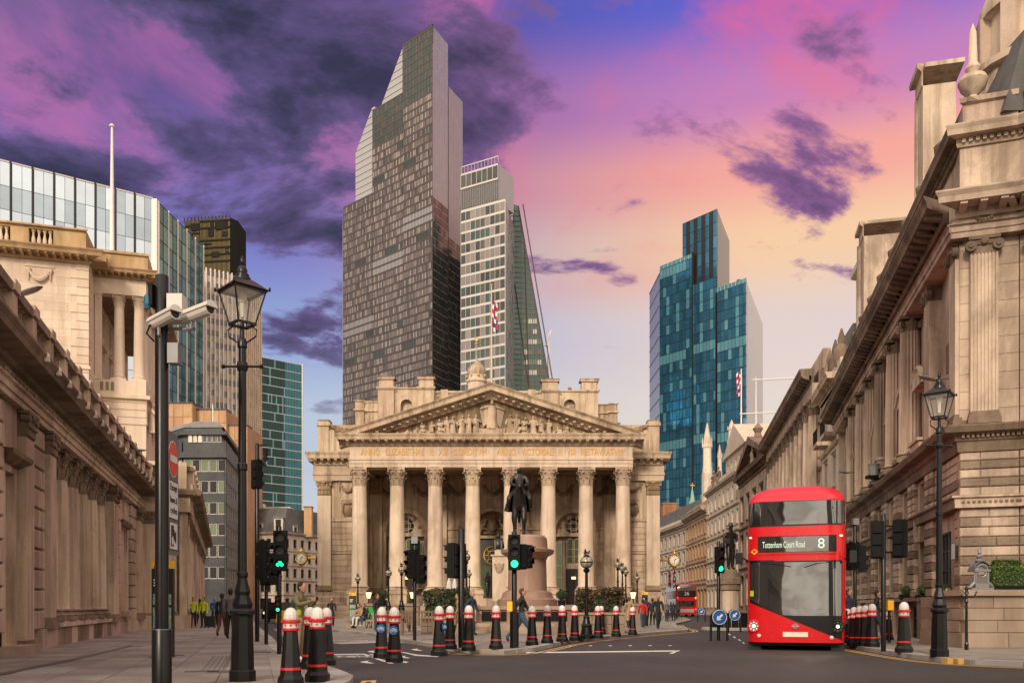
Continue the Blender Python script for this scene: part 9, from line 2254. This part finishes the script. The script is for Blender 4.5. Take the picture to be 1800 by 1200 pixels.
# destination box
bx = lambda px: (px - 1397) * k * 1.0
bz = lambda py: ZP(py, BY)
bb_ = sh.patch(bx(1334), bx(1466), bz(972), bz(939), .012, 16, 3).obj('destination_box', 'bus_black', BUS, smooth=True)
rr = .035
for a, b, c, d in ((1334, 1466, 938, 941), (1334, 1466, 970, 973)): sh.patch(bx(a), bx(b), bz(d), bz(c), .03, 14, 1).obj('box_rim', 'bus_red', bb_)
sh.patch(bx(1337), bx(1462), bz(969), bz(942), .016, 14, 3).obj('display_glass', 'glass_bus', bb_)
text('Tottenham Court Road', 'destination_text', 'led_text', bb_, (bx(1378), -.0 + sh.fy(0, bz(956)) - .04, bz(956)), .17, width=bx(1413) - bx(1341), extrude=.002)
text('8', 'route_number', 'led_text', bb_, (bx(1441), sh.fy(.7, bz(956)) - .04, bz(955)), .27, extrude=.002)
# lower screen, slanting bottom edge
lo_glass = lambda x: (1.42 - .9 * (x + 1.3) * .55 if x < -.35 else max(.93, 1.42 - .9 * .95 * .55 - (x + .35) * .06))
diag = lambda x: 1.36 - (x + 1.3) * (1.10 / 2.6)
sh.patch(-1.29, 1.29, diag, 2.47, .006, 30, 10).obj('lower_surround', 'bus_black', BUS, smooth=True, angle=60)
ws = sh.patch(-1.22, 1.20, lambda x: lo_glass(x) + .03, 2.43, .012, 28, 10).obj('windscreen', 'glass_bus', BUS, smooth=True, angle=60)
m = B()
for x0, x1, z1 in ((-.9, -.1, 2.3), (.95, .25, 2.28)):
 m.tube([(x0, sh.fy(x0, 2.42) - .03, 2.42), ((x0 + x1) / 2, sh.fy(x1, 2.38) - .04, 2.39), (x1, sh.fy(x1, z1) - .03, z1)], .012, 5)
m.obj('wiper', 'bus_black', ws)
sh.patch(-1.29, -.55, 2.44, 2.5, .012, 10, 1).obj('lip', 'bus_black', BUS)
# driver and a steering wheel behind the glass are not readable in the glare; lights
def headlamp(x, z, black):
 y = sh.fy(x, z) - .02; r = .155
 h = B().torus((x, y, z), r, .03, 'Y', 20, 6).obj('headlight', 'bus_black' if black else 'bus_red', BUS); B().slab([(x + r * math.cos(2 * PI * i / 20), z + r * math.sin(2 * PI * i / 20)) for i in range(20)], y - .008, y + .05).obj('reflector', 'grey_metal' if not black else 'bus_black', h)
 B().ell((x, y - .01, z), (.045, .03, .045), 12, 8).obj('bulb', 'lamp_white', h)
 for i in range(8): a = i * PI / 4; B().ell((x + .11 * math.cos(a), y - .012, z + .11 * math.sin(a)), (.014, .01, .014), 6, 4).obj('led', 'strip_light' if not black else 'grey_metal', h)
headlamp(bx(1327), bz(1100), False); headlamp(bx(1468), bz(1100), True)
for px, py in ((1336, 1117), (1458, 1119)): B().ell((bx(px), sh.fy(bx(px), bz(py)) - .01, bz(py)), (.055, .02, .05), 10, 6).obj('fog_lamp', 'camera_white', BUS)
np2 = sh.patch(bx(1377), bx(1419), bz(1118.5), bz(1110), .014, 6, 2).obj('number_plate', 'cream_dial', BUS)
m = B(); xx, z3 = bx(1398), bz(1100); yy = sh.fy(xx, z3) - .015; m.torus((xx, yy, z3), .06, .016, 'Y', 18, 5); m.box(xx - .1, xx + .1, yy - .014, yy + .006, z3 - .016, z3 + .016); m.obj('roundel', 'steel', BUS)
s = .11; xx, z3 = -1.08, bz(967); yy = sh.fy(xx, z3) - .012; m = B(); m.poly([(xx - s, sh.fy(xx - s, z3) - .012, z3), (xx, yy, z3 - s * .8), (xx + s, sh.fy(xx + s, z3) - .012, z3), (xx, yy, z3 + s * .8)]); o = m.obj('warning_diamond', 'yellow_bright', BUS); B().box(xx - .012, xx + .012, yy - .008, yy - .003, z3 - .04, z3 + .05).obj('mark', 'sign_red', o)
sh.patch(-1.20, -1.10, bz(1047), bz(1037), .018, 2, 2).obj('sticker', 'cloth_hivis', BUS)
for px in (1321, 1473): B().ell((bx(px), sh.fy(bx(px), bz(942)) - .01, bz(942)), (.05, .02, .025), 8, 5).obj('marker_light', 'lamp_white' if px > 1400 else 'strip_light', BUS)
for s_ in (-1, 1):
 a = B().tube([(s_ * 1.28, .35, 2.5), (s_ * 1.5, .1, 2.62)], .02, 6).obj('mirror', 'bus_black', BUS); B().box(s_ * 1.5 - .09, s_ * 1.5 + .09, .04, .14, 2.4, 2.72).obj('mirror_glass', 'bus_black', a)
# sides: window bands, wheels
for s_ in (-1, 1):
 xx = s_ * 1.303
 for z0, z1 in ((3.42, 4.0), (1.45, 2.45)):
  for i in range(7):
   y0, y1 = .75 + i * 1.42, .75 + (i + 1) * 1.42 - .08
   m = B(); m.box(min(xx, xx - s_ * .02), max(xx, xx - s_ * .02) + .0, y0, y1, z0, z1); m.obj('side_window', 'glass_bus', BUS)
 wheel(BUS, s_ * 1.13, 2.4); wheel(BUS, s_ * 1.13, 8.2)
 B().torus((s_ * 1.30, 2.4, .48), .58, .06, 'X', 16, 5, None, 0, PI).obj('wheel_arch', 'bus_black', BUS)
# front tyres are set just behind the skirt
for s_ in (-1, 1): B().box(s_ * 1.1 - .17, s_ * 1.1 + .17, .35, .75, .0, .3).obj('mud_flap', 'rubber', BUS)
# far bus seen from behind
B2 = thing('double_decker_bus', 'distant red double decker bus, route 26, seen from behind down the street', 'bus', (XP(1207, 108), 108, 0), R(-3)); s2 = Shell([(.3, 1.25, .0, .18), (2.2, 1.25, .03, .18), (3.6, 1.22, .12, .2), (4.0, 1.12, .25, .25), (4.2, .8, .8, .3)], 10.5)
s2.body([.3, 1, 1.6, 2.2, 2.9, 3.6, 3.85, 4.0, 4.1, 4.2]).obj('body', 'bus_red', B2, smooth=True, angle=40, fix=True)
s2.patch(-1.1, 1.1, 3.25, 3.95, .012, 12, 4).obj('upper_window', 'glass_smoke', B2, smooth=True); bp = s2.patch(-1.1, 1.1, 2.4, 3.2, .012, 10, 3).obj('number_panel', 'bus_black', B2); text('26', 'route_number', 'sign_white', bp, (.0, -.02, 2.85), .42, extrude=.01)
s2.patch(-1.0, .95, 1.25, 1.95, .012, 10, 3).obj('lower_window', 'glass_bus', B2); s2.patch(-.9, .9, .55, .95, .012, 8, 2).obj('engine_cover', 'grey_panel', B2)
for x in (-1.1, 1.1): B().ell((x, .02, 2.3), (.09, .05, .12), 8, 6).obj('indicator', 'lamp_amber' if x > 0 else 'lamp_red', B2); B().ell((x, .02, .9), (.08, .05, .13), 8, 6).obj('tail_light', 'lamp_red', B2)
for s_ in (-1, 1):
 for i in range(6):
  for z0, z1 in ((3.2, 3.8), (1.4, 2.2)): B().box(s_ * 1.25 - .015, s_ * 1.25 + .015, .6 + i * 1.6, 2.1 + i * 1.6, z0, z1).obj('side_window', 'glass_bus', B2)
 wheel(B2, s_ * 1.1, 2.5)
 wheel(B2, s_ * 1.1, 8.0)
# black cab far up the left street
CB2 = thing('black_car', 'small black cab waiting far up the left street', 'car', (XP(478, 66), 66, 0), -.2)
m = B(); m.slab([(-.85, .3), (.85, .3), (.85, .95), (.7, 1.0), (.6, 1.55), (-.6, 1.55), (-.7, 1.0), (-.85, .95)], 0, 3.9); m.obj('body', 'black_gloss', CB2); B().slab([(-.62, 1.02), (.62, 1.02), (.54, 1.45), (-.54, 1.45)], -.01, .0).obj('windscreen', 'glass_window', CB2)
for s_ in (-1, 1): B().ell((s_ * .62, -.01, .75), (.11, .04, .1), 8, 6).obj('headlight', 'strip_light', CB2); wheel(CB2, s_ * .75, .8, .32, .2); wheel(CB2, s_ * .75, 3.1, .32, .2)
B().box(-.2, .2, .8, 1.0, 1.55, 1.68).obj('roof_sign', 'yellow_bright', CB2)
# bicycles
def bicycle(loc, rz, label, mat='black_gloss', scale=1.0):
 t = thing('bicycle', label, 'bicycle', loc, rz, None, scale); r = .33
 for y, n in ((-.52, 0), (.52, 1)):
  w2 = B().torus((0, y, r), r, .022, 'X', 22, 6).obj('wheel', 'rubber', t); m = B()
  for i in range(8): a = i * PI / 4; m.tube([(0, y, r), (0, y + r * math.cos(a), r + r * math.sin(a))], .004, 3)
  m.obj('spokes', 'steel', w2)
 m = B()
 for a, b in (((-.35, .82), (.12, .80)), ((.12, .80), (.0, .30)), ((.0, .30), (-.33, .72)), ((0, .30), (.52, .33)), ((.52, .33), (.12, .78)), ((-.36, .90), (-.52, .33)), ((.12, .8), (.15, .92))): m.tube([(0, a[0], a[1]), (0, b[0], b[1])], .02, 6)
 m.obj('frame', mat, t); B().ell((0, .17, .95), (.07, .14, .035), 10, 6).obj('saddle', 'rubber', t); B().tube([(-.27, -.30, 1.0), (-.1, -.38, .98), (0, -.36, .92), (.1, -.38, .98), (.27, -.30, 1.0)], .014, 6).obj('handlebar', 'black_gloss', t)
 B().torus((0, 0, .30), .09, .012, 'X', 14, 5).obj('crank', 'steel', t)
 return t
bk = bicycle((XP(648, 46), 46, PAVE_Z), .35, 'bright green hire bicycle parked left of the columns', 'cloth_green', 1.05); B().box(-.14, .14, -.72, -.45, .75, 1.0).obj('basket', 'cloth_green', bk); B().torus((0, .52, .33), .36, .03, 'X', 14, 5, None, 0, PI).obj('mudguard', 'cloth_green', bk)
# ------------------------------------------------------------------ people
def person(label, px, py, h=1.62, top='charcoal', bottom='navy', hair='hair', skin_='skin', pose='stand', rz=0.0, shoes='black', z=PAVE_Z, Y=None, zz=None):
 Y = Y or (H - z) * F / (py - HY); b, hr, hp = BODIES[pose]
 o = put(b, 'person', None, (XP(px, Y), Y, z if zz is None else zz), rz, h); tag(o, label, 'person', None, 'thing')
 for i, n in enumerate((skin_, 'cloth_' + top, 'cloth_' + bottom, 'cloth_' + shoes, 'hair')): o.material_slots[i].link = 'OBJECT'; o.material_slots[i].material = MATS[n]
 c = put(hr, 'hair', o); c.material_slots[0].link = 'OBJECT'; c.material_slots[0].material = MATS[hair]
 return o
away = PI
p = person('person in an olive top and khaki trousers holding up a phone near the left bollards', 527, 1160, 1.62, 'olive', 'khaki', pose='phone', rz=1.2, shoes='whitec')
B().box(-.02, .02, -.262, -.252, .755, .81).obj('phone', 'sign_black', p); m = B(); m.ell((0, .075, .68), (.075, .05, .11), 10, 8); m.obj('backpack', 'cloth_teal', p, smooth=True); B().ell((-.06, -.03, .60), (.04, .03, .05), 8, 6).obj('pouch', 'cloth_hivis', p)
# left pavement
for lab, px, py, h, tp, bt, ps, rz, hr in (
 ('person in a dark coat at the left of the far pavement group', 312, 1101, 1.6, 'black', 'black', 'coat', away, 'hair'), ('person with a long grey coat and brown hair walking on the left pavement', 321, 1103, 1.66, 'greyc', 'navy', 'coat', away, 'hair_brown'),
 ('left of two people in yellow vests on the pavement', 340, 1103, 1.62, 'hivis', 'navy', 'walk', .3, 'hair'), ('right of two people in yellow vests on the pavement', 358, 1103, 1.62, 'hivis', 'charcoal', 'stand', -.2, 'hair'), ('person in a dark jacket beside the right yellow vest', 351, 1097, 1.6, 'black', 'black', 'walk', away, 'hair'),
 ('person in a bright blue jacket on the left pavement', 377, 1100, 1.66, 'bluec', 'black', 'walk', away, 'hair_grey'), ('person in a black top and maroon trousers walking on the left pavement', 390, 1119, 1.60, 'black', 'maroon', 'walk', away, 'hair'), ('tall person in a grey jacket next to the near lantern post', 405, 1122, 1.74, 'greyc', 'black', 'stand', away, 'hair'),
 ('distant person in grey before the dark office door', 346, 1091, 1.6, 'greyc', 'navy', 'walk', 0, 'hair'), ('distant person in maroon before the dark office door', 330, 1092, 1.6, 'maroon', 'black', 'walk', 0, 'hair_brown')):
 person(lab, px, py, h, tp, bt, hr, pose=ps, rz=rz)
t = thing('suitcase', 'small black wheeled suitcase behind the person in a blue jacket', 'suitcase', (*G(371, 1103, PAVE_Z).xy, PAVE_Z)); B().box(-.2, .2, -.12, .12, .06, .62).obj('case', 'cloth_black', t); B().tube([(-.12, .1, .6), (-.12, .14, .95), (.12, .14, .95), (.12, .1, .6)], .012, 5).obj('handle', 'steel', t)
for s_ in (-1, 1): B().tube([(s_ * .16 - .02, .08, .04), (s_ * .16 + .02, .08, .04)], .04, 8).obj('wheel', 'rubber', t)
# in front of the exchange
for lab, px, py, h, tp, bt, ps, rz, hr in (
 ('person in a dark top with white shoes at the left corner of the exchange', 583, 1102, 1.6, 'black', 'charcoal', 'walk', .2, 'hair'), ('person in a dark jacket standing by the green bicycle', 662, 1109, 1.68, 'charcoal', 'jeans', 'stand', 1.2, 'hair_brown'),
 ('person in a beige coat behind the island tip bollards', 806, 1118, 1.6, 'beige', 'black', 'coat', -1.2, 'hair_brown'), ('tall person in a navy jacket beside the beige coat', 829, 1116, 1.72, 'navy', 'charcoal', 'walk', 1.0, 'hair_grey'),
 ('person in a black jacket and jeans striding past the middle green signal', 917, 1131, 1.66, 'black', 'jeans', 'stride', 1.45, 'hair_brown'),
 ('person in a light beige coat at the right end of the hedge', 1106, 1105, 1.6, 'beige', 'black', 'coat', away, 'hair_brown'), ('person in a bright red jacket walking at the right of the island', 1130, 1103, 1.5, 'red', 'jeans', 'walk', away, 'hair'), ('person in dark clothes just behind the red jacket', 1136, 1101, 1.68, 'navy', 'black', 'walk', away, 'hair'),
 ('person in black walking towards the viewer near the kerb', 1157, 1105, 1.7, 'black', 'black', 'walk', .1, 'hair_grey'), ('person in charcoal farther back near the kerb', 1147, 1098, 1.62, 'charcoal', 'black', 'stand', away, 'hair'), ('person in grey by the parked bicycles far down the kerb', 1172, 1092, 1.62, 'greyc', 'navy', 'stand', .6, 'hair'),
 ('person in navy among the bicycles far down the kerb', 1184, 1091, 1.62, 'navy', 'black', 'stand', -.5, 'hair')):
 person(lab, px, py, h, tp, bt, hr, pose=ps, rz=rz)
SB_ = thing('stone_bench', 'low stone bench beside the leftmost globe lamp', 'bench', (XP(640, 45), 45, PAVE_Z)); B().box(-1.0, .8, 0, .5, .36, .45).obj('seat', 'granite', SB_)
for x in (-.8, .6): B().box(x - .12, x + .12, .05, .45, 0, .36).obj('leg', 'granite', SB_)
for lab, px, tp, bt, sh_ in (('person with white trousers sitting on the stone bench', 632, 'beige', 'whitec', 'whitec'), ('person in a black top and jeans sitting on the stone seat', 641, 'black', 'jeans', 'whitec')):
 person(lab, px, 1103, 1.62, tp, bt, pose='sit', rz=-.5, shoes=sh_, Y=45.15, zz=PAVE_Z + .1)
# right pavement
for lab, px, py, h, tp, bt, ps, rz, hr in (('person in blue jeans half hidden behind the red bus', 1492, 1126, 1.68, 'navy', 'jeans', 'stand', .4, 'hair_brown'), ('person in a dark coat behind the nearest bollard by the bus', 1541, 1124, 1.66, 'black', 'charcoal', 'walk', 1.2, 'hair'), ('person in a dark coat passing behind the right lantern post', 1668, 1132, 1.66, 'charcoal', 'black', 'coat', -1.4, 'hair_brown')):
 person(lab, px, py, h, tp, bt, hr, pose=ps, rz=rz)
# riders beside the far bus
for px, Y, lab, tp in ((1192, 74, 'cyclist in dark clothes left of the distant bus', 'black'), (1181, 80, 'cyclist in navy behind another left of the distant bus', 'navy')):
 bicycle((XP(px, Y), Y, 0), PI + .15, 'bicycle ridden by the ' + lab.replace(' left of the distant bus', '').replace(' behind another', ''), 'black_gloss'); person(lab, px, 0, 1.7, tp, 'black', pose='cycle', rz=PI + .15, Y=Y + .1, z=0.0, zz=.05)
bicycle((XP(1170, 70), 70, PAVE_Z), 1.2, 'parked bicycle at the kerb left of the distant bus')
